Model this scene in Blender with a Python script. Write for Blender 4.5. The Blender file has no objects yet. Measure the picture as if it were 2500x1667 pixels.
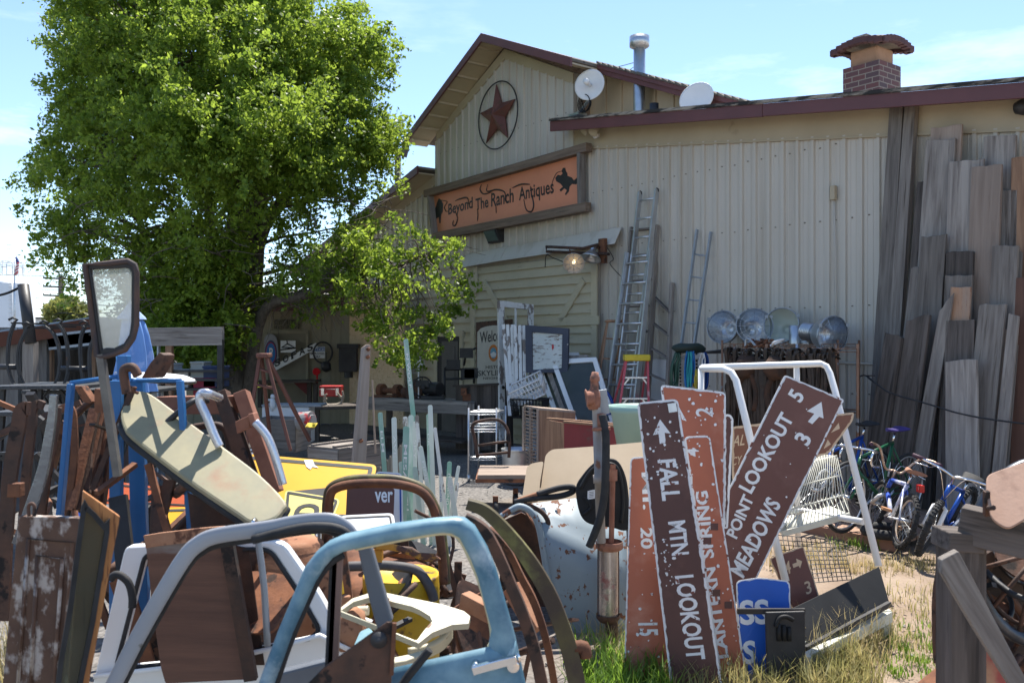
import bpy, bmesh, math, random
import numpy as np
from mathutils import Vector, Matrix, Quaternion
R = random.Random(7)
NR = np.random.RandomState(5)
SC = bpy.context.scene
COL = SC.collection
FPX, CX, CY, EYE = 2140.0, 1250.0, 835.0, 1.9
cam = bpy.data.objects.new('camera', bpy.data.cameras.new('camera'))
COL.objects.link(cam)
cam.location = (0, 0, EYE)
cam.rotation_euler = (math.radians(90), 0, 0)
cam.data.sensor_width = 36
cam.data.lens = FPX / 2500 * 36
cam.data.clip_start = 0.05
cam.data.clip_end = 3000
cam.data.dof.use_dof = True
cam.data.dof.focus_distance = 7.5
cam.data.dof.aperture_fstop = 4.0
SC.camera = cam
SUN_EL, SUN_AZ = 65.0, 14.0          # azimuth measured from +Y (view direction) towards +X
se, sa = math.radians(SUN_EL), math.radians(SUN_AZ)
SUN = Vector((math.sin(sa) * math.cos(se), math.cos(sa) * math.cos(se), math.sin(se)))
wd = bpy.data.worlds.new('World')
SC.world = wd
wd.use_nodes = True
nt = wd.node_tree
for n in list(nt.nodes):
    nt.nodes.remove(n)
w_out = nt.nodes.new('ShaderNodeOutputWorld')
w_bg = nt.nodes.new('ShaderNodeBackground')
w_sky = nt.nodes.new('ShaderNodeTexSky')
w_sky.sky_type = 'NISHITA'
w_sky.sun_disc = False
w_sky.sun_elevation = se
w_sky.sun_rotation = sa
w_sky.altitude = 1000
w_sky.dust_density = 0.4
w_sky.air_density = 1.0
w_sky.ozone_density = 2.5
w_tc = nt.nodes.new('ShaderNodeTexCoord')
w_map = nt.nodes.new('ShaderNodeMapping')
w_map.inputs['Scale'].default_value = (1.6, 1.6, 7.0)
w_map.inputs['Location'].default_value = (1.7, 0.9, 0.65)
w_n = nt.nodes.new('ShaderNodeTexNoise')
w_n.inputs['Scale'].default_value = 2.2
w_n.inputs['Detail'].default_value = 9
w_n.inputs['Roughness'].default_value = 0.62
w_r = nt.nodes.new('ShaderNodeMapRange')
w_r.inputs['From Min'].default_value = 0.53
w_r.inputs['From Max'].default_value = 0.74
w_sep = nt.nodes.new('ShaderNodeSeparateXYZ')
w_h = nt.nodes.new('ShaderNodeMapRange')      # clouds thin out towards the zenith
w_h.inputs['From Min'].default_value = 0.42
w_h.inputs['From Max'].default_value = 0.12
w_mul = nt.nodes.new('ShaderNodeMath'); w_mul.operation = 'MULTIPLY'
w_mix = nt.nodes.new('ShaderNodeMix'); w_mix.data_type = 'RGBA'
w_mix.inputs['B'].default_value = (8.2, 8.6, 9.2, 1)
nt.links.new(w_tc.outputs['Generated'], w_map.inputs['Vector'])
nt.links.new(w_map.outputs['Vector'], w_n.inputs['Vector'])
nt.links.new(w_n.outputs['Fac'], w_r.inputs['Value'])
nt.links.new(w_tc.outputs['Generated'], w_sep.inputs['Vector'])
nt.links.new(w_sep.outputs['Z'], w_h.inputs['Value'])
nt.links.new(w_r.outputs['Result'], w_mul.inputs[0])
nt.links.new(w_h.outputs['Result'], w_mul.inputs[1])
w_m2 = nt.nodes.new('ShaderNodeMath'); w_m2.operation = 'MULTIPLY'; w_m2.inputs[1].default_value = .6
nt.links.new(w_mul.outputs['Value'], w_m2.inputs[0]); nt.links.new(w_m2.outputs['Value'], w_mix.inputs['Factor'])
nt.links.new(w_sky.outputs['Color'], w_mix.inputs['A'])
nt.links.new(w_mix.outputs['Result'], w_bg.inputs['Color'])
nt.links.new(w_bg.outputs['Background'], w_out.inputs['Surface'])
w_bg.inputs['Strength'].default_value = 0.12
sun = bpy.data.objects.new('sun', bpy.data.lights.new('sun', 'SUN'))
COL.objects.link(sun)
sun.data.energy = 4.9
sun.data.angle = math.radians(0.5)
sun.data.color = (1.0, 0.95, 0.87)
sun.rotation_euler = (-SUN).to_track_quat('-Z', 'Y').to_euler()
SC.view_settings.view_transform = 'Standard'
SC.view_settings.look = 'None'
SC.view_settings.exposure = 1.1
SC.view_settings.gamma = 1.0
SC.cycles.max_bounces = 7
SC.cycles.transparent_max_bounces = 12
SC.cycles.use_denoising = True

def V3(*a): return Vector(a)
UP = Vector((0, 0, 1))
def P(x, y, Y):
    """world point seen at photo pixel x,y at depth Y"""
    return Vector(((x - CX) / FPX * Y, Y, EYE - (y - CY) / FPX * Y))
def ray(x, y): return Vector(((x - CX) / FPX, 1.0, -(y - CY) / FPX))
def Z(x0, y0, s): return lambda x, y: (x0 + x / s, y0 + y / s)
zA = Z(0, 900, 2.044); zB = Z(550, 1000, 2.351); zC = Z(1150, 900, 2.044); zD = Z(1750, 1000, 2.351)
zE = Z(1900, 800, 2.613); zF = Z(0, 600, 3.92); zG = Z(500, 700, 3.92); zH = Z(1000, 700, 3.92)
zI = Z(1500, 700, 3.92); zU = Z(1000, 50, 2.351); zV = Z(1500, 0, 2.351); zJ = Z(340, 900, 3.733)
zK = Z(1600, 740, 3.92); zL = Z(0, 750, 3.267); zN = Z(2100, 250, 2.85); zO = Z(2050, 700, 2.8)
zQ = Z(2150, 1080, 2.671); zS = Z(100, 1250, 3.761); zT = Z(620, 1230, 3.5875); zW = Z(0, 0, 2.351)
def zz(f, *pts): return [f(*p) for p in pts]
def gy(y): return FPX * EYE / (y - CY)          # depth of the ground at photo row y
def G0(x, y, z=0.0):
    Y = FPX * (EYE - z) / (y - CY)
    return P(x, y, Y)

class PL:
    """a plane; calling it with a photo pixel gives the point on it"""
    def __init__(s, p, n):
        s.p = Vector(p); s.n = Vector(n).normalized()
        if s.n.dot(s.p - Vector((0, 0, EYE))) > 0: s.n = -s.n
    def __call__(s, x, y):
        d = ray(x, y); o = Vector((0, 0, EYE))
        return o + d * ((s.p - o).dot(s.n) / d.dot(s.n))
    def off(s, k): return PL(s.p + s.n * k, s.n)
    def pts(s, l): return [s(*q) for q in l]
def PL3(a, b, c):
    a, b, c = P(*a), P(*b), P(*c)
    return PL(a, (b - a).cross(c - a))

def cr(pts, n=6, closed=False):
    """Catmull-Rom through points"""
    pts = [Vector(p) for p in pts]; out = []; m = len(pts)
    for i in range(m if closed else m - 1):
        if closed: p0, p1, p2, p3 = pts[i - 1], pts[i], pts[(i + 1) % m], pts[(i + 2) % m]
        else: p0, p1, p2, p3 = pts[max(i - 1, 0)], pts[i], pts[i + 1], pts[min(i + 2, m - 1)]
        for k in range(n):
            t = k / n
            out.append(0.5 * (2 * p1 + (p2 - p0) * t + (2 * p0 - 5 * p1 + 4 * p2 - p3) * t * t + (3 * p1 - p0 - 3 * p2 + p3) * t ** 3))
    if not closed: out.append(pts[-1])
    return out
def rnd(pts, r, n=4):
    """round the corners of a closed 3D polygon"""
    out = []; m = len(pts)
    for i in range(m):
        a, b, c = pts[i - 1], pts[i], pts[(i + 1) % m]
        ri = r[i] if isinstance(r, (list, tuple)) else r
        if ri <= 0: out.append(b); continue
        u = (a - b); v = (c - b)
        k = min(ri, u.length * .45, v.length * .45)
        p, q = b + u.normalized() * k, b + v.normalized() * k
        for j in range(n + 1):
            t = j / n
            out.append(p * (1 - t) ** 2 + b * 2 * t * (1 - t) + q * t * t)
    return out
def inset(pts, d):
    """inset a planar closed polygon by d (towards its inside)"""
    m = len(pts); nrm = Vector()
    for i in range(m): nrm += pts[i].cross(pts[(i + 1) % m])
    nrm.normalize(); out = []
    for i in range(m):
        a, b, c = pts[i - 1], pts[i], pts[(i + 1) % m]
        e1 = (b - a).normalized(); e2 = (c - b).normalized()
        n1 = nrm.cross(e1); n2 = nrm.cross(e2)
        k = n1 + n2; L = k.length
        if L < 1e-4: out.append(b + n1 * d); continue
        k /= L; out.append(b + k * (d / max(k.dot(n1), .35)))
    return out

class MB:
    def __init__(s): s.v = []; s.f = []; s.sm = []
    def add(s, vs, fs, smooth=False):
        o = len(s.v); s.v += [Vector(v) for v in vs]; s.f += [tuple(i + o for i in f) for f in fs]
        s.sm += [smooth] * len(fs); return s
    def hexa(s, b, t):
        return s.add(list(b) + list(t), [(0, 1, 2, 3)[::-1], (4, 5, 6, 7), (0, 1, 5, 4), (1, 2, 6, 5), (2, 3, 7, 6), (3, 0, 4, 7)])
    def box(s, c, h, ax=None):
        c = Vector(c); ax = ax or (Vector((1, 0, 0)), Vector((0, 1, 0)), UP)
        x, y, z = ax[0] * h[0], ax[1] * h[1], ax[2] * h[2]
        return s.hexa([c - x - y - z, c + x - y - z, c + x + y - z, c - x + y - z], [c - x - y + z, c + x - y + z, c + x + y + z, c - x + y + z])
    def bar(s, p, q, w, t, side=None):
        """rectangular bar from p to q; w along side, t across"""
        p, q = Vector(p), Vector(q); d = (q - p).normalized()
        side = Vector(side) if side is not None else (Vector((1, 0, 0)) if abs(d.x) < .8 else Vector((0, 1, 0)))
        side = (side - d * side.dot(d)).normalized(); up = d.cross(side)
        x, y = side * w / 2, up * t / 2
        return s.hexa([p - x - y, p + x - y, p + x + y, p - x + y], [q - x - y, q + x - y, q + x + y, q - x + y])
    def tube(s, pts, r, n=8, closed=False, cap=True, sx=1.0, up=None):
        """tube through pts; r number or list; sx flattens the section along the second axis"""
        pts = [Vector(p) for p in pts]; m = len(pts)
        rs = r if isinstance(r, (list, tuple)) else [r] * m
        tan = []
        for i in range(m):
            a = pts[i - 1] if (i > 0 or closed) else pts[i]
            b = pts[(i + 1) % m] if (i < m - 1 or closed) else pts[i]
            d = b - a
            tan.append(d.normalized() if d.length > 1e-9 else (tan[-1] if tan else UP))
        if up is None: up = UP if abs(tan[0].z) < .9 else Vector((1, 0, 0))
        u = Vector(up); u = (u - tan[0] * u.dot(tan[0])).normalized()
        vs = []
        for i in range(m):
            u = (u - tan[i] * u.dot(tan[i]))
            u = u.normalized() if u.length > 1e-6 else tan[i].orthogonal().normalized()
            w = tan[i].cross(u)
            for k in range(n):
                a = 2 * math.pi * k / n
                vs.append(pts[i] + u * (math.cos(a) * rs[i]) + w * (math.sin(a) * rs[i] * sx))
        fs = []
        for i in range(m if closed else m - 1):
            j = (i + 1) % m
            for k in range(n):
                l = (k + 1) % n
                fs.append((i * n + k, i * n + l, j * n + l, j * n + k))
        s.add(vs, fs, True)
        if cap and not closed:
            o = len(s.v) - len(vs)
            s.f += [tuple(o + k for k in range(n))[::-1], tuple(o + (m - 1) * n + k for k in range(n))]; s.sm += [False, False]
        return s
    def strip(s, pts, w, t, side, n=None):
        """flat band (width w along side, thickness t) swept along pts; w number or list"""
        pts = [Vector(p) for p in pts]; m = len(pts); vs = []
        ws = w if isinstance(w, (list, tuple)) else [w] * m
        for i in range(m):
            d = (pts[min(i + 1, m - 1)] - pts[max(i - 1, 0)]).normalized()
            x = Vector(side); x = (x - d * x.dot(d)).normalized(); y = d.cross(x)
            x = x * ws[i] / 2; y = y * t / 2
            vs += [pts[i] - x - y, pts[i] + x - y, pts[i] + x + y, pts[i] - x + y]
        fs = [(0, 1, 2, 3)[::-1], tuple((m - 1) * 4 + k for k in range(4))]
        for i in range(m - 1):
            for k in range(4):
                l = (k + 1) % 4
                fs.append((i * 4 + k, i * 4 + l, i * 4 + 4 + l, i * 4 + 4 + k))
        return s.add(vs, fs, False)
    def plate(s, pts, vec):
        """polygon extruded by vec (pts is the front face)"""
        m = len(pts); vec = Vector(vec)
        vs = list(pts) + [p + vec for p in pts]
        fs = [tuple(range(m)), tuple(range(2 * m - 1, m - 1, -1))]
        fs += [(i, i + m, (i + 1) % m + m, (i + 1) % m) for i in range(m)]
        return s.add(vs, fs)
    def ring(s, outer, inner, vec):
        """flat frame between two loops with the same count, extruded by vec"""
        m = len(outer); vec = Vector(vec)
        vs = list(outer) + list(inner) + [p + vec for p in outer] + [p + vec for p in inner]
        fs = []
        for i in range(m):
            j = (i + 1) % m
            fs += [(i, j, m + j, m + i), (2 * m + i, 3 * m + i, 3 * m + j, 2 * m + j), (i, 2 * m + i, 2 * m + j, j), (m + i, m + j, 3 * m + j, 3 * m + i)]
        return s.add(vs, fs)
    def lathe(s, prof, c, ax=UP, n=20, smooth=True):
        """prof: list of (radius, height along ax) from c"""
        c = Vector(c); ax = Vector(ax).normalized(); u = ax.orthogonal().normalized(); w = ax.cross(u)
        vs = []
        for r, h in prof:
            for k in range(n):
                a = 2 * math.pi * k / n
                vs.append(c + ax * h + (u * math.cos(a) + w * math.sin(a)) * r)
        fs = []
        for i in range(len(prof) - 1):
            for k in range(n):
                l = (k + 1) % n
                fs.append((i * n + k, i * n + l, i * n + n + l, i * n + n + k))
        return s.add(vs, fs, smooth)
    def sheet(s, grid, t=0.0, smooth=True):
        """grid of points [rows][cols] made into a sheet of thickness t"""
        nr, nc = len(grid), len(grid[0]); top = [Vector(p) for r in grid for p in r]
        nn = []
        for i in range(nr):
            for j in range(nc):
                a = Vector(grid[min(i + 1, nr - 1)][j]) - Vector(grid[max(i - 1, 0)][j])
                b = Vector(grid[i][min(j + 1, nc - 1)]) - Vector(grid[i][max(j - 1, 0)])
                k = a.cross(b); nn.append(k.normalized() if k.length > 1e-9 else UP)
        bot = [p - n * t for p, n in zip(top, nn)]; o = nr * nc
        fs = []
        for i in range(nr - 1):
            for j in range(nc - 1):
                q = (i * nc + j, i * nc + j + 1, (i + 1) * nc + j + 1, (i + 1) * nc + j)
                fs.append(q)
                if t: fs.append(tuple(o + k for k in q[::-1]))
        if t:
            edge = [j for j in range(nc)] + [i * nc + nc - 1 for i in range(1, nr)] + [(nr - 1) * nc + j for j in range(nc - 2, -1, -1)] + [i * nc for i in range(nr - 2, 0, -1)]
            for a, b in zip(edge, edge[1:] + edge[:1]): fs.append((b, a, o + a, o + b))
        return s.add(top + (bot if t else []), fs, smooth)
    def blob(s, c, r, jit=.15, seed=0, sub=2):
        """lumpy round piece; r vector"""
        bm = bmesh.new(); bmesh.ops.create_icosphere(bm, subdivisions=sub, radius=1)
        rr = random.Random(seed)
        vs = [Vector((v.co.x * r[0], v.co.y * r[1], v.co.z * r[2])) * (1 + rr.uniform(-jit, jit)) + Vector(c) for v in bm.verts]
        fs = [tuple(v.index for v in f.verts) for f in bm.faces]; bm.free()
        return s.add(vs, fs, True)

WM = {}
def axes(z, x=None):
    z = Vector(z).normalized(); x = Vector(x) if x is not None else z.orthogonal()
    x = (x - z * x.dot(z)).normalized(); y = z.cross(x)
    return Matrix((x, y, z)).transposed().to_4x4()
def build(mb, name, mat, parent=None, M=None, bev=0.0, auto=True):
    """link the builder's shapes as ONE mesh object; M (world matrix) sets the local axes"""
    if M is None:
        xs = [v.x for v in mb.v]; ys = [v.y for v in mb.v]; zs = [v.z for v in mb.v]
        M = Matrix.Translation(((min(xs) + max(xs)) / 2, (min(ys) + max(ys)) / 2, min(zs)))
    Mi = M.inverted()
    me = bpy.data.meshes.new(name)
    me.from_pydata([tuple(Mi @ v) for v in mb.v], [], mb.f)
    me.polygons.foreach_set('use_smooth', mb.sm)
    bm = bmesh.new(); bm.from_mesh(me); bmesh.ops.recalc_face_normals(bm, faces=bm.faces); bm.to_mesh(me); bm.free()
    me.materials.append(mat)
    o = bpy.data.objects.new(name, me); COL.objects.link(o)
    WM[o.name] = M
    if parent is not None:
        o.parent = parent; o.matrix_basis = WM[parent.name].inverted() @ M
    else: o.matrix_basis = M
    if bev:
        b = o.modifiers.new('bevel', 'BEVEL'); b.width = bev; b.segments = 2; b.limit_method = 'ANGLE'; b.angle_limit = 0.7
    return o
def tag(o, label, cat, group=None):
    o['label'] = label; o['category'] = cat
    if group: o['group'] = group
    return o
def thing(name, label, cat, group=None, loc=(0, 0, 0)):
    o = bpy.data.objects.new(name, None); COL.objects.link(o)
    o.empty_display_size = .2
    M = Matrix.Translation(Vector(loc)); o.matrix_basis = M; WM[o.name] = M
    return tag(o, label, cat, group)
def struct(mb, name, mat, **k):
    o = build(mb, name, mat, **k); o['kind'] = 'structure'; return o
def dup(root, M, label=None, group=None):
    """copy a thing with its parts and sub-parts; M new world matrix of the root"""
    c = root.copy(); COL.objects.link(c); c.matrix_basis = M; WM[c.name] = M
    if label: c['label'] = label
    if group: c['group'] = group
    def rec(src, dst):
        for ch in list(src.children):
            k = ch.copy(); COL.objects.link(k); k.parent = dst; k.matrix_basis = ch.matrix_basis.copy()
            WM[k.name] = WM[dst.name] @ ch.matrix_basis; rec(ch, k)
    rec(root, c); return c
def finish_origins():
    """move every Empty's origin to the base of its parts"""
    for o in list(COL.objects):
        if o.type != 'EMPTY' or o.parent: continue
        pts = []
        def rec(k):
            for ch in k.children:
                if ch.type == 'MESH' and len(ch.data.vertices):
                    for c in ch.bound_box: pts.append(WM[ch.name] @ Vector(c))
                rec(ch)
        rec(o)
        if not pts: continue
        c = Vector((sum(p.x for p in pts) / len(pts), sum(p.y for p in pts) / len(pts), min(p.z for p in pts)))
        N = WM[o.name].copy(); N.translation = c
        for ch in o.children: ch.matrix_basis = N.inverted() @ WM[ch.name]
        o.matrix_basis = N; WM[o.name] = N

MATS = {}
def mat(name, c1, c2=None, c3=None, sc=5, rough=.6, metal=0.0, bump=.15, st=(1, 1, 1), lo=.35, hi=.65, sc3=9, t3=(.58, .63), bsc=40, var=0.0, st3=None, r3=None, detail=6, spec=.4, dist=0.0, w=None):
    if name in MATS: return MATS[name]
    m = bpy.data.materials.new(name); m.use_nodes = True
    n = m.node_tree; N = n.nodes; L = n.links
    b = N['Principled BSDF']
    tc = N.new('ShaderNodeTexCoord'); mp = N.new('ShaderNodeMapping'); mp.inputs['Scale'].default_value = st
    L.new(tc.outputs['Object'], mp.inputs['Vector'])
    oi = N.new('ShaderNodeObjectInfo')
    L.new(oi.outputs['Random'], mp.inputs['Location'])
    def noise(scale, det, vec, d=0.0):
        k = N.new('ShaderNodeTexNoise'); k.inputs['Scale'].default_value = scale; k.inputs['Detail'].default_value = det
        k.inputs['Roughness'].default_value = .6; k.inputs['Distortion'].default_value = d
        L.new(vec, k.inputs['Vector']); return k.outputs['Fac']
    def rng(v, a, c):
        k = N.new('ShaderNodeMapRange'); k.inputs['From Min'].default_value = a; k.inputs['From Max'].default_value = c
        L.new(v, k.inputs['Value']); return k.outputs['Result']
    def mix(f, a, c):
        k = N.new('ShaderNodeMix'); k.data_type = 'RGBA'; L.new(f, k.inputs['Factor'])
        if isinstance(a, tuple): k.inputs['A'].default_value = (*a, 1)
        else: L.new(a, k.inputs['A'])
        k.inputs['B'].default_value = (*c, 1); return k.outputs['Result']
    c2 = c2 or tuple(x * .8 for x in c1)
    nz = noise(sc, detail, mp.outputs['Vector'], dist)
    col = mix(rng(nz, lo, hi), c1, c2)
    b.inputs['Roughness'].default_value = rough
    if c3:
        mp3 = mp
        if st3:
            mp3 = N.new('ShaderNodeMapping'); mp3.inputs['Scale'].default_value = st3
            L.new(tc.outputs['Object'], mp3.inputs['Vector']); L.new(oi.outputs['Random'], mp3.inputs['Location'])
        f3 = rng(noise(sc3, 8, mp3.outputs['Vector']), *t3)
        col = mix(f3, col, c3)
        k = N.new('ShaderNodeMapRange'); L.new(f3, k.inputs['Value'])
        k.inputs['To Min'].default_value = rough; k.inputs['To Max'].default_value = r3 if r3 is not None else min(1, rough + .25)
        L.new(k.outputs['Result'], b.inputs['Roughness'])
        if metal:
            k = N.new('ShaderNodeMapRange'); L.new(f3, k.inputs['Value'])
            k.inputs['To Min'].default_value = metal; k.inputs['To Max'].default_value = 0
            L.new(k.outputs['Result'], b.inputs['Metallic'])
    elif metal: b.inputs['Metallic'].default_value = metal
    if var:
        h = N.new('ShaderNodeHueSaturation'); k = N.new('ShaderNodeMapRange')
        L.new(oi.outputs['Random'], k.inputs['Value']); k.inputs['To Min'].default_value = 1 - var; k.inputs['To Max'].default_value = 1 + var
        L.new(k.outputs['Result'], h.inputs['Value']); L.new(col, h.inputs['Color']); col = h.outputs['Color']
    L.new(col, b.inputs['Base Color'])
    b.inputs['Specular IOR Level'].default_value = spec
    if bump:
        bp = N.new('ShaderNodeBump'); bp.inputs['Strength'].default_value = bump; bp.inputs['Distance'].default_value = .01
        L.new(noise(bsc, 5, mp.outputs['Vector']), bp.inputs['Height']); L.new(bp.outputs['Normal'], b.inputs['Normal'])
    MATS[name] = m; return m
def glassy(name, tint, dirt, amount, rough=.05):
    m = bpy.data.materials.new(name); m.use_nodes = True
    n = m.node_tree; N = n.nodes; L = n.links; N.remove(N['Principled BSDF'])
    out = N['Material Output']
    tr = N.new('ShaderNodeBsdfTransparent'); tr.inputs['Color'].default_value = (*tint, 1)
    gl = N.new('ShaderNodeBsdfGlossy'); gl.inputs['Roughness'].default_value = rough
    fr = N.new('ShaderNodeFresnel'); fr.inputs['IOR'].default_value = 1.5
    m1 = N.new('ShaderNodeMixShader'); L.new(fr.outputs[0], m1.inputs[0]); L.new(tr.outputs[0], m1.inputs[1]); L.new(gl.outputs[0], m1.inputs[2])
    df = N.new('ShaderNodeBsdfDiffuse'); df.inputs['Color'].default_value = (*dirt, 1)
    tl = N.new('ShaderNodeBsdfTranslucent'); tl.inputs['Color'].default_value = (*dirt, 1)
    md = N.new('ShaderNodeMixShader'); md.inputs[0].default_value = .5; L.new(df.outputs[0], md.inputs[1]); L.new(tl.outputs[0], md.inputs[2])
    tc = N.new('ShaderNodeTexCoord'); nz = N.new('ShaderNodeTexNoise'); nz.inputs['Scale'].default_value = 4; nz.inputs['Detail'].default_value = 7
    L.new(tc.outputs['Object'], nz.inputs['Vector'])
    mr = N.new('ShaderNodeMapRange'); mr.inputs['From Min'].default_value = .3; mr.inputs['From Max'].default_value = .7
    mr.inputs['To Min'].default_value = amount * .5; mr.inputs['To Max'].default_value = min(1, amount * 1.5)
    L.new(nz.outputs['Fac'], mr.inputs['Value'])
    m2 = N.new('ShaderNodeMixShader'); L.new(mr.outputs['Result'], m2.inputs[0]); L.new(m1.outputs[0], m2.inputs[1]); L.new(md.outputs[0], m2.inputs[2])
    L.new(m2.outputs[0], out.inputs['Surface'])
    return m
def leafmat(name, c1, c2, trans=.45):
    m = bpy.data.materials.new(name); m.use_nodes = True
    n = m.node_tree; N = n.nodes; L = n.links; N.remove(N['Principled BSDF'])
    tc = N.new('ShaderNodeTexCoord'); nz = N.new('ShaderNodeTexNoise'); nz.inputs['Scale'].default_value = 7; nz.inputs['Detail'].default_value = 8
    L.new(tc.outputs['Object'], nz.inputs['Vector'])
    mr = N.new('ShaderNodeMapRange'); mr.inputs['From Min'].default_value = .35; mr.inputs['From Max'].default_value = .65; L.new(nz.outputs['Fac'], mr.inputs['Value'])
    mx = N.new('ShaderNodeMix'); mx.data_type = 'RGBA'; mx.inputs['A'].default_value = (*c1, 1); mx.inputs['B'].default_value = (*c2, 1)
    L.new(mr.outputs['Result'], mx.inputs['Factor'])
    pr = N.new('ShaderNodeBsdfPrincipled'); pr.inputs['Roughness'].default_value = .45; pr.inputs['Specular IOR Level'].default_value = .3
    L.new(mx.outputs['Result'], pr.inputs['Base Color'])
    tl = N.new('ShaderNodeBsdfTranslucent')
    hs = N.new('ShaderNodeHueSaturation'); hs.inputs['Value'].default_value = 1.9; hs.inputs['Hue'].default_value = .485; L.new(mx.outputs['Result'], hs.inputs['Color'])
    L.new(hs.outputs['Color'], tl.inputs['Color'])
    ms = N.new('ShaderNodeMixShader'); ms.inputs[0].default_value = trans
    L.new(pr.outputs[0], ms.inputs[1]); L.new(tl.outputs[0], ms.inputs[2]); L.new(ms.outputs[0], N['Material Output'].inputs['Surface'])
    return m
def emit(name, c, s):
    m = bpy.data.materials.new(name); m.use_nodes = True
    b = m.node_tree.nodes['Principled BSDF']; b.inputs['Base Color'].default_value = (*c, 1)
    b.inputs['Emission Color'].default_value = (*c, 1); b.inputs['Emission Strength'].default_value = s
    return m

GR = (9, 9, .55)      # stretch for grain along local Z
m_rust = mat('rust', (.10, .042, .025), (.21, .085, .04), (.045, .028, .022), sc=7, rough=.85, bump=.35, var=.25)
m_orangerust = mat('orange_rust', (.26, .11, .055), (.36, .19, .11), (.12, .055, .035), sc=5, rough=.85, bump=.3)  # lighter, more orange tone of rust
m_darkrust = mat('dark_rust', (.05, .03, .022), (.11, .052, .032), (.025, .02, .018), sc=8, rough=.75, bump=.3, var=.25)
m_blackmet = mat('black_metal', (.018, .018, .02), (.035, .034, .035), (.10, .05, .03), sc=6, rough=.5, bump=.12, t3=(.66, .72), var=.2)
m_rubber = mat('rubber', (.014, .014, .015), (.03, .03, .031), sc=10, rough=.75, bump=.2)
m_wood = mat('grey_wood', (.16, .137, .12), (.28, .25, .22), (.085, .07, .058), sc=2.2, st=GR, sc3=3.0, t3=(.56, .72), rough=.9, bump=.5, bsc=7, var=.38, dist=.6)
m_woodbrown = mat('brown_wood', (.20, .11, .065), (.32, .19, .115), (.10, .058, .04), sc=2.2, st=GR, sc3=3.2, t3=(.58, .72), rough=.85, bump=.4, bsc=7, var=.2, dist=.6)
m_woodpale = mat('pale_wood', (.25, .19, .15), (.33, .26, .21), (.15, .11, .09), sc=2, st=GR, sc3=3, t3=(.6, .72), rough=.85, bump=.4, bsc=7, var=.15, dist=.5)
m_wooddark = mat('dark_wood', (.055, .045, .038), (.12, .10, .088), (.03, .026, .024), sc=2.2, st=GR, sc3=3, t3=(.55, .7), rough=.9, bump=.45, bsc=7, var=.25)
m_siding = mat('tan_metal_siding', (.53, .49, .425), (.49, .45, .385), (.35, .30, .23), sc=.5, rough=.5, bump=0, t3=(.52, .82), sc3=1.3, st3=(3, 3, .14))
m_lap = mat('cream_lap_siding', (.52, .465, .33), (.45, .40, .285), (.23, .20, .15), sc=1.6, rough=.75, bump=.15, t3=(.62, .76), sc3=5, st3=(1, 1, 5))
m_tan = mat('tan_trim_paint', (.44, .37, .26), (.39, .325, .225), (.25, .21, .15), sc=1.2, rough=.7, bump=.06, t3=(.66, .8), sc3=3)
m_maroon = mat('maroon_paint', (.135, .05, .05), (.11, .042, .043), (.36, .27, .21), sc=2, rough=.5, bump=.05, t3=(.70, .73), sc3=2.5)
m_batten = mat('tan_board_wall', (.52, .40, .26), (.45, .34, .215), sc=1, rough=.75, bump=.1, st=(3, 3, .5))
m_osb = mat('strand_board', (.62, .45, .27), (.70, .54, .35), (.33, .22, .12), sc=14, rough=.8, bump=.15, t3=(.6, .66), sc3=22)  # bright base tone puts the sun on these boards into the colour
m_white = mat('white_paint', (.74, .74, .73), (.68, .68, .67), (.40, .38, .35), sc=3, rough=.45, bump=.05, t3=(.72, .8), sc3=7)
m_whitepeel = mat('peeling_white_paint', (.66, .66, .64), (.58, .58, .56), (.22, .19, .17), sc=5, rough=.7, bump=.25, t3=(.54, .58), sc3=9, st3=(1, 1, .45))
m_galv = mat('galvanised', (.55, .57, .59), (.45, .47, .49), sc=9, rough=.38, metal=.9, bump=.05)
m_alu = mat('aluminium', (.62, .63, .64), (.52, .53, .54), sc=6, rough=.35, metal=.85, bump=.04)
m_chrome = mat('chrome', (.80, .80, .80), (.7, .7, .7), (.25, .17, .12), sc=5, rough=.12, metal=1, bump=0, t3=(.68, .74))
m_zinc = mat('painted_grey_steel', (.33, .36, .39), (.26, .29, .32), sc=4, rough=.45, metal=.3, bump=.06)
m_black = mat('black_plastic', (.017, .017, .017), (.024, .024, .024), sc=4, rough=.6, bump=.06, spec=.2)
m_letw = mat('white_lettering', (.74, .75, .75), (.66, .67, .68), (.17, .07, .055), sc=8, rough=.6, bump=0, t3=(.60, .62), sc3=22)
m_letb = mat('black_lettering', (.02, .02, .02), (.03, .03, .03), sc=8, rough=.6, bump=0)
m_letp = mat('plain_white_lettering', (.76, .77, .77), (.7, .71, .71), sc=8, rough=.6, bump=0)
m_bark = mat('bark', (.15, .125, .10), (.075, .06, .05), sc=6, st=(3, 3, .6), rough=.95, bump=.8, bsc=14)
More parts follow.
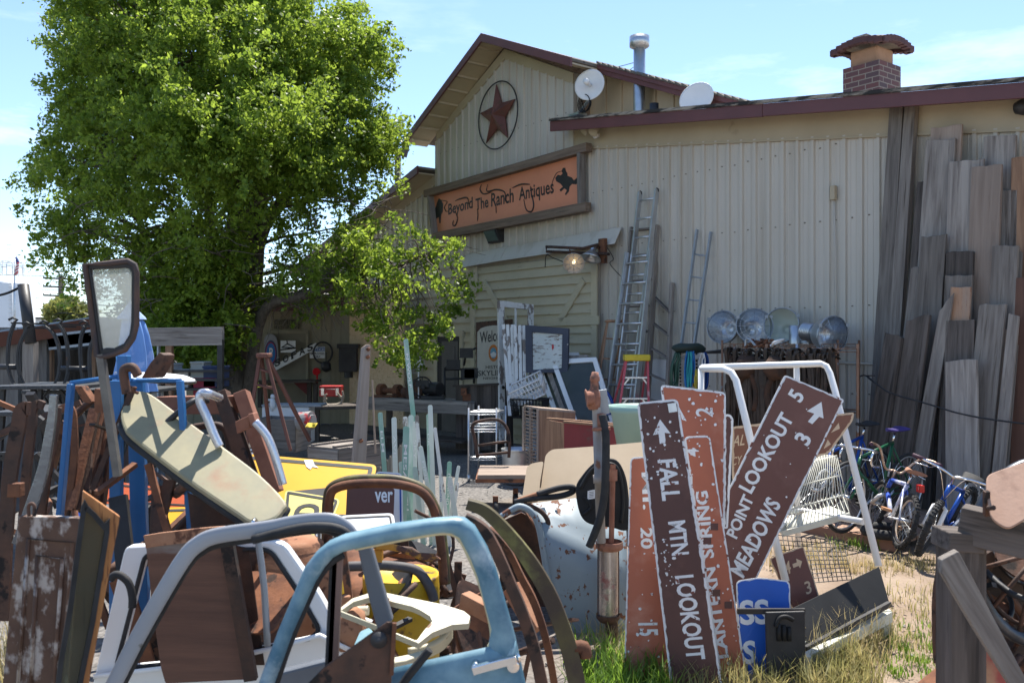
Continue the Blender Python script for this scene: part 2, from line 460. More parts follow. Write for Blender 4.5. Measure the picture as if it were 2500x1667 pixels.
def ground_material():
    m = bpy.data.materials.new('ground'); m.use_nodes = True
    n = m.node_tree; N = n.nodes; L = n.links; b = N['Principled BSDF']
    tc = N.new('ShaderNodeTexCoord'); geo = N.new('ShaderNodeNewGeometry'); sp = N.new('ShaderNodeSeparateXYZ')
    L.new(geo.outputs['Position'], sp.inputs[0])
    def noise(s, d=6):
        k = N.new('ShaderNodeTexNoise'); k.inputs['Scale'].default_value = s; k.inputs['Detail'].default_value = d
        L.new(geo.outputs['Position'], k.inputs['Vector']); return k.outputs['Fac']
    def rng(v, a, c, lo=0, hi=1):
        k = N.new('ShaderNodeMapRange'); k.inputs['From Min'].default_value = a; k.inputs['From Max'].default_value = c
        k.inputs['To Min'].default_value = lo; k.inputs['To Max'].default_value = hi
        L.new(v, k.inputs['Value']); return k.outputs['Result']
    def mix(f, a, c):
        k = N.new('ShaderNodeMix'); k.data_type = 'RGBA'; L.new(f, k.inputs['Factor'])
        for s, x in (('A', a), ('B', c)):
            if isinstance(x, tuple): k.inputs[s].default_value = (*x, 1)
            else: L.new(x, k.inputs[s])
        return k.outputs['Result']
    grav = mix(rng(noise(30, 8), .35, .65), (.10, .095, .09), (.22, .205, .19))
    dirt = mix(rng(noise(2.5, 8), .35, .65), (.21, .155, .115), (.29, .225, .17))
    dirt = mix(rng(noise(45, 4), .60, .70), dirt, (.20, .16, .12))
    wob = N.new('ShaderNodeMath'); wob.operation = 'ADD'
    L.new(sp.outputs['X'], wob.inputs[0]); L.new(rng(noise(.9), 0, 1, -1.2, 1.2), wob.inputs[1])
    col = mix(rng(wob.outputs[0], -.1, 1.2), grav, dirt)
    L.new(col, b.inputs['Base Color']); b.inputs['Roughness'].default_value = .95; b.inputs['Specular IOR Level'].default_value = .1
    bp = N.new('ShaderNodeBump'); bp.inputs['Strength'].default_value = .6; bp.inputs['Distance'].default_value = .02
    L.new(noise(38, 8), bp.inputs['Height']); L.new(bp.outputs['Normal'], b.inputs['Normal'])
    return m
g = MB()
xs = [-900, -200, -60] + [-20 + i * .5 for i in range(81)] + [60, 200, 900]
ys = [-60, -5] + [i * .5 for i in range(61)] + [40, 80, 250, 1600]
grid = []
for y in ys:
    row = []
    for x in xs:
        z = 0.0
        if -20 < x < 20 and 0 < y < 28: z = .018 * math.sin(x * 2.1 + y) + .014 * math.sin(y * 2.7 - x * 1.3)
        row.append(Vector((x, y, z)))
    grid.append(row)
g.sheet(grid)
struct(g, 'ground', ground_material(), M=Matrix.Identity(4))
pm = MB()
for i in range(1500):
    x, y = R.uniform(-3, 3.5), R.uniform(5, 14)
    s = R.uniform(.004, .011)
    c = Vector((x, y, .012)); a = R.uniform(0, 6.28)
    pm.box(c, (s, s * .8, s * .5), (Vector((math.cos(a), math.sin(a), .3)).normalized(), Vector((-math.sin(a), math.cos(a), .1)).normalized(), UP))
o = build(pm, 'gravel', mat('gravel_stone', (.20, .18, .16), (.33, .30, .27), rough=.9, var=.1), M=Matrix.Identity(4)); o['kind'] = 'stuff'

D = Vector((.599, -.801, 0)).normalized()       # along the facade, towards the viewer's right
NW = Vector((-.801, -.599, 0)).normalized()     # out of the facade
P0 = Vector((-.197, 16.9, 0))
WALL = PL(P0, NW)
def WO(o): return PL(P0 + NW * o, NW)
def FP(t, z, o=0.0): return P0 + D * t + UP * z + NW * o
def tz(x, y, o=0.0):
    p = WO(o)(x, y) - P0; return p.dot(D), p.z
MF = axes(UP, D); MF.translation = P0
barn = thing('antique_barn', 'tan metal sided barn with maroon roof edges, gable front and low right wing', 'barn')
Tl, Tr = -9.0, 13.0
GT, GZ = .12, 7.5          # gable apex
EL = (-2.335, 6.38); ER = (2.13, 6.55)
wl = lambda t: 5.52 + (t + 2.335) * .25          # left lean-to roof line
wr = lambda t: 5.60 - (t - 2.13) * .148          # right wing roof line
out = [FP(Tl, 0), FP(Tl, wl(Tl)), FP(-2.335, wl(-2.335)), FP(*EL), FP(GT, GZ), FP(*ER), FP(2.13, wr(2.13)), FP(Tr, wr(Tr)), FP(Tr, 0)]
mb = MB(); mb.plate(out[::-1], -NW * .2)
build(mb, 'wall', m_siding, barn, M=MF)
def top_at(t):
    if t < -2.335: return wl(t) - .22
    if t < 2.13: return (EL[1] + (t - EL[0]) * (GZ - EL[1]) / (GT - EL[0]) if t < GT else GZ + (t - GT) * (ER[1] - GZ) / (ER[0] - GT)) - .18
    return wr(t) - .34
mb = MB()
t = Tl + .1; k = 0
while t < Tr - .1:
    zt = top_at(t); zb = 0.0
    if -5.2 < t < 2.42: zb = tz(1190, 625)[1] + (t + .5) * .0 if t > -.75 else 3.35
    if -5.2 < t < 2.42: zb = 3.62
    w = .022
    prof = [(-w * 1.3, 0), (-w * .9, .03), (w * .9, .03), (w * 1.3, 0)]
    vs = [FP(t + a, zb, .001 + o) for a, o in prof] + [FP(t + a, zt, .001 + o) for a, o in prof]
    mb.add(vs, [(0, 1, 5, 4), (1, 2, 6, 5), (2, 3, 7, 6), (4, 5, 6, 7)])
    for q in (.075, .152):    # the two small pencil ribs between
        vs = [FP(t + q + a, zb, .001 + o) for a, o in ((-.008, 0), (0, .005), (.008, 0))] + [FP(t + q + a, zt, .001 + o) for a, o in ((-.008, 0), (0, .005), (.008, 0))]
        mb.add(vs, [(0, 1, 4, 3), (1, 2, 5, 4)])
    t += .2286
build(mb, 'siding_rib', m_siding, barn, M=MF)['kind'] = 'stuff'
mb = MB()
for z in (1.25, 2.35, 3.45, 4.4):
    t = Tl + .2
    while t < Tr - .2:
        if not (t < 2.5 and z < 3.6) and z < top_at(t) - .1: mb.box(FP(t + .0, z + R.uniform(-.01, .01), .006), (.009, .009, .006))
        t += .2286
for z in (5.1, 5.9):
    t = -2.2
    while t < 2.1:
        if z < top_at(t): mb.box(FP(t, z, .006), (.009, .009, .006))
        t += .2286
build(mb, 'siding_screw', mat('screw_head', (.2, .18, .15), bump=0), barn, M=MF)['kind'] = 'stuff'
def band(t0, t1, f, h0, h1, o0, o1):
    """board on the wall between heights f(t)+h0..f(t)+h1"""
    return ([FP(t0, f(t0) + h0, o1), FP(t1, f(t1) + h0, o1), FP(t1, f(t1) + h1, o1), FP(t0, f(t0) + h1, o1)], -NW * (o1 - o0))
mb = MB()
mb.plate(*band(2.15, Tr, wr, -.36, -.02, .002, .03)); mb.plate(*band(2.15, Tr, wr, -.385, -.36, .002, .045))
gl = lambda t: EL[1] + (t - EL[0]) * (GZ - EL[1]) / (GT - EL[0])
gr = lambda t: GZ + (t - GT) * (ER[1] - GZ) / (ER[0] - GT)
mb.plate(*band(EL[0], GT, gl, -.2, -.005, .002, .03)); mb.plate(*band(GT, ER[0], gr, -.2, -.005, .002, .028))
mb.plate(*band(Tl, EL[0] - .05, wl, -.26, -.01, .002, .03))
build(mb, 'frieze_board', m_tan, barn, M=MF)
mb = MB()
mb.bar(FP(EL[0] + .02, 3.6, .02), FP(EL[0] + .02, EL[1] - .2, .02), .1, .05, D)
mb.bar(FP(ER[0] - .03, 5.2, .02), FP(ER[0] - .03, ER[1] - .2, .02), .13, .06, D)
build(mb, 'corner_trim', m_siding, barn, M=MF)
def roof(name, pts, o0, depth, th, m, par):
    mb = MB()
    f = [FP(t, z, o0) for t, z in pts]; b = [p - NW * depth for p in f]
    for i in range(len(pts) - 1):
        u = UP * th
        mb.hexa([f[i], f[i + 1], b[i + 1], b[i]], [f[i] + u, f[i + 1] + u, b[i + 1] + u, b[i] + u])
    return build(mb, name, m, par, M=MF)
m_roof = mat('roof_sheet', (.15, .14, .13), (.22, .205, .19), sc=3, rough=.7)
m_shingle = mat('worn_shingle', (.10, .085, .07), (.17, .15, .125), (.06, .05, .045), sc=8, rough=.95, bump=.6)
OV = .55
rl = [(-2.75, 6.18), (.14, 7.62), (2.72, 6.50)]
roof('gable_roof', rl, OV, 9.0, .05, m_shingle, barn)
roof('lean_to_roof', [(Tl - .2, wl(Tl) - .06), (-2.36, 5.55)], .45, 9, .05, m_roof, barn)
rw = roof('wing_roof', [(2.0, wr(2.0) + .02), (Tr + .3, wr(Tr) - .1)], .40, 9, .05, mat('wing_roofing', (.46, .42, .37), (.36, .33, .29), sc=3, rough=.8), barn)
mb = MB()
def fascia(a, b, o, h, th=.04, dz=.0):
    p, q = FP(a[0], a[1] + dz, o), FP(b[0], b[1] + dz, o)
    mb.hexa([p - UP * h, q - UP * h, q - UP * h + NW * th, p - UP * h + NW * th], [p, q, q + NW * th, p + NW * th])
fascia(rl[0], rl[1], OV, .16, dz=.06); fascia(rl[1], rl[2], OV, .16, dz=.06)
sl = (rl[2][1] - rl[1][1]) / (rl[2][0] - rl[1][0])
sl = -.43
e2 = (6.0, rl[2][1] + (6.0 - 2.72) * sl)
build(mb, 'gable_fascia', m_maroon, barn, M=MF, bev=.006)
mb = MB(); fascia((2.0, wr(2.0)), (6.4, wr(6.4)), .40, .17, dz=.05); fascia((6.405, wr(6.4)), (Tr + .3, wr(Tr + .3)), .40, .165, dz=.05)
build(mb, 'wing_fascia', m_maroon, barn, M=MF, bev=.006)
mb = MB(); fascia((2.0, wr(2.0)), (Tr + .3, wr(Tr + .3)), .42, .045, th=.045, dz=.1)
build(mb, 'roof_edge', mat('tar_edge', (.03, .028, .026), (.34, .29, .23), sc=3, rough=.9, st=(1, 1, 6), lo=.45, hi=.6), rw, M=MF)
mb = MB(); fascia((Tl - .2, wl(Tl) - .06), (-2.36, 5.55), .45, .17, dz=.06)
build(mb, 'lean_to_fascia', m_maroon, barn, M=MF, bev=.006)
mb = MB()
for a, b in ((rl[0], rl[1]), (rl[1], rl[2])):
    p, q = FP(a[0], a[1] - .02, OV), FP(b[0], b[1] - .02, OV)
    mb.hexa([p - UP * .03, q - UP * .03, q - UP * .03 - NW * .54, p - UP * .03 - NW * .54], [p, q, q - NW * .54, p - NW * .54])
    for i in range(8):
        f = (i + .5) / 8; c = p.lerp(q, f) - UP * .07
        mb.bar(c + UP * .03, c + UP * .03 - NW * .5, .05, .04, D)
p, q = FP(Tl, wl(Tl) - .08, .45), FP(-2.4, wl(-2.4) - .02, .45)
mb.hexa([p - UP * .03, q - UP * .03, q - UP * .03 - NW * .44, p - UP * .03 - NW * .44], [p, q, q - NW * .44, p - NW * .44])
p, q = FP(2.05, wr(2.05) - .0, .40), FP(Tr, wr(Tr), .40)
mb.hexa([p - UP * .03, q - UP * .03, q - UP * .03 - NW * .36, p - UP * .03 - NW * .36], [p, q, q - NW * .36, p - NW * .36])
build(mb, 'soffit', m_tan, barn, M=MF)
mb = MB()
zlow = 4.2
mb.plate([FP(2.15, zlow, -.35), FP(6.0, zlow, -.35), FP(6.0, e2[1] - .05, -.35), FP(2.15, rl[2][1] + .12, -.35)], -NW * .15)
for i in range(9):
    t = 2.55 + i * .39
    mb.bar(FP(t, zlow, -.34), FP(t, rl[2][1] + (t - 2.72) * sl - .02, -.34), .05, .03, D)
build(mb, 'upper_wall', m_batten, barn, M=MF)
mb = MB(); fascia((2.74, rl[2][1]), e2, -.05, .17, dz=.06); fascia((2.74, rl[2][1]), e2, -.02, .09, dz=.065)
build(mb, 'rake_board', m_maroon, barn, M=MF, bev=.005)
mb = MB()
for i in range(24):
    t0 = 2.74 + i * .135; z0 = rl[2][1] + (t0 - 2.72) * sl + .06
    p = FP(t0, z0, .04); q = FP(t0 + .15, z0 + .15 * sl - .01, .04)
    mb.hexa([p, q, q - NW * 6, p - NW * 6], [p + UP * .045, q + UP * .02, q + UP * .02 - NW * 6, p + UP * .045 - NW * 6])
build(mb, 'shingle_roof', m_shingle, barn, M=MF)
def lap(mb, t0, t1, z0, z1, e=.15, o=.0, wob=0.0):
    z = z0
    while z < z1 - .02:
        h = min(e, z1 - z); w = R.uniform(-wob, wob)
        vs = [FP(t0, z + w, o + .045), FP(t1, z - w, o + .045), FP(t1, z + h, o + .008), FP(t0, z + h, o + .008),
              FP(t0, z + w, o + .004), FP(t1, z - w, o + .004)]
        mb.add(vs, [(0, 1, 2, 3), (4, 5, 1, 0)]); z += e
tdl, tdr = tz(1163, 800)[0], tz(1472, 800)[0]
mb = MB(); lap(mb, tdl + .02, tdr - .02, 0, 3.35, .17, .09, .006)
dr = build(mb, 'sliding_door', m_lap, barn, M=MF)
mb = MB()
for a, b in ((tdl, tdl + .14), (tdr - .14, tdr)): mb = MB(); mb.box(FP((a + b) / 2, 1.66, .128), ((b - a) / 2, .016, 1.66), (D, NW, UP)); build(mb, 'door_batten', m_lap, dr, M=MF)
w0 = WO(.14)
def brace(a, b, wd=.12):
    mb = MB(); mb.bar(w0(*a), w0(*b), wd, .03, (w0(*b) - w0(*a)).cross(NW)); build(mb, 'door_batten', m_lap, dr, M=MF)
brace(zH(715, -40), zH(930, 345)); brace(zH(1665, -60), zH(1440, 330))
brace(zU(375, 1420), zH(640, 60))
p, q = w0(*zH(1225, 350)), w0(*zH(1815, 325)); mb = MB(); mb.bar(p, q, .14, .03, UP)
build(mb, 'door_batten', m_lap, dr, M=MF)
mb = MB(); lap(mb, -4.4, tdl - .02, 0, 3.6, .19, .0, .006)
build(mb, 'lap_siding', m_lap, barn, M=MF)
mb = MB()
f = WO(.16)
for a, b in ((zU(300, 1348), zU(530, 1300)), (zU(532, 1303), zU(1190, 1187))):
    p, q = f(a[0], a[1]), f(b[0], b[1])
    p2, q2 = p - UP * .0, q
    mb.hexa([p - UP * .27 + NW * .06, q - UP * .28 + NW * .06, q - UP * .28 + NW * .045, p - UP * .27 + NW * .045], [p - NW * .1, q - NW * .1, q - NW * .12, p - NW * .12])
build(mb, 'track_flashing', m_siding, barn, M=MF)
mb = MB()
t0, t1 = tz(*zH(285, 480))[0], tz(*zH(500, 480))[0]; z1 = tz(*zH(400, 482))[1]
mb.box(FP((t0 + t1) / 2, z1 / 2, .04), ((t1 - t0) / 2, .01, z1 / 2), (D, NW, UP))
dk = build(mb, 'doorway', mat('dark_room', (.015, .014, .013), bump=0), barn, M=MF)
mb = MB()
for a in (t0 - .06, t1 + .06): mb.box(FP(a, z1 / 2 + .05, .045), (.06, .02, z1 / 2 + .05), (D, NW, UP))
mb.box(FP((t0 + t1) / 2, z1 + .06, .05), ((t1 - t0) / 2 + .14, .03, .06), (D, NW, UP))
build(mb, 'door_frame', m_lap, dk, M=MF)
mb = MB(); mb.box(FP(t0 + (t1 - t0) * .58, z1 / 2 - .04, .058), ((t1 - t0) * .36, .006, z1 / 2 - .06), (D, NW, UP))
mb.box(FP(t0 + (t1 - t0) * .58, z1 * .70, .068), ((t1 - t0) * .24, .006, z1 * .2), (D, NW, UP))
build(mb, 'inner_door', mat('dim_door', (.11, .10, .09), (.08, .075, .065), sc=3), dk, M=MF)
mb = MB(); a = WO(.14)(*zU(1145, 1330)); mb.box(a + NW * .14, (.075, .03, .2), (D, NW, UP))
build(mb, 'lamp_bracket_plate', m_rust, barn, M=MF)
def brick_mat():
    m = bpy.data.materials.new('chimney_brick'); m.use_nodes = True
    N = m.node_tree.nodes; L = m.node_tree.links; b = N['Principled BSDF']
    tc = N.new('ShaderNodeTexCoord'); sp = N.new('ShaderNodeSeparateXYZ'); L.new(tc.outputs['Object'], sp.inputs[0])
    ad = N.new('ShaderNodeMath'); ad.operation = 'ADD'; L.new(sp.outputs['X'], ad.inputs[0]); L.new(sp.outputs['Y'], ad.inputs[1])
    cb = N.new('ShaderNodeCombineXYZ'); L.new(ad.outputs[0], cb.inputs[0]); L.new(sp.outputs['Z'], cb.inputs[1])
    bt = N.new('ShaderNodeTexBrick'); bt.inputs['Scale'].default_value = 1.0; bt.inputs['Brick Width'].default_value = .21; bt.inputs['Row Height'].default_value = .077
    bt.inputs['Mortar Size'].default_value = .008; bt.inputs['Color1'].default_value = (.115, .05, .052, 1); bt.inputs['Color2'].default_value = (.065, .05, .06, 1)
    bt.inputs['Mortar'].default_value = (.22, .19, .165, 1); bt.inputs['Bias'].default_value = -.1
    L.new(cb.outputs[0], bt.inputs['Vector']); L.new(bt.outputs['Color'], b.inputs['Base Color']); b.inputs['Roughness'].default_value = .85
    bp = N.new('ShaderNodeBump'); bp.inputs['Strength'].default_value = .8; bp.invert = True; bp.inputs['Distance'].default_value = .01
    L.new(bt.outputs['Fac'], bp.inputs['Height']); L.new(bp.outputs['Normal'], b.inputs['Normal'])
    return m
CHO = -1.5
cp = WO(CHO)
cl, cr_ = cp(*zV(1312, 400)), cp(*zV(1520, 345))
ctop = cr_.z; wd = (cr_ - cl).dot(D)
cc = cl + D * wd / 2 - NW * wd * .5; cc.z = 0
mb = MB(); mb.box(cc + UP * (ctop - .75), (wd / 2, wd / 2, .75), (D, NW, UP))
ch = build(mb, 'chimney', brick_mat(), barn, M=(lambda M: M)(Matrix.Translation(cc) @ axes(UP, D)))
mb = MB(); mb.box(cc + UP * (ctop + .1), (wd * .38, wd * .38, .14), (D, NW, UP))
build(mb, 'flue', mat('clay_flue', (.36, .22, .14), (.30, .18, .115), sc=4, rough=.85), ch, bev=.03)
mb = MB(); hw = wd * .67
ct = ctop + .27
def capz(a, b): return ct + .17 - .17 * (a * a + b * b) * .5 - .06
gridc = [[cc + D * hw * (i / 3 - 1) + NW * hw * (j / 3 - 1) + UP * capz(i / 3 - 1, j / 3 - 1) for j in range(7)] for i in range(7)]
mb.sheet(gridc, .05)
mb2 = MB()
for sd in range(4):
    for i in range(9):
        a = -1 + (i + .5) / 4.5
        x, y = ((a, -1), (a, 1), (-1, a), (1, a))[sd]
        c = cc + D * hw * x + NW * hw * y + UP * (capz(x, y) + .01)
        mb2.box(c, (.055, .05, .042), ((D, NW, UP) if sd < 2 else (NW, D, UP)))
build(mb, 'cap', mat('mossy_mortar', (.26, .21, .16), (.15, .13, .11), sc=6, rough=.95), ch, M=(Matrix.Translation(cc) @ axes(UP, D)))
build(mb2, 'cap_brick', mat('dark_brick', (.095, .042, .042), (.065, .036, .04), sc=9, rough=.85), ch, bev=.006)
mb = MB(); mb.box(cc - D * hw * .4 + UP * (ct + .15), (.11, .07, .08), (D, NW, UP)); build(mb, 'loose_block', mat('grey_block', (.28, .25, .22), rough=.9), ch, bev=.006)
def pipe(name, pl, xb, yb, yt, r, m, capy=None, capr=0):
    b = pl(xb, yb); tp = pl(xb, yt); mb = MB()
    mb.lathe([(r, 0), (r, (tp - b).z), (0, (tp - b).z)], Vector((b.x, b.y, b.z)), UP, 16)
    o = build(mb, name, m, barn)
    if capr:
        mb = MB(); c = Vector((b.x, b.y, pl(xb, capy).z)); h = (pl(xb, yt) - pl(xb, capy)).z
        mb.lathe([(r, 0), (capr, .04), (capr, h), (capr * .95, h), (capr * .95, h * .6), (0, h * .6)], c, UP, 18)
        build(mb, 'rain_cap', m_galv, o)
        for yy in (350, 150):
            mb = MB(); c = pl(*zU(1310, yy)); mb.lathe([(r + .012, -.012), (r + .012, .012)], Vector((b.x, b.y, c.z)), UP, 16); build(mb, 'clamp', m_blackmet, o)
    return o
pipe('stove_pipe', WO(-.12), 1561, 300, 92, .095, m_galv, 122, .16)
pipe('vent_pipe', WO(.1), 1597, 290, 255, .07, m_blackmet)
mb = MB(); a = WO(-.4)
mb.tube(cr([WO(-.12)(*zU(1330, 235)), WO(-.2)(*zU(1220, 265)), WO(-.3)(*zU(1110, 290))], 5), .006, 5)
mb.tube(cr([WO(-.12)(*zU(1330, 240)), WO(-.2)(*zU(1240, 310)), WO(-.3)(*zU(1265, 330))], 5), .005, 5)
build(mb, 'guy_wire', m_blackmet, barn)
mb = MB(); cw = WO(.03)
mb.tube([cw(*zV(1262, 1110)), cw(*zV(1270, 1568)), cw(2044, 1010)], .011, 6)
mb.tube([WO(.05)(2030, 886), WO(.05)(2170, 892)], .016, 6)
build(mb, 'conduit', m_siding, barn)
mb = MB(); mb.box(cw(*zV(1262, 1112)) + NW * .02, (.035, .03, .09), (D, NW, UP)); build(mb, 'junction_box', m_tan, barn, bev=.006)
YB = 20.3
bw = thing('workshop_wing', 'low shaded workshop wing with maroon eave and a door behind the tree', 'shed')
m_khaki = mat('khaki_board', (.30, .27, .19), (.25, .225, .155), sc=2, rough=.8, st=(5, 5, .6), bump=.1)
PB = PL((0, YB, 0), (0, -1, 0))
mb = MB(); zt = PB(700, 750).z
mb.box(PB(655, 1000) * 1 + V3(0, .08, 0) - UP * PB(655, 1000).z + UP * zt / 2, (PB(855, 800).x / 2 - PB(455, 800).x / 2, .08, zt / 2))
build(mb, 'wall', m_khaki, bw)
mb = MB()
for x in range(470, 850, 24): mb.bar(PB(x, 1100), PB(x, 755), .03, .02)
build(mb, 'wall_batten', m_khaki, bw)
mb = MB(); a, b = PB(430, 737), PB(865, 731)
mb.hexa([a - UP * .32 + V3(0, -.9, 0), b - UP * .28 + V3(0, -.9, 0), b - UP * .28 + V3(0, -.86, 0), a - UP * .32 + V3(0, -.86, 0)], [a + V3(0, -.9, 0), b + V3(0, -.9, 0), b + V3(0, -.86, 0), a + V3(0, -.86, 0)])
build(mb, 'fascia', m_maroon, bw)
mb = MB(); mb.hexa([a + V3(-.3, -.95, 0), b + V3(0, -.95, 0), b + V3(0, 5, .5), a + V3(-.3, 5, .5)], [a + V3(-.3, -.95, .05), b + V3(0, -.95, .05), b + V3(0, 5, .55), a + V3(-.3, 5, .55)])
build(mb, 'roof', m_roof, bw)
mb = MB(); a, b = PB(*zG(600, 440)), PB(*zG(985, 460)); mb.plate([PB(*zG(610, 455)) + V3(0, -.03, 0), PB(*zG(970, 455)) + V3(0, -.03, 0), PB(*zG(970, 1200)) + V3(0, -.03, 0), PB(*zG(610, 1200)) + V3(0, -.03, 0)], V3(0, .03, 0))
dd = build(mb, 'door', mat('olive_door', (.20, .18, .125), (.17, .15, .105), sc=3), bw)
mb = MB()
for u in (600, 985): mb.bar(PB(*zG(u, 445)) + V3(0, -.04, 0), PB(*zG(u, 1200)) + V3(0, -.04, 0), .06, .05)
mb.bar(PB(*zG(590, 440)) + V3(0, -.04, 0), PB(*zG(995, 440)) + V3(0, -.04, 0), .06, .05, UP)
build(mb, 'door_frame', m_khaki, dd)
mb = MB(); mb.plate(PL((0, YB - .05, 0), (0, -1, 0)).pts(zz(zG, (660, 320), (900, 320), (900, 410), (660, 410))), V3(0, .04, 0)); build(mb, 'vent', mat('mesh_vent', (.16, .14, .09), (.03, .03, .02), sc=40, lo=.45, hi=.55), bw)
mb = MB(); po = PL3((855, 900, YB - .05), (990, 900, 18.9), (855, 700, YB - .05))
mb.plate([po(853, 1085), po(985, 1085), po(985, 700), po(853, 700)], V3(.03, .06, 0))
build(mb, 'board_wall', m_osb, bw)
def quads_mesh(name, verts, nq, m, parent=None, k=4):
    me = bpy.data.meshes.new(name)
    me.vertices.add(nq * k); me.vertices.foreach_set('co', verts.astype(np.float32).ravel())
    me.loops.add(nq * k); me.loops.foreach_set('vertex_index', np.arange(nq * k, dtype=np.int32))
    me.polygons.add(nq); me.polygons.foreach_set('loop_start', np.arange(0, nq * k, k, dtype=np.int32))
    me.polygons.foreach_set('loop_total', np.full(nq, k, dtype=np.int32))
    me.update(calc_edges=True); me.validate()
    me.materials.append(m)
    o = bpy.data.objects.new(name, me); COL.objects.link(o)
    WM[o.name] = Matrix.Identity(4)
    if parent is not None: o.parent = parent; o.matrix_basis = WM[parent.name].inverted()
    return o
def unit(a): return a / np.maximum(np.linalg.norm(a, axis=1, keepdims=True), 1e-9)
def leaves(cent, size, droop=.25, rs=NR):
    """leaf-shaped quads around centres"""
    n = len(cent)
    d = unit(rs.normal(size=(n, 3)) + np.array([0, 0, -droop])); u = unit(np.cross(d, rs.normal(size=(n, 3))))
    s = size * rs.uniform(.4, 1.45, (n, 1)); w = s * .30
    v = np.stack([cent - d * s * .5, cent - d * s * .05 + u * w, cent + d * s * .55, cent - d * s * .05 - u * w], axis=1)
    return v.reshape(-1, 3)
def inpoly(x, y, poly):
    c = False; j = len(poly) - 1
    for i in range(len(poly)):
        xi, yi = poly[i]; xj, yj = poly[j]
        if (yi > y) != (yj > y) and x < (xj - xi) * (y - yi) / (yj - yi) + xi: c = not c
        j = i
    return c
m_leaf = leafmat('boxelder_leaf', (.075, .135, .016), (.20, .285, .036), .52)
tree = thing('boxelder_tree', 'tall leafy green tree with several trunks in front of the workshop wing', 'tree')
YT = 16.5
sil = zz(zW, (420, -260), (380, -60), (360, 0), (335, 120), (330, 190), (365, 300), (370, 400), (285, 415), (290, 440), (345, 520), (360, 600), (400, 670), (330, 700), (350, 790), (260, 850), (175, 890), (220, 960), (140, 1050), (180, 1100), (250, 1120), (330, 1140), (250, 1220), (260, 1310), (340, 1400), (300, 1470), (330, 1560), (360, 1640), (480, 1560), (560, 1560), (760, 1600), (790, 1760), (860, 1900), (1000, 2020), (1200, 2020), (1330, 1990), (1350, 1820), (1500, 1700), (1750, 1700), (1900, 1760), (2000, 1750), (2130, 1500), (2080, 1320), (1960, 1240), (2050, 1230), (2195, 1190), (2200, 1060), (2320, 920), (2345, 770), (2230, 740), (2340, 660), (2345, 530), (2270, 420), (2200, 410), (2225, 300), (2180, 150), (2080, 120), (2040, 60), (1960, 110), (1900, 80), (1840, 20), (1800, -120), (1500, -280), (900, -320))
rt = random.Random(11)
hole = [(650, 640, 110), (330, 560, 60), (820, 520, 40), (360, 640, 45), (560, 315, 25), (700, 560, 50), (860, 470, 40), (550, 560, 30)]
cl = []
tries = 0
while len(cl) < 500 and tries < 20000:
    tries += 1
    x, y = rt.uniform(50, 1010), rt.uniform(-140, 870)
    if not inpoly(x, y, sil): continue
    if any((x - a) ** 2 + (y - b) ** 2 < r * r for a, b, r in hole) and rt.random() < .85: continue
    if y > 440 and rt.random() < .42: continue
    e = min(math.hypot(x - a, y - b) for a, b in sil)
    dep = min(3.6, .5 + e / 90)
    s = rt.choice((-1, 1)) * (rt.random() ** .6)
    if any((x - a) ** 2 + (y - b) ** 2 < 225 for a, b in sil): continue
    x = 550 + (x - 550) * (.93 if y < 520 else .96)
    cl.append((x, y, YT + s * dep + (rt.uniform(-.4, .4)), e))
def spray(c, n, L, sg, out, sp=.5):
    """leaves strung loosely along a twig growing from c"""
    d = Vector((rt.gauss(0, 1), rt.gauss(0, 1), rt.gauss(.1, .8))).normalized() + out * sp; d.normalize()
    t = NR.random_sample((n, 1)) ** .8
    q = np.array(c)[None] + np.array(d)[None] * (t * L) + NR.normal(size=(n, 3)) * (sg * (1.15 - .6 * t))
    q[:, 2] -= (t[:, 0] ** 2) * L * .22; return q
pts = []; tc_ = P(560, 330, YT)
for x, y, Yc, e in cl:
    c = P(x, y, Yc); o = (c - tc_).normalized(); k = 8 if y < 430 else 5
    for _ in range(k): pts.append(spray(c + Vector((rt.gauss(0, .22), rt.gauss(0, .3), rt.gauss(0, .2))), rt.randint(60, 120), rt.uniform(.25, .7) * (.8 if e < 30 else 1), rt.uniform(.05, .12), o))
for x, y in zz(zW, (1100, 660), (1140, 740), (1180, 780), (1060, 760), (960, 800), (900, 760), (870, 710), (930, 830), (1050, 860), (1150, 850), (1200, 800), (980, 900), (900, 940), (1080, 930)):
    for _ in range(4): pts.append(spray(P(x, y, 12.9 + rt.uniform(0, .3)), 50, .3, .07, Vector((0, -.3, .7))))
pts = np.concatenate(pts)
quads_mesh('crown', leaves(pts, .074), len(pts), m_leaf, tree)
base = V3(P(585, 900, YT).x, YT + .3, 0)
mb = MB()
def limb(a, b, r0, r1, bend=.25, n=7, side=8):
    a, b = Vector(a), Vector(b); L = (b - a).length
    m1 = a.lerp(b, .35) + Vector((rt.uniform(-1, 1), rt.uniform(-1, 1), rt.uniform(0, .6))) * bend * L * .3
    m2 = a.lerp(b, .7) + Vector((rt.uniform(-1, 1), rt.uniform(-1, 1), rt.uniform(-.2, .5))) * bend * L * .25
    p = cr([a, m1, m2, b], n); k = len(p)
    mb.tube(p, [r0 + (r1 - r0) * i / (k - 1) for i in range(k)], side)
    return p
stems = []
for xt, yt, Yt, r, bx in ((430, 150, YT - .6, .17, -.35), (560, -60, YT, .24, 0), (640, 100, YT + .8, .2, .2), (845, 180, YT + .4, .17, .4), (620, 420, YT - 1, .15, .25), (300, 420, YT - .5, .14, -.5)):
    stems.append(limb(base + (V3(.1, .1, 2.4) if xt > 600 else V3(bx * .8, rt.uniform(-.3, .3), 0)), P(xt, yt, Yt), r, .035, .22, 10, 10))
build(mb, 'trunk', m_bark, tree, M=Matrix.Translation(base))
mb = MB()
cls = [P(x, y, Yc) for x, y, Yc, e in cl]
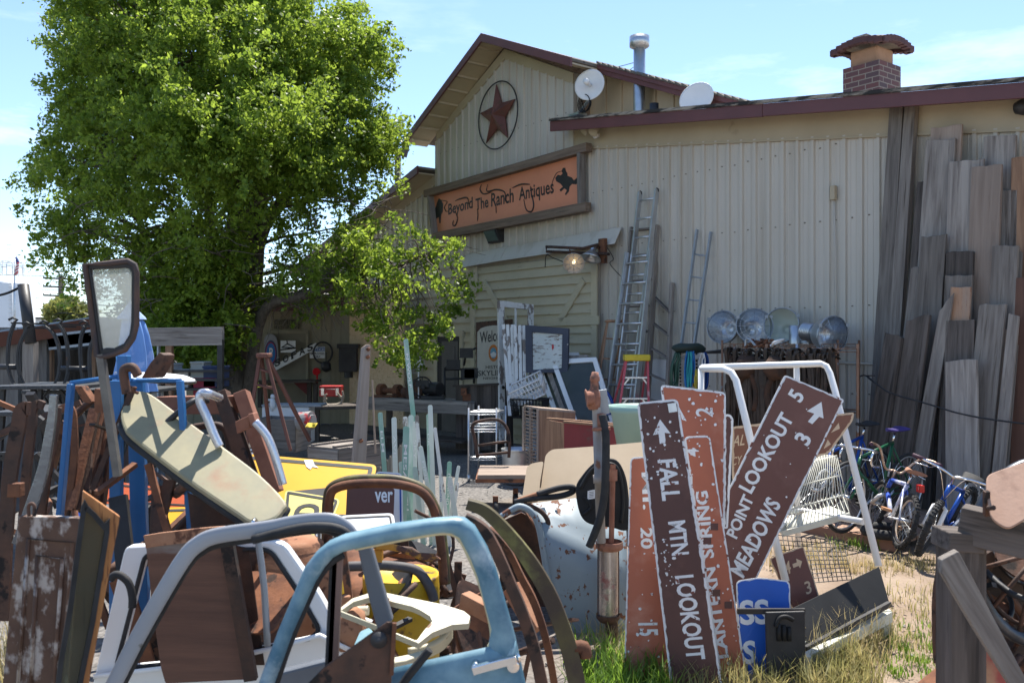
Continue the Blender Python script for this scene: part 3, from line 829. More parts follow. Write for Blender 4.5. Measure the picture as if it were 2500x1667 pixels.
for c in cls[::2]:
    best = None
    for s in stems:
        for i, p in enumerate(s[4:]):
            d = (p - c).length + max(0, p.z - c.z + .3) * 1.5
            if best is None or d < best[0]: best = (d, p, i)
    if best[0] < 4.2: limb(best[1], c, .022 + .012 * best[0], .006, .35, 4, 5)
for x, y in [(rt.uniform(560, 960), rt.uniform(470, 760)) for i in range(150)] + [(rt.uniform(160, 560), rt.uniform(420, 800)) for i in range(110)]:
    a = P(x, y, YT - rt.uniform(-1, 2.6)); limb(a, a + Vector((rt.uniform(-1, 1), rt.uniform(-.5, .5), rt.uniform(-.5, .4))) * .9, .009, .004, .6, 4, 4)
build(mb, 'branch', m_bark, tree, M=Matrix.Translation(base))
mb = MB()
YL = 14.2
main = cr([base + V3(.1, -.2, .55), P(640, 770, 15.6), P(745, 722, 15.0), P(850, 690, 14.5), P(960, 655, YL), P(1070, 610, YL)], 6)
mb.tube(main, [.12 - .105 * i / (len(main) - 1) for i in range(len(main))], 8)
lc = [(760, 640), (790, 660), (740, 690), (810, 610), (770, 600), (720, 650), (700, 700), (840, 590), (865, 570), (820, 640), (800, 690), (840, 690), (880, 575), (780, 720), (860, 610), (830, 560), (905, 560), (1000, 560), (1035, 575), (1060, 600), (1090, 600), (1110, 640), (1130, 690), (1140, 720), (1115, 760), (1090, 745), (1070, 690), (1040, 640), (1010, 620), (975, 600), (950, 625), (930, 590), (905, 600), (900, 640), (925, 660), (960, 680), (985, 700), (940, 720), (905, 720), (885, 760), (920, 790), (945, 810), (960, 840), (975, 870), (985, 890), (1000, 850), (1010, 820), (1035, 850), (1060, 800), (1075, 780), (1005, 760), (875, 690), (860, 640), (880, 610), (1000, 720), (985, 775), (930, 760), (895, 800), (1050, 870), (850, 720), (830, 660)]
pts = []
for x, y in lc:
    c = P(x + rt.uniform(-8, 8), y, YL + rt.uniform(-.9, .7))
    b = min(main[8:], key=lambda p: (p - c).length); limb(b, c, .016, .005, .4, 4, 5)
    for k in range(4): pts.append(spray(c, rt.randint(26, 56), rt.uniform(.2, .45), .06, Vector((.2, -.2, -.3)), .7))
for i in range(150):
    b = rt.choice(main[10:]) + Vector((rt.uniform(-.4, .4), rt.uniform(-.4, .4), rt.uniform(-.4, .3)))
    limb(b, b + Vector((rt.uniform(-.6, .6), rt.uniform(-.4, .4), rt.uniform(-.7, .25))), .006, .003, .6, 4, 4)
pts = np.concatenate(pts)
quads_mesh('low_foliage', leaves(pts, .074), len(pts), m_leaf, tree)
build(mb, 'low_limb', m_bark, tree, M=Matrix.Translation(base))
pts = []
for i in range(330):
    pts.append(spray(P(rt.uniform(335, 585), rt.uniform(560, 890), YT - rt.uniform(-.8, 1.8)), rt.randint(40, 95), rt.uniform(.25, .55), .09, Vector((0, -.2, -.4))))
for i in range(16):
    c = P(rt.uniform(560, 620), rt.uniform(690, 830), YT - rt.uniform(-.5, .5)); n = 160
    pts.append(np.array(c)[None] + unit(NR.normal(size=(n, 3))) * (NR.random_sample((n, 1)) ** .5) * .25)
pts = np.concatenate(pts)
quads_mesh('base_shoots', leaves(pts, .09), len(pts), m_leaf, tree)

Yk = 95.0
tk = thing('storage_tank', 'white cylindrical storage tank with a railed top beyond the brown roofed shed', 'tank')
c = P(*zF(120, 790), Yk); c.z = 0; r = (P(*zF(312, 600), Yk) - P(*zF(-72, 600), Yk)).x / 2
zt = P(*zF(100, 378), Yk).z; zc = P(*zF(100, 335), Yk).z
mb = MB(); mb.lathe([(r, 0), (r, zt), (r * .96, zt + .15), (r * .45, zc), (0, zc + .1)], c, UP, 40)
build(mb, 'shell', mat('tank_white', (.78, .78, .77), (.74, .74, .73), sc=.5, rough=.5, bump=0), tk)
mb = MB()
rl_ = [c + V3(math.cos(a) * r * .5, math.sin(a) * r * .5, zc + .4) for a in [i * math.pi / 6 for i in range(12)]]
for p in rl_: mb.tube([p, p + UP * 1.6], .06, 5)
for h in (1.0, 1.6): mb.tube([p + UP * h for p in rl_], .05, 5, closed=True)
build(mb, 'railing', m_white, tk)
mb = MB(); q = c + V3(r * .4, -r * .93, 0)
for s in (-.25, .25): mb.tube([q + V3(s, 0, 0), q + V3(s, 0, zt + .5)], .05, 4)
for i in range(28): mb.tube([q + V3(-.25, 0, i * .45), q + V3(.25, 0, i * .45)], .03, 4)
build(mb, 'ladder', m_white, tk)
fp = thing('flag_pole', 'slim pole with a waving stars and stripes flag above the white tank', 'flag pole')
Yf = 70.0
a, b = P(*zF(140, 1000), Yf), P(*zF(141, 70), Yf); a.z = 0
mb = MB(); mb.tube([a, b], [.1, .05], 6); build(mb, 'pole', m_galv, fp)
top, low = P(*zF(144, 92), Yf), P(*zF(146, 246), Yf); fl_ = P(*zF(192, 205), Yf)
def flag_pt(u, v):
    p = top.lerp(low, v); q = P(*zF(192, 165), Yf).lerp(P(*zF(160, 250), Yf), v)
    k = p.lerp(q, u); k.z += -.35 * math.sin(u * 3.1); k.y += .35 * math.sin(u * 6 + v); return k
m_fr = mat('flag_red', (.42, .05, .06), bump=0); m_fw = mat('flag_white', (.72, .72, .74), bump=0); m_fb = mat('flag_blue', (.05, .07, .22), bump=0)
for nm, mm, rows in (('red_stripes', m_fr, (0, 2, 4, 6)), ('white_stripes', m_fw, (1, 3, 5))):
    mb = MB()
    for rr in rows:
        u0 = .42 if rr < 4 else 0
        mb.sheet([[flag_pt(u0 + (1 - u0) * i / 8, (rr + dv) / 7) for i in range(9)] for dv in (0, 1)], .03)
    build(mb, nm, mm, fp)
mb = MB(); mb.sheet([[flag_pt(.42 * i / 5, v * 4 / 7) for i in range(6)] for v in (0, .5, 1)], .03); build(mb, 'canton', m_fb, fp)
def pole(x, yt, Y, r, arms, label, w=0):
    p = thing('utility_pole', label, 'utility pole'); a = P(x, yt, Y); b = a.copy(); b.z = 0
    mb = MB(); mb.tube([b, a], [r * 1.2, r], 7); build(mb, 'pole', m_wooddark, p)
    for y in arms:
        q = P(x, y, Y); mb = MB(); mb.bar(q + V3(-w, -.2, .1), q + V3(w, -.2, -.1), .22, .18, UP)
        for s in (-1, -.6, .6, 1): mb.tube([q + V3(w * s, -.2, 0), q + V3(w * s, -.2, .35)], .07, 5)
        build(mb, 'cross_arm', m_wooddark, p)
    return p
Yp = 110.0
pole(zF(585, 0)[0], zF(0, 300)[1], Yp, .32, [zF(0, v)[1] for v in (402, 487, 577, 322)], 'tall wooden power pole with four cross arms left of the tree', 2.1)
pole(zF(323, 0)[0], zF(0, 612)[1], 140, .2, [], 'thin bare utility pole just right of the white tank')
pole(zF(466, 0)[0], zF(0, 590)[1], 170, .2, [], 'thinner distant utility pole standing left of the olive tree')
pole(zW(2283, 0)[0], zW(0, 860)[1], 30, .11, [zW(0, 880)[1]], 'weathered utility pole rising behind the lean-to roof beside the tree', .35)
for i, (y0, y1) in enumerate(((158, 150), (180, 175), (274, 270), (470, 520), (600, 575), (405, 400))):
    mb = MB(); a, b = P(*zF(-700, y0 - 12), 105), P(*zF(2600, y1), 118); m_ = a.lerp(b, .5) - UP * .5
    mb.tube(cr([a, m_, b], 10), .035, 4)
    tag(build(mb, 'power_line', m_blackmet), ['dark power line highest in the left sky above the flag', 'second power line just under the highest one', 'power line crossing the sky at the flag foot', 'sagging power line passing behind the tank top', 'lowest power line running just above the shed roof', 'power line level with the upper cross arms'][i], 'cable', 'power lines in the left sky')
dt = thing('olive_tree', 'small distant yellow green tree behind the brown roofed shed', 'tree')
pts = []
for i in range(60):
    x, y = rt.uniform(505, 860), 0
    top_ = 560 + abs(x - 660) * .45 if x < 780 else 650
    y = rt.uniform(top_, 760); c = P(*zF(x, y), 60 + rt.uniform(-1.5, 1.5)); n = 70
    pts.append(np.array(c)[None] + unit(NR.normal(size=(n, 3))) * (NR.random_sample((n, 1)) ** .5) * .75)
pts = np.concatenate(pts); quads_mesh('crown', leaves(pts, .42), len(pts), leafmat('olive_leaf', (.10, .12, .03), (.17, .18, .05), .4), dt)
mb = MB(); a = P(*zF(660, 780), 60); a.z = 0; mb.tube([a, P(*zF(660, 620), 60)], [.3, .08], 7)
for i in range(8): mb.tube([P(*zF(660, 720), 60), P(*zF(rt.uniform(530, 830), rt.uniform(600, 700)), 60)], [.1, .03], 5)
build(mb, 'trunk', m_bark, dt)
ft = MB(); pts = []
for i in range(240):
    x = rt.uniform(-260, 260); Y = rt.uniform(190, 260); n = 40
    c = Vector((x, Y, rt.uniform(.5, 3.0))); pts.append(np.array(c)[None] + unit(NR.normal(size=(n, 3))) * (NR.random_sample((n, 1)) ** .5) * 2.6)
pts = np.concatenate(pts); o = quads_mesh('far_bushes', leaves(pts, 1.4), len(pts), leafmat('far_leaf', (.06, .08, .03), (.10, .12, .05), .3)); o['kind'] = 'stuff'
mb = MB(); a = P(*zF(345, 735), 130); mb.box((a.x + 6, 130, 3), (9, 6, P(0, zF(0, 718)[1], 130).z - 3 + 0))
hs = thing('far_building', 'long low white building at the horizon behind the shed roof', 'building')
build(mb, 'wall', m_white, hs)
mb = MB(); zt = 2 * P(0, zF(0, 718)[1], 130).z - 3 + 0; zt = P(0, zF(0, 718)[1], 130).z
mb.box((a.x + 6, 130, zt + .15), (9.4, 6.4, .15)); build(mb, 'roof', m_roof, hs)
def text_mesh(body, bold=0.0):
    cu = bpy.data.curves.new('t', 'FONT'); cu.body = body; cu.offset = bold; cu.resolution_u = 3
    ob = bpy.data.objects.new('t', cu); COL.objects.link(ob)
    dg = bpy.context.evaluated_depsgraph_get(); dg.update()
    me = bpy.data.meshes.new_from_object(ob.evaluated_get(dg))
    vs = [v.co.copy() for v in me.vertices]; fs = [tuple(f.vertices) for f in me.polygons]
    bpy.data.objects.remove(ob); bpy.data.curves.remove(cu); bpy.data.meshes.remove(me)
    return vs, fs
def text3(body, a, u, v, m, parent, name='lettering', bold=0.0, n=None):
    """lettering from baseline start a, u whole baseline vector, v cap height vector"""
    vs, fs = text_mesh(body, bold)
    x0 = min(q.x for q in vs); x1 = max(q.x for q in vs); y1 = max(q.y for q in vs)
    mb = MB(); mb.add([a + u * ((q.x - x0) / (x1 - x0)) + v * (q.y / y1) for q in vs], fs)
    return build(mb, name, m, parent)
def text(body, pl, a, b, c, m, parent, off=.004, **k):
    pl = pl.off(off); A, B, C = pl(*a), pl(*b), pl(*c)
    return text3(body, A, B - A, C - A, m, parent, **k)
def face_of(pl, pts, m, parent, name, off=.003, r=0, n=4, th=.001):
    q = pl.off(off).pts(pts); q = rnd(q, r, n) if r else q
    mb = MB(); mb.plate(q, -pl.n * th); return build(mb, name, m, parent)
def chips(pl, poly, k, s, m, parent, seed, name='chipped_paint', off=.0055):
    """irregular chips of missing paint on a sign face"""
    rr = random.Random(seed); mb = MB(); p2 = pl.off(off); c = 0
    xs = [p[0] for p in poly]; ys = [p[1] for p in poly]
    while c < k:
        x, y = rr.uniform(min(xs), max(xs)), rr.uniform(min(ys), max(ys))
        if not inpoly(x, y, poly): continue
        c += 1; r = s * rr.choice((.5, .7, 1, 1.6)); nn = rr.randint(5, 8)
        q = [p2(x + math.cos(a) * r * rr.uniform(.6, 1.3), y + math.sin(a) * r * rr.uniform(.6, 1.3)) for a in [2 * math.pi * i / nn for i in range(nn)]]
        mb.plate(q, -pl.n * .001)
    o = build(mb, name, m, parent); o['kind'] = 'stuff'; return o
def sign(name, label, pl, pts, mf, mb_, border=.012, th=.004, r=.03, group=None, cat='sign'):
    """plate with a border rim and a coloured face"""
    s = thing(name, label, cat, group)
    q = rnd(pl.pts(pts), r, 4) if r else pl.pts(pts)
    m = MB(); m.plate(q, -pl.n * th); build(m, 'panel', mb_, s)
    if border:
        nn = Vector()
        for i in range(len(q)): nn += q[i].cross(q[(i + 1) % len(q)])
        f = inset(q, border); f = [p.lerp(f[(i + 1) % len(f)], k / j) + V3(R.gauss(0, .0018), 0, R.gauss(0, .0018)) + pl.n * .0025 for i, p in enumerate(f) for j in (max(1, int((f[(i + 1) % len(f)] - p).length / .02)),) for k in range(j)]
        m = MB(); m.plate(f, -pl.n * .0015); build(m, 'face', mf, s)
    return s
def ladder(name, label, bl, br, tl, tr, rungs, w, t, m, group=None, rung_r=.017, mr=None, flat=False, cat='ladder'):
    """bl,br,tl,tr world points of the rails; rungs = list of fractions"""
    s = thing(name, label, cat, group); side = (br - bl)
    for a, b in ((bl, tl), (br, tr)):
        mb = MB(); mb.bar(a, b, t, w, side); build(mb, 'side_rail', m, s, M=axes(b - a, side) if m in (m_wood, m_woodbrown, m_wooddark) else None, bev=.003)
    for f in rungs:
        a, b = bl.lerp(tl, f), br.lerp(tr, f); mb = MB()
        if flat: mb.bar(a, b, .025, .09, (tl - bl)); o = build(mb, 'rung', mr or m, s, M=axes(b - a))
        else: mb.tube([a, b], rung_r, 7); o = build(mb, 'rung', mr or m, s)
    return s

st = thing('star_ornament', 'rusty red metal barn star inside a thin wire ring on the gable', 'wall ornament')
ws = WO(.08); cs = ws(*zU(505, 549))
rad = (ws(*zU(505, 358)) - ws(*zU(505, 740))).length / 2
mb = MB(); mb.tube([cs + (D * math.cos(a) + UP * math.sin(a)) * rad for a in [i * math.pi / 32 for i in range(64)]], .014, 6, closed=True)
m_starm = mat('star_red', (.10, .033, .026), (.14, .05, .036), (.09, .05, .035), sc=3, rough=.6, bump=.2)
build(mb, 'ring', m_blackmet, st)
tips = [(c - cs) for c in ws.pts(zz(zU, (497, 368), (606, 455), (563, 680), (437, 713), (403, 538)))]
an = [math.atan2(t.z, t.dot(D)) for t in tips]
mb = MB(); vs = [cs + NW * .14]
for i in range(5):
    vs.append(cs + tips[i])
    a0, a1 = an[i], an[(i + 1) % 5]
    while a1 > a0: a1 -= 2 * math.pi
    a = (a0 + a1) / 2; vs.append(cs + (D * math.cos(a) + UP * math.sin(a)) * rad * .40)
back = [v - NW * .015 for v in vs[1:]]
mb.add(vs, [(0, i, i % 10 + 1) for i in range(1, 11)]); mb.add(back, [tuple(range(9, -1, -1))])
build(mb, 'star', m_starm, st)
sg = thing('shop_sign', 'long orange shop sign in a wooden frame with black western lettering and riders', 'sign')
p1 = WO(.10)
mb = MB(); mb.plate(p1.pts(zz(zU, (122, 1003), (978, 768), (978, 1062), (150, 1240))), -NW * .03)
build(mb, 'board', mat('coral_board', (.68, .27, .155), (.63, .245, .14), (.55, .22, .13), sc=1.2, rough=.6, bump=.02, sc3=6, t3=(.6, .75)), sg)
p2 = WO(.16)
for nm, a, b, w in (('frame_beam', (95, 1000), (1030, 732), .15), ('frame_beam', (140, 1248), (1026, 1074), .16), ('frame_post', (985, 760), (990, 1062), .09), ('frame_post', (118, 1000), (145, 1240), .08)):
    A_, B_ = p2(*zU(*a)), p2(*zU(*b)); mb = MB()
    sd = (B_ - A_).cross(NW); mb.bar(A_, B_, w, .14, sd); build(mb, nm, mat('sign_beam', (.13, .095, .07), (.21, .155, .115), (.07, .055, .045), sc=2.2, st=GR, sc3=3, t3=(.56, .72), rough=.9, bump=.4, bsc=7) if nm == 'frame_beam' else m_wood, sg, M=axes(B_ - A_), bev=.008)
def flat(pl, pts, off=.004): return pl.off(off).pts(pts)
for wd_, a, b, c in (('Beyond', (222, 1118), (362, 1078), (222, 1058)), ('The', (380, 1092), (453, 1074), (378, 1028)), ('Ranch', (468, 1072), (597, 1044), (468, 996)), ('Antiques', (628, 1036), (828, 992), (626, 962))):
    text(wd_, p1, zU(*a), zU(*b), zU(*c), m_letb, sg, bold=.018)
def swash(*l, r=.016):
    q = cr(flat(p1, zz(zU, *l), .006), 6); k = len(q); mb = MB()
    mb.tube(q, [r * (.35 + .65 * math.sin(math.pi * (i + .5) / k)) for i in range(k)], 5, up=NW); build(mb, 'flourish', m_letb, sg)
swash((262, 1100), (275, 1140), (262, 1180), (248, 1175), (252, 1150)); swash((340, 1060), (330, 1022), (290, 1028), (262, 1040)); swash((388, 1085), (392, 1120), (389, 1155), r=.012)
swash((470, 990), (425, 1000), (405, 975), (412, 945)); swash((448, 945), (445, 985), (500, 975), (545, 990), (548, 1040)); swash((495, 1065), (497, 1110), r=.01)
swash((690, 945), (640, 945), (590, 965)); swash((655, 1030), (670, 1090), (700, 1100), (712, 1060), (700, 1000), (692, 955)); swash((180, 1035), (215, 1045), (200, 1075), (210, 1100), (226, 1096), r=.01)
swash((880, 868), (845, 880), (822, 925), (815, 960), r=.007)
for pts in (((836, 908), (850, 890), (868, 893), (878, 882), (872, 868), (880, 850), (894, 850), (897, 868), (906, 882), (906, 896), (930, 905), (943, 922), (970, 898), (963, 915), (972, 912), (962, 930), (970, 934), (955, 945), (932, 943), (918, 958), (914, 985), (898, 1006), (891, 1003), (902, 978), (888, 968), (868, 987), (860, 975), (880, 958), (864, 940), (842, 928)),
            ((168, 1024), (182, 1036), (193, 1058), (190, 1100), (181, 1120), (178, 1166), (170, 1168), (168, 1132), (154, 1142), (151, 1170), (143, 1168), (143, 1140), (132, 1102), (150, 1075), (158, 1048))):
    face_of(p1, zz(zU, *pts), m_letb, sg, 'rider_silhouette', .004)
wl_ = thing('wall_pack_light', 'dark glazed wall pack light fixed below the orange sign', 'wall lamp')
a = WO(.09)(*zU(488, 1238)); mb = MB(); mb.hexa([a + D * x + UP * z + NW * o for x, o, z in ((-.2, -.09, -.14), (.2, -.09, -.14), (.2, .02, -.14), (-.2, .02, -.14))], [a + D * x + UP * z + NW * o for x, o, z in ((-.2, -.09, .14), (.2, -.09, .14), (.2, .13, .10), (-.2, .13, .10))])
build(mb, 'housing', m_blackmet, wl_, bev=.012)
mb = MB(); mb.hexa([a + D * x + UP * z + NW * o for x, o, z in ((-.17, .03, -.11), (.17, .03, -.11), (.17, .045, -.11), (-.17, .045, -.11))], [a + D * x + UP * z + NW * o for x, o, z in ((-.17, .135, .075), (.17, .135, .075), (.17, .15, .075), (-.17, .15, .075))])
build(mb, 'lens', mat('lens', (.10, .14, .13), rough=.1, bump=0), wl_)
fl = thing('flood_light', 'twin head beige security flood light under the wing eave corner', 'flood light')
a = WO(.05)(*zU(1040, 612)); mb = MB(); mb.box(a, (.1, .05, .06), (D, NW, UP)); build(mb, 'base', m_white, fl, bev=.01)
for x, y, nx in ((1068, 628, .1), (1022, 622, -.3)):
    c = WO(.2)(*zU(x, y)); mb = MB(); ax = (NW * .7 + D * nx - UP * .6).normalized(); mb.lathe([(.0, -.12), (.05, -.12), (.055, 0), (.085, .1), (.075, .1), (0, .08)], c, ax, 14); mb.tube([a, c], .02, 6); build(mb, 'lamp_head', m_tan, fl)
mb = MB(); mb.lathe([(0, -.06), (.04, -.05), (.045, .04), (0, .05)], WO(.16)(*zU(1070, 665)), NW - UP * .4, 12); build(mb, 'sensor', m_white, fl)
def dish(label, pl, c, face, r, ax, foot, coil):
    d = thing('satellite_dish', label, 'satellite dish', 'dishes on the wing roof')
    C_ = pl(*c); ax = Vector(ax).normalized()
    mb = MB(); prof = [(r * i / 8, .16 * r * (i / 8) ** 2) for i in range(9)]; prof += [(r * (1 - i / 8) * .99, .16 * r * (1 - i / 8) ** 2 - .02) for i in range(9)]
    mb.lathe(prof, C_, ax, 28); build(mb, 'reflector', m_white, d)
    f = pl(*foot); mb = MB(); mb.tube([C_ - ax * .02, C_ - ax * .14 - UP * .1, f], .028, 7); mb.box(f, (.12, .1, .02), (D, NW, UP)); build(mb, 'mast', m_galv, d)
    if coil:
        mb = MB(); mb.tube([C_ + ax * .02, C_ + ax * r * .55], .035, 8); mb.lathe([(.05, 0), (.05, .08), (0, .08)], C_ + ax * r * .5, ax, 12); build(mb, 'feed_horn', m_white, d)
        mb = MB()
        for k in range(4): mb.tube([f + D * .22 + UP * .14 + (D * math.cos(b) + UP * math.sin(b)) * (.12 + .01 * k) + NW * .02 * k for b in [i * math.pi / 9 for i in range(18)]], .008, 5, closed=True)
        mb.tube(cr([f + D * .2, f + D * .1 + UP * .3, C_ - ax * .1], 5), .008, 5); build(mb, 'cable', m_black, d)
    return d
dish('white dish with feed horn and coiled cable at the gable corner', WO(.15), zU(1037, 378), None, .265, V3(-.42, -.85, .08), zU(965, 548), True)
dish('plain tan dish half hidden behind the maroon wing roof edge', WO(.15), zV(475, 575), None, .26, V3(-.5, -.8, .3), zV(470, 640), False)
ln = thing('eave_lantern', 'small black lantern at the far right end of the wing eave', 'wall lamp')
c = WO(.12)(*zV(2348, 618)); mb = MB(); mb.lathe([(0, -.1), (.06, -.08), (.09, 0), (.06, .08), (0, .1)], c, D, 14); build(mb, 'shade', m_blackmet, ln)
mb = MB(); mb.tube([c, c - NW * .1], .02, 6); build(mb, 'arm', m_blackmet, ln)
gs = thing('swing_arm_lamp', 'rusty pipe swing arm with two metal shade work lamps, one lit', 'lamp')
wa = WO(.34); wb_ = WO(.75)
mb = MB(); r_ = .024
mb.tube([wa(*zU(1145, 1345)), wa(*zU(1090, 1342)), wb_(*zU(785, 1330)), wb_(*zU(785, 1302)), wb_(*zU(995, 1312)), wa(*zU(1080, 1290)), wa(*zU(1085, 1312))], r_, 8)
build(mb, 'arm', m_darkrust, gs)
mb = MB(); mb.tube(cr([wb_(*zU(880, 1388)), wb_(*zU(820, 1365)), wb_(*zU(785, 1350)), wb_(*zU(778, 1420))], 5), .008, 5); mb.tube(cr([wa(*zU(1130, 1300)), wa(*zU(1170, 1370)), wa(*zU(1150, 1400)), wa(*zU(1210, 1470))], 5), .007, 5); build(mb, 'cord', m_black, gs)
def shade(c, ax, r, lit):
    ax = Vector(ax).normalized(); mb = MB()
    mb.lathe([(.04, -.24), (.05, -.17), (.06, -.13), (r * .55, -.10), (r * .9, -.03), (r, 0), (r * .97, 0), (r * .86, -.025), (r * .5, -.09), (.05, -.12), (0, -.12)], c, ax, 22)
    s = build(mb, 'shade', m_galv if not lit else mat('shade_inside', (.46, .40, .33), (.42, .36, .3), rough=.5, bump=0), gs)
    mb = MB(); mb.lathe([(0, .02), (.022, .015), (.03, -.015), (.024, -.05), (.02, -.11), (0, -.12)], c - ax * .03, ax, 12)
    build(mb, 'bulb', emit('lit_bulb', (1, .78, .45), 1.1) if lit else m_white, s)
    if lit:
        mb = MB(); u = ax.orthogonal().normalized(); w = ax.cross(u)
        for q in (.4, .8, 1.0): mb.tube([c + (u * math.cos(a) + w * math.sin(a)) * r * q + ax * .08 * (1 - q * q) for a in [i * math.pi / 10 for i in range(20)]], .004, 4, closed=True)
        for k in range(4): mb.tube([c + (u * math.cos(k * math.pi / 4) + w * math.sin(k * math.pi / 4)) * r * q + ax * .08 * (1 - q * q) for q in (-1, -.5, 0, .5, 1)], .004, 4)
        build(mb, 'guard', m_galv, s)
c1 = wb_.off(-.1)(*zU(942, 1398)); shade(c1, V3(-.12, -.9, -.42), .175, True)
c2 = wa.off(.12)(*zU(1040, 1372)); shade(c2, V3(-.30, -.25, -.92) + D * .05, .17, False)
mb = MB(); mb.tube([wb_(*zU(918, 1320)), c1 - V3(-.12, -.9, -.42) * .2], .012, 6); mb.tube([wa(*zU(1083, 1310)), c2 + V3(.28, .2, .9) * .22], .014, 6); build(mb, 'hanger', m_darkrust, gs)
br_ = WO(.06); mb = MB()
for l in (((205, 360), (206, 465)), ((100, 405), (205, 380)), ((105, 410), (140, 440), (180, 455), (204, 460)), ((120, 405), (135, 425), (150, 415), (140, 402)), ((160, 425), (175, 440), (185, 420), (172, 410))):
    q = br_.pts(zz(zH, *l)); mb.tube(cr(q, 4) if len(q) > 2 else q, .012, 5)
tag(build(mb, 'plant_bracket', m_blackmet), 'scrolled black iron plant bracket above the dark small doorway', 'bracket')

def plank_plane(base, k=.09):
    w = (UP - NW * k).normalized()
    return PL(P0 + NW * (base + .54), D.cross(w))
woods = [m_wood, m_woodbrown, m_woodpale, m_wooddark]
plk = [
 (zN(205, 8), zN(297, 8), .066, 0, 0, 'left of the pair of tall dark beams reaching the wing eave', 1232, .09, m_wood),
 (zN(309, 8), zN(384, 8), .072, 0, 0, 'right one of the two tall dark beams reaching the wing eave', 1235, .09, m_wood),
 (zN(503, 180), zN(693, 158), .05, 1, 0, 'pinkish short topped plank tallest behind the left grey boards', 1240, .04, m_woodpale),
 (zN(470, 275), zN(648, 252), .075, 2, 0, 'wide grey plank in front of the pinkish topped board', 1240, .04, m_wood),
 (zN(628, 412), zN(845, 398), .03, 3, 0, 'broad grey plank with a long dark crack down the middle', 1245, .04, m_wood),
 (zN(872, 240), zN(1070, 225), .04, 1, 0, 'tall grainy plank with a notched end near the right eave', 1250, .04, m_wood),
 (zN(785, 455), zN(970, 435), .03, 4, 0, 'plank with pink heartwood and one big knot', 1250, .04, m_woodpale),
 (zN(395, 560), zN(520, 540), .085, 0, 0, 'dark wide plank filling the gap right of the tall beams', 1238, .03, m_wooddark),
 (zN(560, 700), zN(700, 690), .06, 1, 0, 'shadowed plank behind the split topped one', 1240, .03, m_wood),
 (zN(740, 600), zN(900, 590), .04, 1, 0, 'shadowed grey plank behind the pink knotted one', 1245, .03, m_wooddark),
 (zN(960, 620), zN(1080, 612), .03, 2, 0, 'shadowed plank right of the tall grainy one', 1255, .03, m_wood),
 (zN(1062, 392), zN(1190, 385), .0, 2, 0, 'reddish brown board at the far right edge of the stack', 1275, .03, m_woodbrown),
 (zN(435, 940), zN(582, 922), .09, 5, 0, 'pale grey plank with a split top beside the tall beams', 1245, .04, m_wood),
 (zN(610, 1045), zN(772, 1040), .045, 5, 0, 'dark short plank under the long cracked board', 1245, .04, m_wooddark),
 (zN(600, 1210), zN(765, 1200), .06, 6, 0, 'bluish grey short plank in the middle of the stack', 1245, .04, m_wood),
 (zN(640, 1292), zN(755, 1290), .04, 7, 0, 'orange toned short plank with one nail hole', 1250, .03, mat('orange_plank', (.42, .23, .13), (.34, .25, .19), (.25, .13, .08), sc=2, st=GR, rough=.85, bump=.3, bsc=7)),
 (zN(930, 1005), zN(1084, 998), .065, 6, 0, 'weathered grey plank right of the pink knotted one', 1262, .04, m_wood),
 (zN(1086, 1040), zN(1112, 1045), .07, 5, 0, 'narrow batten on edge right of the weathered plank', 1262, .03, m_wood),
 (zN(838, 1410), zN(1000, 1400), .10, 8, 0, 'cracked grey plank in front on the right half', 1265, .04, m_wood),
 (zN(365, 1155), zN(425, 1150), .12, 4, 0, 'narrow dull plank just right of the tall beams', 1240, .03, m_wood),
 (zO(468, 238), zO(602, 188), .14, 9, 0, 'plank cut at a slant with a pale end and a knot', 1250, .05, m_wooddark),
 (zO(320, 315), zO(405, 345), .17, 10, 0, 'round edged slab post leaning foremost on the left', 1240, .07, m_wooddark),
 (zO(690, 170), zO(765, 40), .17, 8, 0, 'blue grey plank leaning steeply across the middle', 1250, .03, m_wood),
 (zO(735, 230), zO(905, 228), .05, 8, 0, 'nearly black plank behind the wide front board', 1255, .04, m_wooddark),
 (zO(732, 515), zO(922, 498), .0, 11, 0, 'wide low board standing upright at the very front', 1285, .035, m_wood),
 (zO(1165, 190), zO(1212, 200), .09, 9, 0, 'thin pale topped stick far right in front', 1270, .03, m_wood),
 (zO(1062, 300), zO(1150, 300), .12, 7, 0, 'thin pinkish board on edge near the right end', 1275, .03, m_woodpale),
 (zO(1185, 400), zO(1205, 400), .09, 8, 0, 'thinnest grey lath at the right end', 1275, .02, m_wood),
 (zO(1210, -60), zO(1420, -60), .02, 6, 0, 'wide dark red brown sheet closing the right edge', 1300, .02, mat('red_brown_sheet', (.10, .05, .035), (.15, .075, .05), sc=2, st=GR, rough=.8, bump=.3)),
]
for tl, tr_, k, lay, _, lab, yb, th, m in plk:
    pl = plank_plane(.05 * lay)
    if lay: k += R.uniform(-.02, .02); tl, tr_ = (tl[0] - 4, tl[1]), (tr_[0] + 5, tr_[1])
    dy = yb - tl[1]
    q = [pl(*tl), pl(*tr_), pl(tr_[0] + 6 - k * dy, yb + 4), pl(tl[0] - k * dy, yb)]
    zm = min(p.z for p in q); 
    ax = ((q[0] + q[1]) - (q[2] + q[3])).normalized()
    if zm > .01:
        q[2] = q[2] - (q[1] - q[2]) * ((q[2].z - .0) / (q[1].z - q[2].z)); q[3] = q[3] - (q[0] - q[3]) * ((q[3].z) / (q[0].z - q[3].z))
    top = [q[0].lerp(q[1], f) + ax * R.uniform(-.012, .012) for f in (0, .25, .5, .75, 1)]
    mb = MB(); mb.plate(top + [q[2], q[3]], -pl.n * th)
    M = axes(ax, D); M.translation = (q[2] + q[3]) / 2
    tag(build(mb, 'beam' if lay == 0 else 'plank', m, M=M, bev=.004), lab, 'plank' if lay else 'beam', 'planks leaning on the wing wall')
pw = plank_plane(.68)
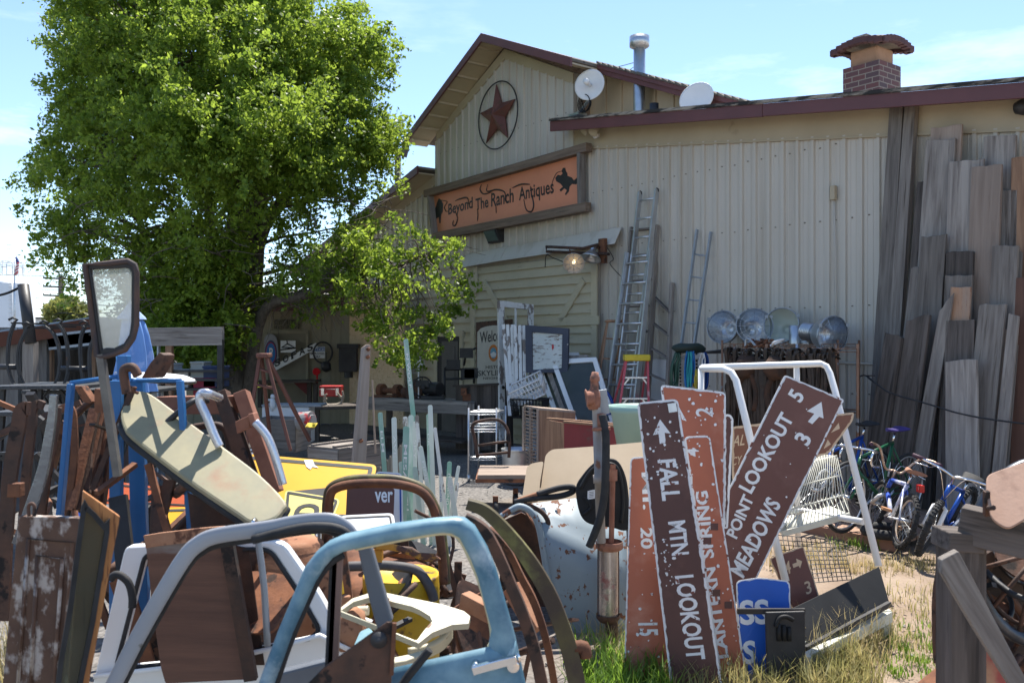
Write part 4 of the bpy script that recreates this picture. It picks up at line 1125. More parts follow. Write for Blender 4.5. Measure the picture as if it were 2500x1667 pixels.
mb = MB(); mb.tube(cr(pw.pts(zz(zO, (140, 617), (180, 612), (270, 680), (360, 735), (620, 810), (800, 865), (1000, 905), (1260, 940))), 4), .009, 5); mb.tube(pw.pts(zz(zO, (180, 612), (240, 612))), .008, 5); mb.tube(cr(pw.pts(zz(zO, (190, 622), (225, 650), (270, 682))), 3), .008, 5)
tag(build(mb, 'wire', m_blackmet), 'dark twisted wire tied across the leaning planks', 'wire')

def ladder_px(name, label, bl, br, tl, tr, Yb, pl, ys, w, t, m, flat_=False, **k):
    """rail ends in pixels; bottoms at depth Yb, tops on plane pl; ys rung pixel rows"""
    B0, B1, T0, T1 = WO(Yb)(*bl), WO(Yb)(*br), pl(*tl), pl(*tr)
    fr = []
    for y in ys:      # solve for the fraction whose image row is y
        lo, hi = 0.0, 1.0
        for _ in range(40):
            md = (lo + hi) / 2; p = B0.lerp(T0, md); yy = CY - (p.z - EYE) * FPX / p.y
            if yy > y: lo = md
            else: hi = md
        fr.append((lo + hi) / 2)
    return ladder(name, label, B0, B1, T0, T1, fr, w, t, m, flat=flat_, **k)
def rows(y0, y1, n): return [y0 + (y1 - y0) * i / (n - 1) for i in range(n)]
ladder_px('extension_ladder', 'tall aluminium extension ladder, upper section with rubber tipped rails', (1492, 1090), (1528, 1092), (1563, 471), (1604, 464), .95, WO(.14), rows(492, 1040, 13), .085, .03, m_alu, group='extension ladder sections')
ladder_px('extension_ladder', 'wider front section of the aluminium extension ladder, ending halfway', (1466, 1098), (1540, 1102), (1531, 618), (1590, 612), 1.05, WO(.42), rows(645, 1040, 9), .085, .03, m_alu, group='extension ladder sections')
mb = MB(); 
for x, y in ((1563, 470), (1604, 463)): mb.blob(WO(.13)(x, y + 4), (.035, .035, .05), 0, 1, 1)
ex = [o for o in COL.objects if o.name == 'extension_ladder'][0]; build(mb, 'rubber_tip', m_rubber, ex)
ladder_px('wooden_ladder', 'old grey wooden ladder close behind the aluminium extension ladder', (1500, 1090), (1570, 1092), (1543, 556), (1605, 551), .5, WO(.07), rows(564, 1060, 9), .07, .045, m_wood, flat_=True, group='old wooden ladders')
ladder_px('wooden_ladder', 'short weathered wooden ladder right of the extension ladder', (1576, 1080), (1625, 1082), (1600, 640), (1641, 692), .45, WO(.07), [724, 788, 850, 914, 975], .07, .05, m_wood, flat_=True, group='old wooden ladders')
ladder_px('steel_ladder', 'narrow galvanised steel ladder with thin square rungs', (1655, 905), (1686, 905), (1702, 562), (1736, 568), .5, WO(.07), [622, 677, 733, 789, 848], .045, .03, m_zinc, rung_r=.012)
def step_ladder(name, label, tl, tr, bl, br, Yt, Yb, ys, m, cap, back=True, capm=None, tr_m=None, group=None, w=.07, t=.03):
    s = thing(name, label, 'step ladder', group)
    T0, T1, B0, B1 = P(*tl, Yt), P(*tr, Yt), P(*bl, Yb), P(*br, Yb)
    for a, b in ((B0, T0), (B1, T1)):
        mb = MB(); mb.bar(a, b, t, w, T1 - T0); build(mb, 'front_rail', m, s, M=axes(b - a, T1 - T0), bev=.004)
    for a, b in ((B0, T0), (B1, T1)):
        mb = MB(); q = Vector((b.x, b.y + .05, b.z)); g = Vector((a.x * 1.0, a.y + 1.05, a.z)); mb.bar(g, q, t * .8, w * .6, T1 - T0); build(mb, 'rear_rail', m, s, M=axes(q - g, T1 - T0))
    for y in ys:
        lo, hi = 0.0, 1.0
        for _ in range(30):
            md = (lo + hi) / 2; p = B0.lerp(T0, md); yy = CY - (p.z - EYE) * FPX / p.y
            if yy > y: lo = md
            else: hi = md
        a, b = B0.lerp(T0, lo), B1.lerp(T1, lo); mb = MB(); mb.bar(a + V3(0, .02, 0), b + V3(0, .02, 0), .10, .025, V3(0, 1, 0)); build(mb, 'step', tr_m or m, s, bev=.003)
        if tr_m:
            mb = MB()
            for e, f in ((a, b), (b, a)): mb.bar(e - UP * .10, e.lerp(f, .22) - UP * .01, .02, .02)
            build(mb, 'brace', tr_m, s)
    mb = MB(); c = (T0 + T1) / 2; mb.box(c + V3(0, .04, cap * .5), ((T1 - T0).length / 2 + .03, .13, cap), None); build(mb, 'top_cap', capm or m, s, bev=.015)
    return s
step_ladder('fibreglass_step_ladder', 'red fibreglass step ladder with a yellow top and aluminium steps', zI(115, 700), zI(318, 700), zI(10, 1420), zI(330, 1420), 12.3, 12.0, [zI(0, 875)[1], zI(0, 1075)[1], zI(0, 1262)[1]], mat('red_fibreglass', (.55, .10, .12), (.5, .085, .10), (.62, .35, .34), rough=.45, bump=0, sc3=3), .045, capm=mat('yellow_cap', (.66, .50, .03), rough=.45, bump=.03), tr_m=m_alu)
step_ladder('wooden_step_ladder', 'old brown wooden step ladder beside the glazed window frames', zH(1895, 335), zH(2060, 345), zH(1720, 1500), zH(1890, 1500), 13.6, 13.1, [zH(0, 500)[1], zH(0, 692)[1], zH(0, 890)[1], zH(0, 1090)[1]], m_woodbrown, .02, group=None, w=.10, t=.03)
pb = PL(P0 + NW * .18, NW * 1 + UP * .05)
mb = MB(); q = pb.pts(zz(zI, (345, 740), (375, 695), (500, 705), (500, 1100), (345, 1090))); mb.plate(rnd(q, .05), -pb.n * .02)
tag(build(mb, 'table_leaf', m_white), 'white board with a clipped corner leaning behind the step ladder', 'board')
def tube_thing(name, label, cat, paths, r, m, group=None, n=6):
    mb = MB()
    for p in paths: mb.tube(p, r, n)
    return tag(build(mb, name, m), label, cat, group)
YR = 11.6
hr = thing('slotted_rack', 'slotted white steel uprights with a crossbar holding hoses', 'rack')
m_slot = mat('slotted_steel', (.62, .61, .57), (.5, .48, .44), (.3, .2, .13), sc=7, rough=.5, t3=(.62, .7))
for x0, x1, y0, Yq in ((608, 648, 580, YR), (765, 803, 580, YR + .1)):
    o = None; pl = PL((0, Yq, 0), (0, -1, 0)); a, b = pl(*zI((x0 + x1) / 2, y0)), pl(*zI((x0 + x1) / 2 + 15, 1500)); b.z = 0
    mb = MB(); w = (pl(*zI(x1, y0)) - pl(*zI(x0, y0))).x; mb.bar(b, a, w, .004); mb.bar(b + V3(w / 2, .02, 0), a + V3(w / 2, .02, 0), .004, .04); o = build(mb, 'upright', m_slot, hr)
    mb = MB(); L_ = (a - b).length
    for i in range(int(L_ / .045)):
        c = b.lerp(a, (i + .5) * .045 / L_); mb.box(c + V3(0, -.004, 0), (w * .22, .002, .014))
    build(mb, 'slot', m_black, o)['kind'] = 'stuff'
mb = MB(); mb.bar(PL((0, YR, 0), (0, -1, 0))(*zI(640, 690)) + V3(0, .06, 0), PL((0, YR, 0), (0, -1, 0))(*zI(860, 670)) + V3(0, .06, 0), .05, .05, UP); build(mb, 'crossbar', m_white, hr)
def hang(name, label, m, x0, x1, y0, y1, k, r, seed, Y=YR - .12, xb=0):
    rr = random.Random(seed); mb = MB(); pl = PL((0, Y, 0), (0, -1, 0))
    for i in range(k):
        xa, xc = rr.uniform(x0, x1), rr.uniform(x0, x1); yb = rr.uniform(y1 - 60, y1)
        o = rr.uniform(-.06, .06)
        pts = [pl(*zI(xa - 10 + xb, yb)), pl(*zI(xa - 12 + xb, (y0 + yb) / 2)), pl(*zI(xa, y0 + 40)), pl(*zI((xa + xc) / 2, y0)), pl(*zI(xc + 8, y0 + 45)), pl(*zI(xc + 14 + xb, (y0 + yb) / 2)), pl(*zI(xc + 6 + xb, yb - 4)), pl(*zI((xa + xc) / 2 + xb, yb + 22))]
        mb.tube(cr([p + V3(0, o + rr.uniform(-.015, .015), 0) for p in pts], 5, closed=True), r, 6, closed=True)
    return tag(build(mb, name, m), label, 'hose' if 'hose' in name else 'rope', 'hoses and ropes on the slotted rack')
hang('garden_hose', 'dark green garden hose hanging leftmost on the slotted rack', mat('green_hose', (.02, .075, .05), rough=.4, bump=0), 570, 625, 640, 960, 7, .011, 1, xb=-20)
hang('rope', 'bright blue rope coil hanging between the slotted uprights', mat('blue_rope', (.02, .14, .42), (.03, .2, .5), sc=30, rough=.8), 680, 750, 620, 950, 11, .011, 2)
hang('rope', 'turquoise rope hanging just beside the bright blue coil', mat('teal_rope', (.03, .33, .36), rough=.8), 700, 740, 630, 960, 3, .009, 3, Y=YR - .2)
hang('rope', 'yellow rope hanging below the right slotted upright', mat('yellow_rope', (.55, .45, .06), rough=.8), 765, 805, 800, 985, 4, .009, 4, Y=YR - .2)
hang('rope', 'dark blue rope hanging rightmost on the slotted rack', mat('navy_rope', (.02, .08, .3), rough=.8), 850, 895, 640, 975, 5, .011, 5, Y=YR + .05)
hang('rope', 'white cord hanging between the yellow and dark blue ropes', m_white, 815, 860, 640, 800, 3, .008, 6)
mb = MB(); mb.blob(PL((0, YR - .1, 0), (0, -1, 0))(*zI(700, 595)), (.22, .12, .07), .25, 4); tag(build(mb, 'tarp_bundle', mat('dark_green_tarp', (.02, .035, .03), rough=.7)), 'dark green tarp bundle lying on top of the hose rack', 'tarp')
def wire_shelf(s, a, b, depth, m, h=.035, nb=14):
    """one wire deck with the front edge from a to b"""
    d = (b - a); dn = d.normalized(); back = UP.cross(dn).normalized()
    if back.y < 0: back = -back
    mb = MB(); c = [a, b, b + back * depth, a + back * depth]
    for i in range(4):
        mb.tube([c[i], c[(i + 1) % 4]], .005, 5); mb.tube([c[i] - UP * h, c[(i + 1) % 4] - UP * h], .004, 5)
    n = int(d.length / .04)
    for j in (0,):
        z = [c[0].lerp(c[1], i / n) - UP * (h if i % 2 else 0) for i in range(n + 1)]; mb.tube(z, .003, 4)
    for i in range(nb): mb.tube([c[0].lerp(c[1], (i + .5) / nb), c[3].lerp(c[2], (i + .5) / nb)], .0025, 4)
    return build(mb, 'wire_deck', m, s)
YS = 11.1
sA = PL(P0 + NW * .62, NW)
sh = thing('wire_shelf_unit', 'rusty wire shelving against the wing wall carrying the metal lamp reflectors', 'shelving')
m_rpost = mat('rusty_post', (.24, .115, .06), (.33, .18, .11), (.30, .30, .29), sc=6, rough=.7, bump=.2, var=.2)
a, b = sA(*zK(640, 400)), sA(*zK(1745, 395)); zt = (a.z + b.z) / 2; a.z = b.z = zt
wire_shelf(sh, a, b, .45, m_rpost); wire_shelf(sh, V3(a.x, a.y, zt - .8), V3(b.x, b.y, zt - .8), .45, m_rpost)
bk = UP.cross((b - a).normalized()); bk = bk if bk.y > 0 else -bk
for q in (a, b, a + bk * .45, b + bk * .45): mb = MB(); mb.tube([V3(q.x, q.y, 0), V3(q.x, q.y, zt + .05)], .016, 8); build(mb, 'post', m_rpost, sh)
sB = PL(P0 + NW * 1.5, NW)
sf = thing('wire_shelf_unit', 'foremost rusty wire shelving hung with leather harness', 'shelving')
a2, b2 = sB(*zK(755, 430)), sB(*zK(1725, 450)); z2 = (a2.z + b2.z) / 2; a2.z = b2.z = z2
wire_shelf(sf, a2, b2, .42, m_rpost)
for q, mm in ((a2, m_rpost), (b2, m_rpost), (a2 + bk * .42, m_rpost), (b2 + bk * .42, m_rpost), (a2.lerp(b2, .345), m_rpost), (a2.lerp(b2, .645), m_galv)):
    mb = MB(); mb.tube([V3(q.x, q.y, 0), V3(q.x, q.y, z2 + .05)], .017, 8); build(mb, 'post', mm, sf)
rr = random.Random(5); mb = MB()
for i in range(46):
    q = a2.lerp(b2, rr.uniform(.13, .32)) + bk * rr.uniform(0, .2) + UP * (.02 + .09 * rr.random() ** 2)
    mb.blob(q, (.03, .03, .018), .3, i, 1)
tag(build(mb, 'rusty_chain', m_rust), 'heap of rusty chain on the harness shelving', 'chain')
tube_thing('pulley_hook', 'white looped handle lying on the harness shelf', 'handle', [cr([a2.lerp(b2, .38) + UP * .03, a2.lerp(b2, .45) + UP * .09 + bk * .1, a2.lerp(b2, .50) + UP * .1, a2.lerp(b2, .47) + UP * .07 - bk * .1, a2.lerp(b2, .4) + UP * .02], 6)], .014, m_white)
tube_thing('pulley_hook', 'grey bent conduit piece lying left on the harness shelf', 'handle', [cr([a2.lerp(b2, .25), a2.lerp(b2, .17) + UP * .1, a2.lerp(b2, .13) + UP * .1, a2.lerp(b2, .12) + UP * .01], 6)], .016, m_zinc)
def bay(label, c, ax, r, neck, inner, outer, guard=True, ribs=False):
    s = thing('lamp_reflector', label, 'lamp reflector', 'metal high bay lamp reflectors'); ax = Vector(ax).normalized()
    mb = MB(); mb.lathe([(r, 0), (r * 1.04, -.01), (r * .98, -.03), (r * .90, -.12), (r * .70, -.21), (r * .45, -.27), (r * .42, -.28)], c, ax, 32); o = build(mb, 'shell', outer, s)
    mb = MB(); mb.lathe([(r * .97, -.012), (r * .87, -.115), (r * .66, -.20), (r * .43, -.255), (r * .28, -.25), (r * .26, -.30), (0, -.30)], c, ax, 32); build(mb, 'reflector', inner, s)
    mb = MB(); mb.lathe([(r * .40, -.28), (r * .40, -.28 - neck), (r * .30, -.30 - neck), (0, -.30 - neck)], c, ax, 20)
    if ribs:
        for i in range(6): mb.lathe([(r * .40, -.31 - i * .03), (r * .52, -.315 - i * .03), (r * .52, -.325 - i * .03), (r * .40, -.33 - i * .03)], c, ax, 20)
    build(mb, 'ballast_housing', m_galv, s)
    u = ax.cross(UP).normalized(); w = u.cross(ax)
    mb = MB(); mb.tube([c + (u * math.cos(a_) + w * math.sin(a_)) * r for a_ in [i * math.pi / 18 for i in range(36)]], .008, 6, closed=True)
    for k in range(3): mb.box(c + (u * math.cos(.5 + k * 2.1) + w * math.sin(.5 + k * 2.1)) * r * 1.04, (.02, .02, .02))
    build(mb, 'rim', m_zinc, s)
    if guard:
        mb = MB()
        for q in (.22, .55, .8): mb.tube([c + (u * math.cos(a_) + w * math.sin(a_)) * r * q + ax * .015 for a_ in [i * math.pi / 12 for i in range(24)]], .0028, 4, closed=True)
        for k in range(6): mb.tube([c + (u * math.cos(k * math.pi / 6) + w * math.sin(k * math.pi / 6)) * r * q + ax * .015 for q in (-1, 1)], .0028, 4)
        build(mb, 'wire_guard', m_galv, s)
    return s
m_refl = mat('reflector_metal', (.60, .63, .67), (.48, .51, .55), sc=3, rough=.36, metal=1, bump=.02)
m_dull = mat('dull_shell', (.33, .34, .34), (.26, .27, .27), sc=5, rough=.5, metal=.5)
m_cream_in = mat('enamel_inside', (.52, .56, .50), (.46, .5, .45), sc=3, rough=.25, bump=0)
lp = PL(P0 + NW * .45, NW)
bay('leftmost metal lamp reflector, tilted to the left with a wire guard', lp(*zK(640, 232)), V3(-.62, -.75, .12), .225, .1, m_refl, m_dull)
bay('second lamp reflector, facing forward with a round inner cup', PL(P0 + NW * .6, NW)(*zK(950, 225)), V3(-.12, -.95, .22), .235, .1, m_refl, m_galv)
bay('third lamp reflector, black outside and pale enamel inside', lp(*zK(1205, 215)), V3(-.55, -.8, .2), .225, .12, m_cream_in, m_black, guard=False)
bay('rightmost lamp reflector on its side with a ribbed housing', PL(P0 + NW * .7, NW)(*zK(1700, 312)), V3(.36, -.9, -.1), .225, .16, m_refl, m_galv, ribs=True)
mb = MB(); c = lp(*zK(1345, 310)); mb.lathe([(.085, -.12), (.085, .12), (0, .12)], c, UP, 18); 
for i in range(7): mb.lathe([(.085, -.1 + i * .03), (.1, -.095 + i * .03), (.1, -.085 + i * .03), (.085, -.08 + i * .03)], c + D * .18, UP, 18)
mb.lathe([(.085, -.12), (.085, .12), (0, .12)], c + D * .18, UP, 18)
tag(build(mb, 'heat_sink', m_galv), 'ribbed grey ballast can between the two right lamp reflectors', 'ballast')
tr0 = sA(*zK(440, 470)); mb = MB(); mb.sheet([[tr0 + D * (i * .1) + bk * (j * .2) + UP * .01 * i for j in range(3)] for i in range(5)], .03)
tag(build(mb, 'metal_tray', m_blackmet), 'dark tapered metal tray jutting from the lamp shelf', 'tray')
pr = PL(P0 + NW * .12, NW); mb = MB()
ce = [pr(*zK(1060 + 425 * math.cos(a_), 620 + 175 * math.sin(a_))) for a_ in [i * math.pi / 24 for i in range(48)]]; mb.plate(ce, -NW * .03)
tag(build(mb, 'oval_board', mat('ivory_top', (.60, .61, .56), (.5, .52, .48), sc=2, rough=.5)), 'oval ivory table top leaning behind the shelving', 'board')
for i, (x0, x1) in enumerate(((820, 900), (1170, 1215), (1530, 1650), (1310, 1350))):
    pc = PL(P0 + NW * (.9 + .03 * i), NW); mb = MB()
    mb.tube(cr(pc.pts(zz(zK, (x0, 640), (x0 + 8, 470), (x0 + 30, 438), (x1 - 30, 470), (x1, 640))), 4), .011, 6); mb.tube(pc.pts(zz(zK, (x0, 570), (x1, 575))), .008, 5)
    tag(build(mb, 'tube_leg', m_zinc), ['bent grey tube leg left among the harness', 'bent grey tube leg in the middle of the harness shelf', 'bent grey tube leg at the right end of the harness shelf', 'thin bent tube leg behind the white rack post'][i], 'tube leg', 'tube legs on the harness shelving')
m_leather = mat('harness_leather', (.028, .02, .015), (.06, .04, .028), (.10, .075, .055), sc=9, rough=.6, bump=.2, var=.3, t3=(.62, .7))
hs_ = ['black leather harness hanging at the left shelf post', 'rust brown harness with padded collar left of centre', 'long strap harness hanging in front of the shelf middle', 'dark bridle bundle hanging right of centre', 'bundle of straps hanging behind the brown lookout sign', 'harness with pale buckles hanging near the right post', 'thick dark harness hanging at the right end of the shelf']
for i, lab in enumerate(hs_):
    f = .02 + .155 * i; rr = random.Random(30 + i); mb = MB()
    for k in range(24):
        q = a2.lerp(b2, f + rr.uniform(-.06, .07)) - bk * rr.uniform(.02, .12); L_ = rr.uniform(.7, 1.3); z0 = -rr.uniform(.02, .2)
        s_ = rr.uniform(-.05, .05)
        pts_ = [q + UP * z0 + bk * .1, q + UP * (z0 + .03), q + UP * (z0 - .12) + D * s_ * .3, q + UP * (z0 - L_ * .6) + D * s_, q + UP * (z0 - L_) + D * (s_ + rr.uniform(-.05, .05))]
        mb.strip(cr(pts_, 4), rr.uniform(.02, .055), .007, D + NW * rr.uniform(-.7, .7))
    for k in range(3):
        q = a2.lerp(b2, f + rr.uniform(-.05, .06)) - bk * .08 - UP * rr.uniform(.1, .7); ra = rr.uniform(.03, .09)
        mb.tube([q + (D * math.cos(a_) + UP * math.sin(a_) * 1.5) * ra for a_ in [j * math.pi / 8 for j in range(16)]], .010, 5, closed=True)
    h = thing('horse_harness', lab, 'harness', 'horse harness on the shelving'); build(mb, 'straps', m_leather, h)
    if i in (1, 3):
        mb = MB(); q = a2.lerp(b2, f + .03) - UP * .22 - bk * .1; mb.blob(q, (.17, .1, .14), .2, i); mb.tube(cr([q, q + D * .12 - UP * .25, q + D * .1 - UP * .5], 4), .04, 7); mb.tube(cr([q, q - D * .14 - UP * .25, q - D * .1 - UP * .5], 4), .045, 7)
        build(mb, 'collar', mat('collar_felt', (.075, .035, .02), (.035, .024, .018), sc=8, rough=.9, bump=.4), h)
    for k in range(3):
        mb = MB(); q = a2.lerp(b2, f + rr.uniform(-.05, .06)) - bk * .14 - UP * rr.uniform(.05, .5)
        mb.tube([q + (D * math.cos(a_) + UP * math.sin(a_)) * .018 for a_ in [j * math.pi / 6 for j in range(12)]], .003, 4, closed=True); build(mb, 'buckle', m_darkrust, h)
mb = MB(); q = sB.off(-.3)(*zK(920, 985)); mb.blob(q, (.08, .02, .19), .12, 3); tag(build(mb, 'enamel_plaque', m_white), 'white enamel plaque glimpsed low between the harness straps', 'plaque')

m_tyre = mat('tyre', (.016, .016, .017), (.035, .034, .033), sc=20, rough=.8, bump=.3)
m_spoke = mat('spoke', (.55, .56, .57), rough=.3, metal=.9, bump=0)
def wheel(parent, c, X, Zv, r, tr_, rimm, tyrem, knob=False, nsp=28):
    Yv = Zv.cross(X); ring = lambda rr, n=36: [c + (X * math.cos(a) + Zv * math.sin(a)) * rr for a in [2 * math.pi * i / n for i in range(n)]]
    M = Matrix((X, Yv, Zv)).transposed().to_4x4(); M.translation = c
    mb = MB(); mb.tube([c - Yv * .05, c + Yv * .05], .022, 8); h = build(mb, 'wheel', m_spoke, parent, M=M)
    mb = MB(); mb.tube(ring(r - tr_), tr_, 8, closed=True, up=Yv)
    if knob:
        for i in range(44):
            a = 2 * math.pi * i / 44; d = X * math.cos(a) + Zv * math.sin(a); t = -X * math.sin(a) + Zv * math.cos(a)
            for s in (-1, 0, 1) if i % 2 else (-.5, .5): mb.box(c + d * (r - .002 - abs(s) * .006) + Yv * s * tr_ * .62, (.006, .007, .008), (t, Yv, d))
    build(mb, 'tyre', tyrem, h, M=M)
    mb = MB(); mb.tube(ring(r - tr_ * 2 - .008), .010, 6, closed=True, up=Yv); build(mb, 'rim', rimm, h, M=M)
    mb = MB()
    for i in range(nsp):
        a = 2 * math.pi * i / nsp; s = 1 if i % 2 else -1; b = a + (.5 if i % 4 < 2 else -.5)
        mb.tube([c + Yv * s * .03 + (X * math.cos(b) + Zv * math.sin(b)) * .02, c + (X * math.cos(a) + Zv * math.sin(a)) * (r - tr_ * 2 - .01)], .0014, 3, cap=False)
    build(mb, 'spokes', m_spoke, h, M=M)
    return h
def bike(label, pr, hd, wb, r, lean, frm, forkm, sadm, kind, tr_=.016, rimm=None, saddle_h=.93, turn=0.0, tyrem=None, hbm=None):
    """pr rear contact point, hd heading, lean in radians towards the rider's right"""
    s = thing('bicycle', label, 'bicycle', 'bicycles by the plank pile', loc=pr)
    X = Vector((hd[0], hd[1], 0)).normalized(); Yl = UP.cross(X)
    Zv = (UP * math.cos(lean) - Yl * math.sin(lean)); Yv = Zv.cross(X)
    W = lambda x, z, y=0.0: pr + X * x + Zv * z + Yv * y
    bb = (wb * .43, r * .82); st_ = (wb * .28, saddle_h - .12); hd_t = (wb * .80, r + .36 if kind != 'kid' else r + .27); hd_b = (wb * .845, r + .24 if kind != 'kid' else r + .17)
    rimm = rimm or m_alu; tyrem = tyrem or m_tyre; hbm = hbm or m_chrome
    wheel(s, W(0, r), X, Zv, r, tr_, rimm, tyrem, kind != 'road')
    q = Quaternion(Zv, turn); Xf = q @ X
    fc = W(hd_b[0], r) + Xf * (wb - hd_b[0])
    fc = W(hd_b[0], r) + Xf * (wb - hd_b[0])
    wheel(s, fc, Xf, Zv, r, tr_, rimm, tyrem, kind != 'road')
    mb = MB(); t = .016 if kind == 'road' else .019
    for a, b, k in ((bb, st_, t), (st_, hd_t, t), (bb, hd_b, t * 1.15), (hd_t, hd_b, t * 1.1)): mb.tube([W(*a), W(*b)], k, 8)
    for y in (-.055, .055):
        mb.tube([W(bb[0], bb[1], y * .5), W(0, r, y)], .010, 6); mb.tube([W(st_[0] + .01, st_[1] - .05, y * .3), W(0, r, y)], .009, 6)
    build(mb, 'frame', frm, s)
    mb = MB(); ytt = Zv.cross(Xf)
    cr_f = W(hd_b[0] + .005, hd_b[1] - .05)
    for y in (-1, 1): mb.tube([cr_f, cr_f + ytt * y * .05 - Zv * .03, fc + ytt * y * .055], .012 if kind == 'road' else .019, 7)
    build(mb, 'fork', forkm, s)
    mb = MB(); st2 = W(hd_t[0] - .02, hd_t[1] + .09); mb.tube([W(*hd_t), st2, st2 + Xf * .06], .013, 7)
    if kind == 'road':
        for y in (-1, 1): mb.tube(cr([st2 + Xf * .06, st2 + Xf * .06 + ytt * y * .18, st2 + Xf * .16 + ytt * y * .2 - Zv * .02, st2 + Xf * .15 + ytt * y * .2 - Zv * .12, st2 + Xf * .03 + ytt * y * .2 - Zv * .14], 5), .012, 7)
    elif kind == 'kid':
        for y in (-1, 1): mb.tube(cr([st2 + Xf * .04, st2 + Xf * .05 + ytt * y * .08, st2 + Xf * .03 + ytt * y * .18 + Zv * .16, st2 - Xf * .02 + ytt * y * .28 + Zv * .19, st2 - Xf * .1 + ytt * y * .31 + Zv * .18], 5), .012, 7)
    else:
        for y in (-1, 1): mb.tube(cr([st2 + Xf * .05, st2 + Xf * .05 + ytt * y * .12 + Zv * .03, st2 + Xf * .02 + ytt * y * .30 + Zv * .04], 5), .012, 7)
    hb = build(mb, 'handlebar', hbm, s)
    if kind != 'road':
        for y in (-1, 1):
            mb = MB(); e = (st2 + Xf * .02 + ytt * y * .30 + Zv * .04) if kind == 'mtb' else (st2 - Xf * .1 + ytt * y * .31 + Zv * .18); d_ = ytt * y if kind == 'mtb' else (-Xf * .8 + ytt * y * .2)
            mb.tube([e - d_ * .05, e + d_ * .06], .017, 8); build(mb, 'grip', mat('purple_grip', (.07, .03, .05), rough=.7), hb)
        mb = MB()
        for y in (-1, 1): mb.tube(cr([st2 + Xf * .06 + ytt * y * .2, st2 + Xf * .12 + ytt * y * .22 + Zv * .02, st2 + Xf * .1 + ytt * y * .32], 4), .006, 5); mb.tube(cr([st2 + Xf * .06 + ytt * y * .2, st2 + Xf * .2 + ytt * y * .1 + Zv * .05, st2 + Xf * .1 - Zv * .2], 5), .004, 4)
        build(mb, 'brake_lever', m_chrome, hb)
    mb = MB(); sp = W(st_[0] - .02, saddle_h); mb.tube([W(*st_), sp - Zv * .03], .012, 7); build(mb, 'seat_post', m_chrome, s)
    mb = MB(); gr_ = []
    for i in range(8):
        u = i / 7; x = -.13 + .27 * u; w = .075 * (1 - u) ** .8 + .018; gr_.append([sp + X * x + Yv * w * math.cos(a) + Zv * (.018 * math.sin(a) + .012 * (1 - 2 * u) ** 2) for a in [2 * math.pi * j / 10 for j in range(11)]])
    mb.sheet(gr_); mb.add(gr_[0][:10], [tuple(range(10))]); mb.add(gr_[-1][:10], [tuple(range(10))]); build(mb, 'saddle', sadm, s)
    mb = MB(); c = W(*bb); mb.lathe([(.075, -.004), (.085, 0), (.075, .004), (.03, .006), (.03, -.006), (.075, -.004)], c - Yv * .045, Yv, 24)
    for y, a in ((-1, -.5), (1, math.pi - .5)):
        d_ = X * math.cos(a) + Zv * math.sin(a); e = c + Yv * y * .065 + d_ * .16; mb.bar(c + Yv * y * .06, e, .018, .012)
    ck = build(mb, 'crank', m_alu, s)
    for y, a in ((-1, -.5), (1, math.pi - .5)):
        d_ = X * math.cos(a) + Zv * math.sin(a); e = c + Yv * y * .115 + d_ * .16; mb = MB(); mb.box(e, (.045, .04, .012), (X, Yv, Zv)); build(mb, 'pedal', m_blackmet if kind != 'kid' else mat('amber_pedal', (.5, .25, .12), rough=.5), ck)
    mb = MB(); mb.tube([c + Zv * .08 - Yv * .045, W(0, r + .035, -.045)], .004, 4); mb.tube([c - Zv * .08 - Yv * .045, W(0, r - .035, -.045)], .004, 4); mb.lathe([(.04, -.01), (.045, 0), (.03, .012)], W(0, r, -.045), Yv, 14); build(mb, 'chain', m_darkrust, s)
    return s, W
def gp(x, Y, z=.10): return Vector(((x - CX) / FPX * Y, Y, z))
pz = .105
rear, front = gp(2206, 8.80, pz), gp(2036, 8.12, pz)
m_bgreen = mat('green_enamel', (.012, .10, .045), (.01, .08, .035), rough=.3, bump=0); m_bblue = mat('blue_enamel', (.012, .07, .33), (.01, .055, .27), rough=.3, bump=0)
b1, W1 = bike('green ten speed road bicycle with a purple saddle beside the planks', rear, front - rear, 1.02, .343, math.radians(-4), m_bgreen, m_bgreen, mat('purple_saddle', (.05, .035, .17), rough=.5, bump=.05), 'road')
mb = MB(); mb.tube([W1(.345, .48), W1(.33, .62)], .0175, 8); build(mb, 'frame_band', m_white, b1)
b2_, _w = bike('blue road bicycle with a black saddle behind the green one', rear + V3(-.16, .42, 0), front - rear, 1.0, .34, math.radians(-6), m_bblue, m_white, m_rubber, 'road', saddle_h=.95)
r3 = gp(2190, 7.62, pz); 
b3, W3 = bike('rusty white child bicycle with high handlebars, rear wheel nearest', r3, V3(.12, 1, 0), .82, .245, math.radians(17), mat('white_blue_frame', (.66, .66, .68), (.03, .08, .4), sc=1.6, lo=.5, hi=.6, rough=.35, bump=0), m_white, mat('worn_brown_saddle', (.30, .15, .09), rough=.8), 'kid', tr_=.024, saddle_h=.66, rimm=mat('rusty_white_rim', (.62, .52, .42), (.4, .27, .18), sc=9, rough=.5), hbm=mat('rusty_chrome', (.55, .45, .36), (.35, .2, .13), sc=12, rough=.35, metal=.7))
mb = MB(); mb.box(W3(-.09, .56), (.02, .035, .03)); build(mb, 'reflector', mat('red_reflector', (.5, .02, .02), rough=.2, bump=0), b3)
f4 = gp(2238, 7.42, pz); r4 = gp(2352, 8.25, pz)
hd4 = (f4 - r4); hd4.normalize()
b4, W4 = bike('blue child mountain bicycle with a white fork and knobbly front tyre', f4 - hd4 * .86, hd4, .86, .255, math.radians(-20), m_bblue, m_white, m_rubber, 'mtb', tr_=.028, saddle_h=.62, rimm=m_blackmet, hbm=m_chrome, turn=.15)
pp = thing('plank_platform', 'low platform of reddish planks the bicycles stand on', 'platform')
f0 = WO(2.35); 
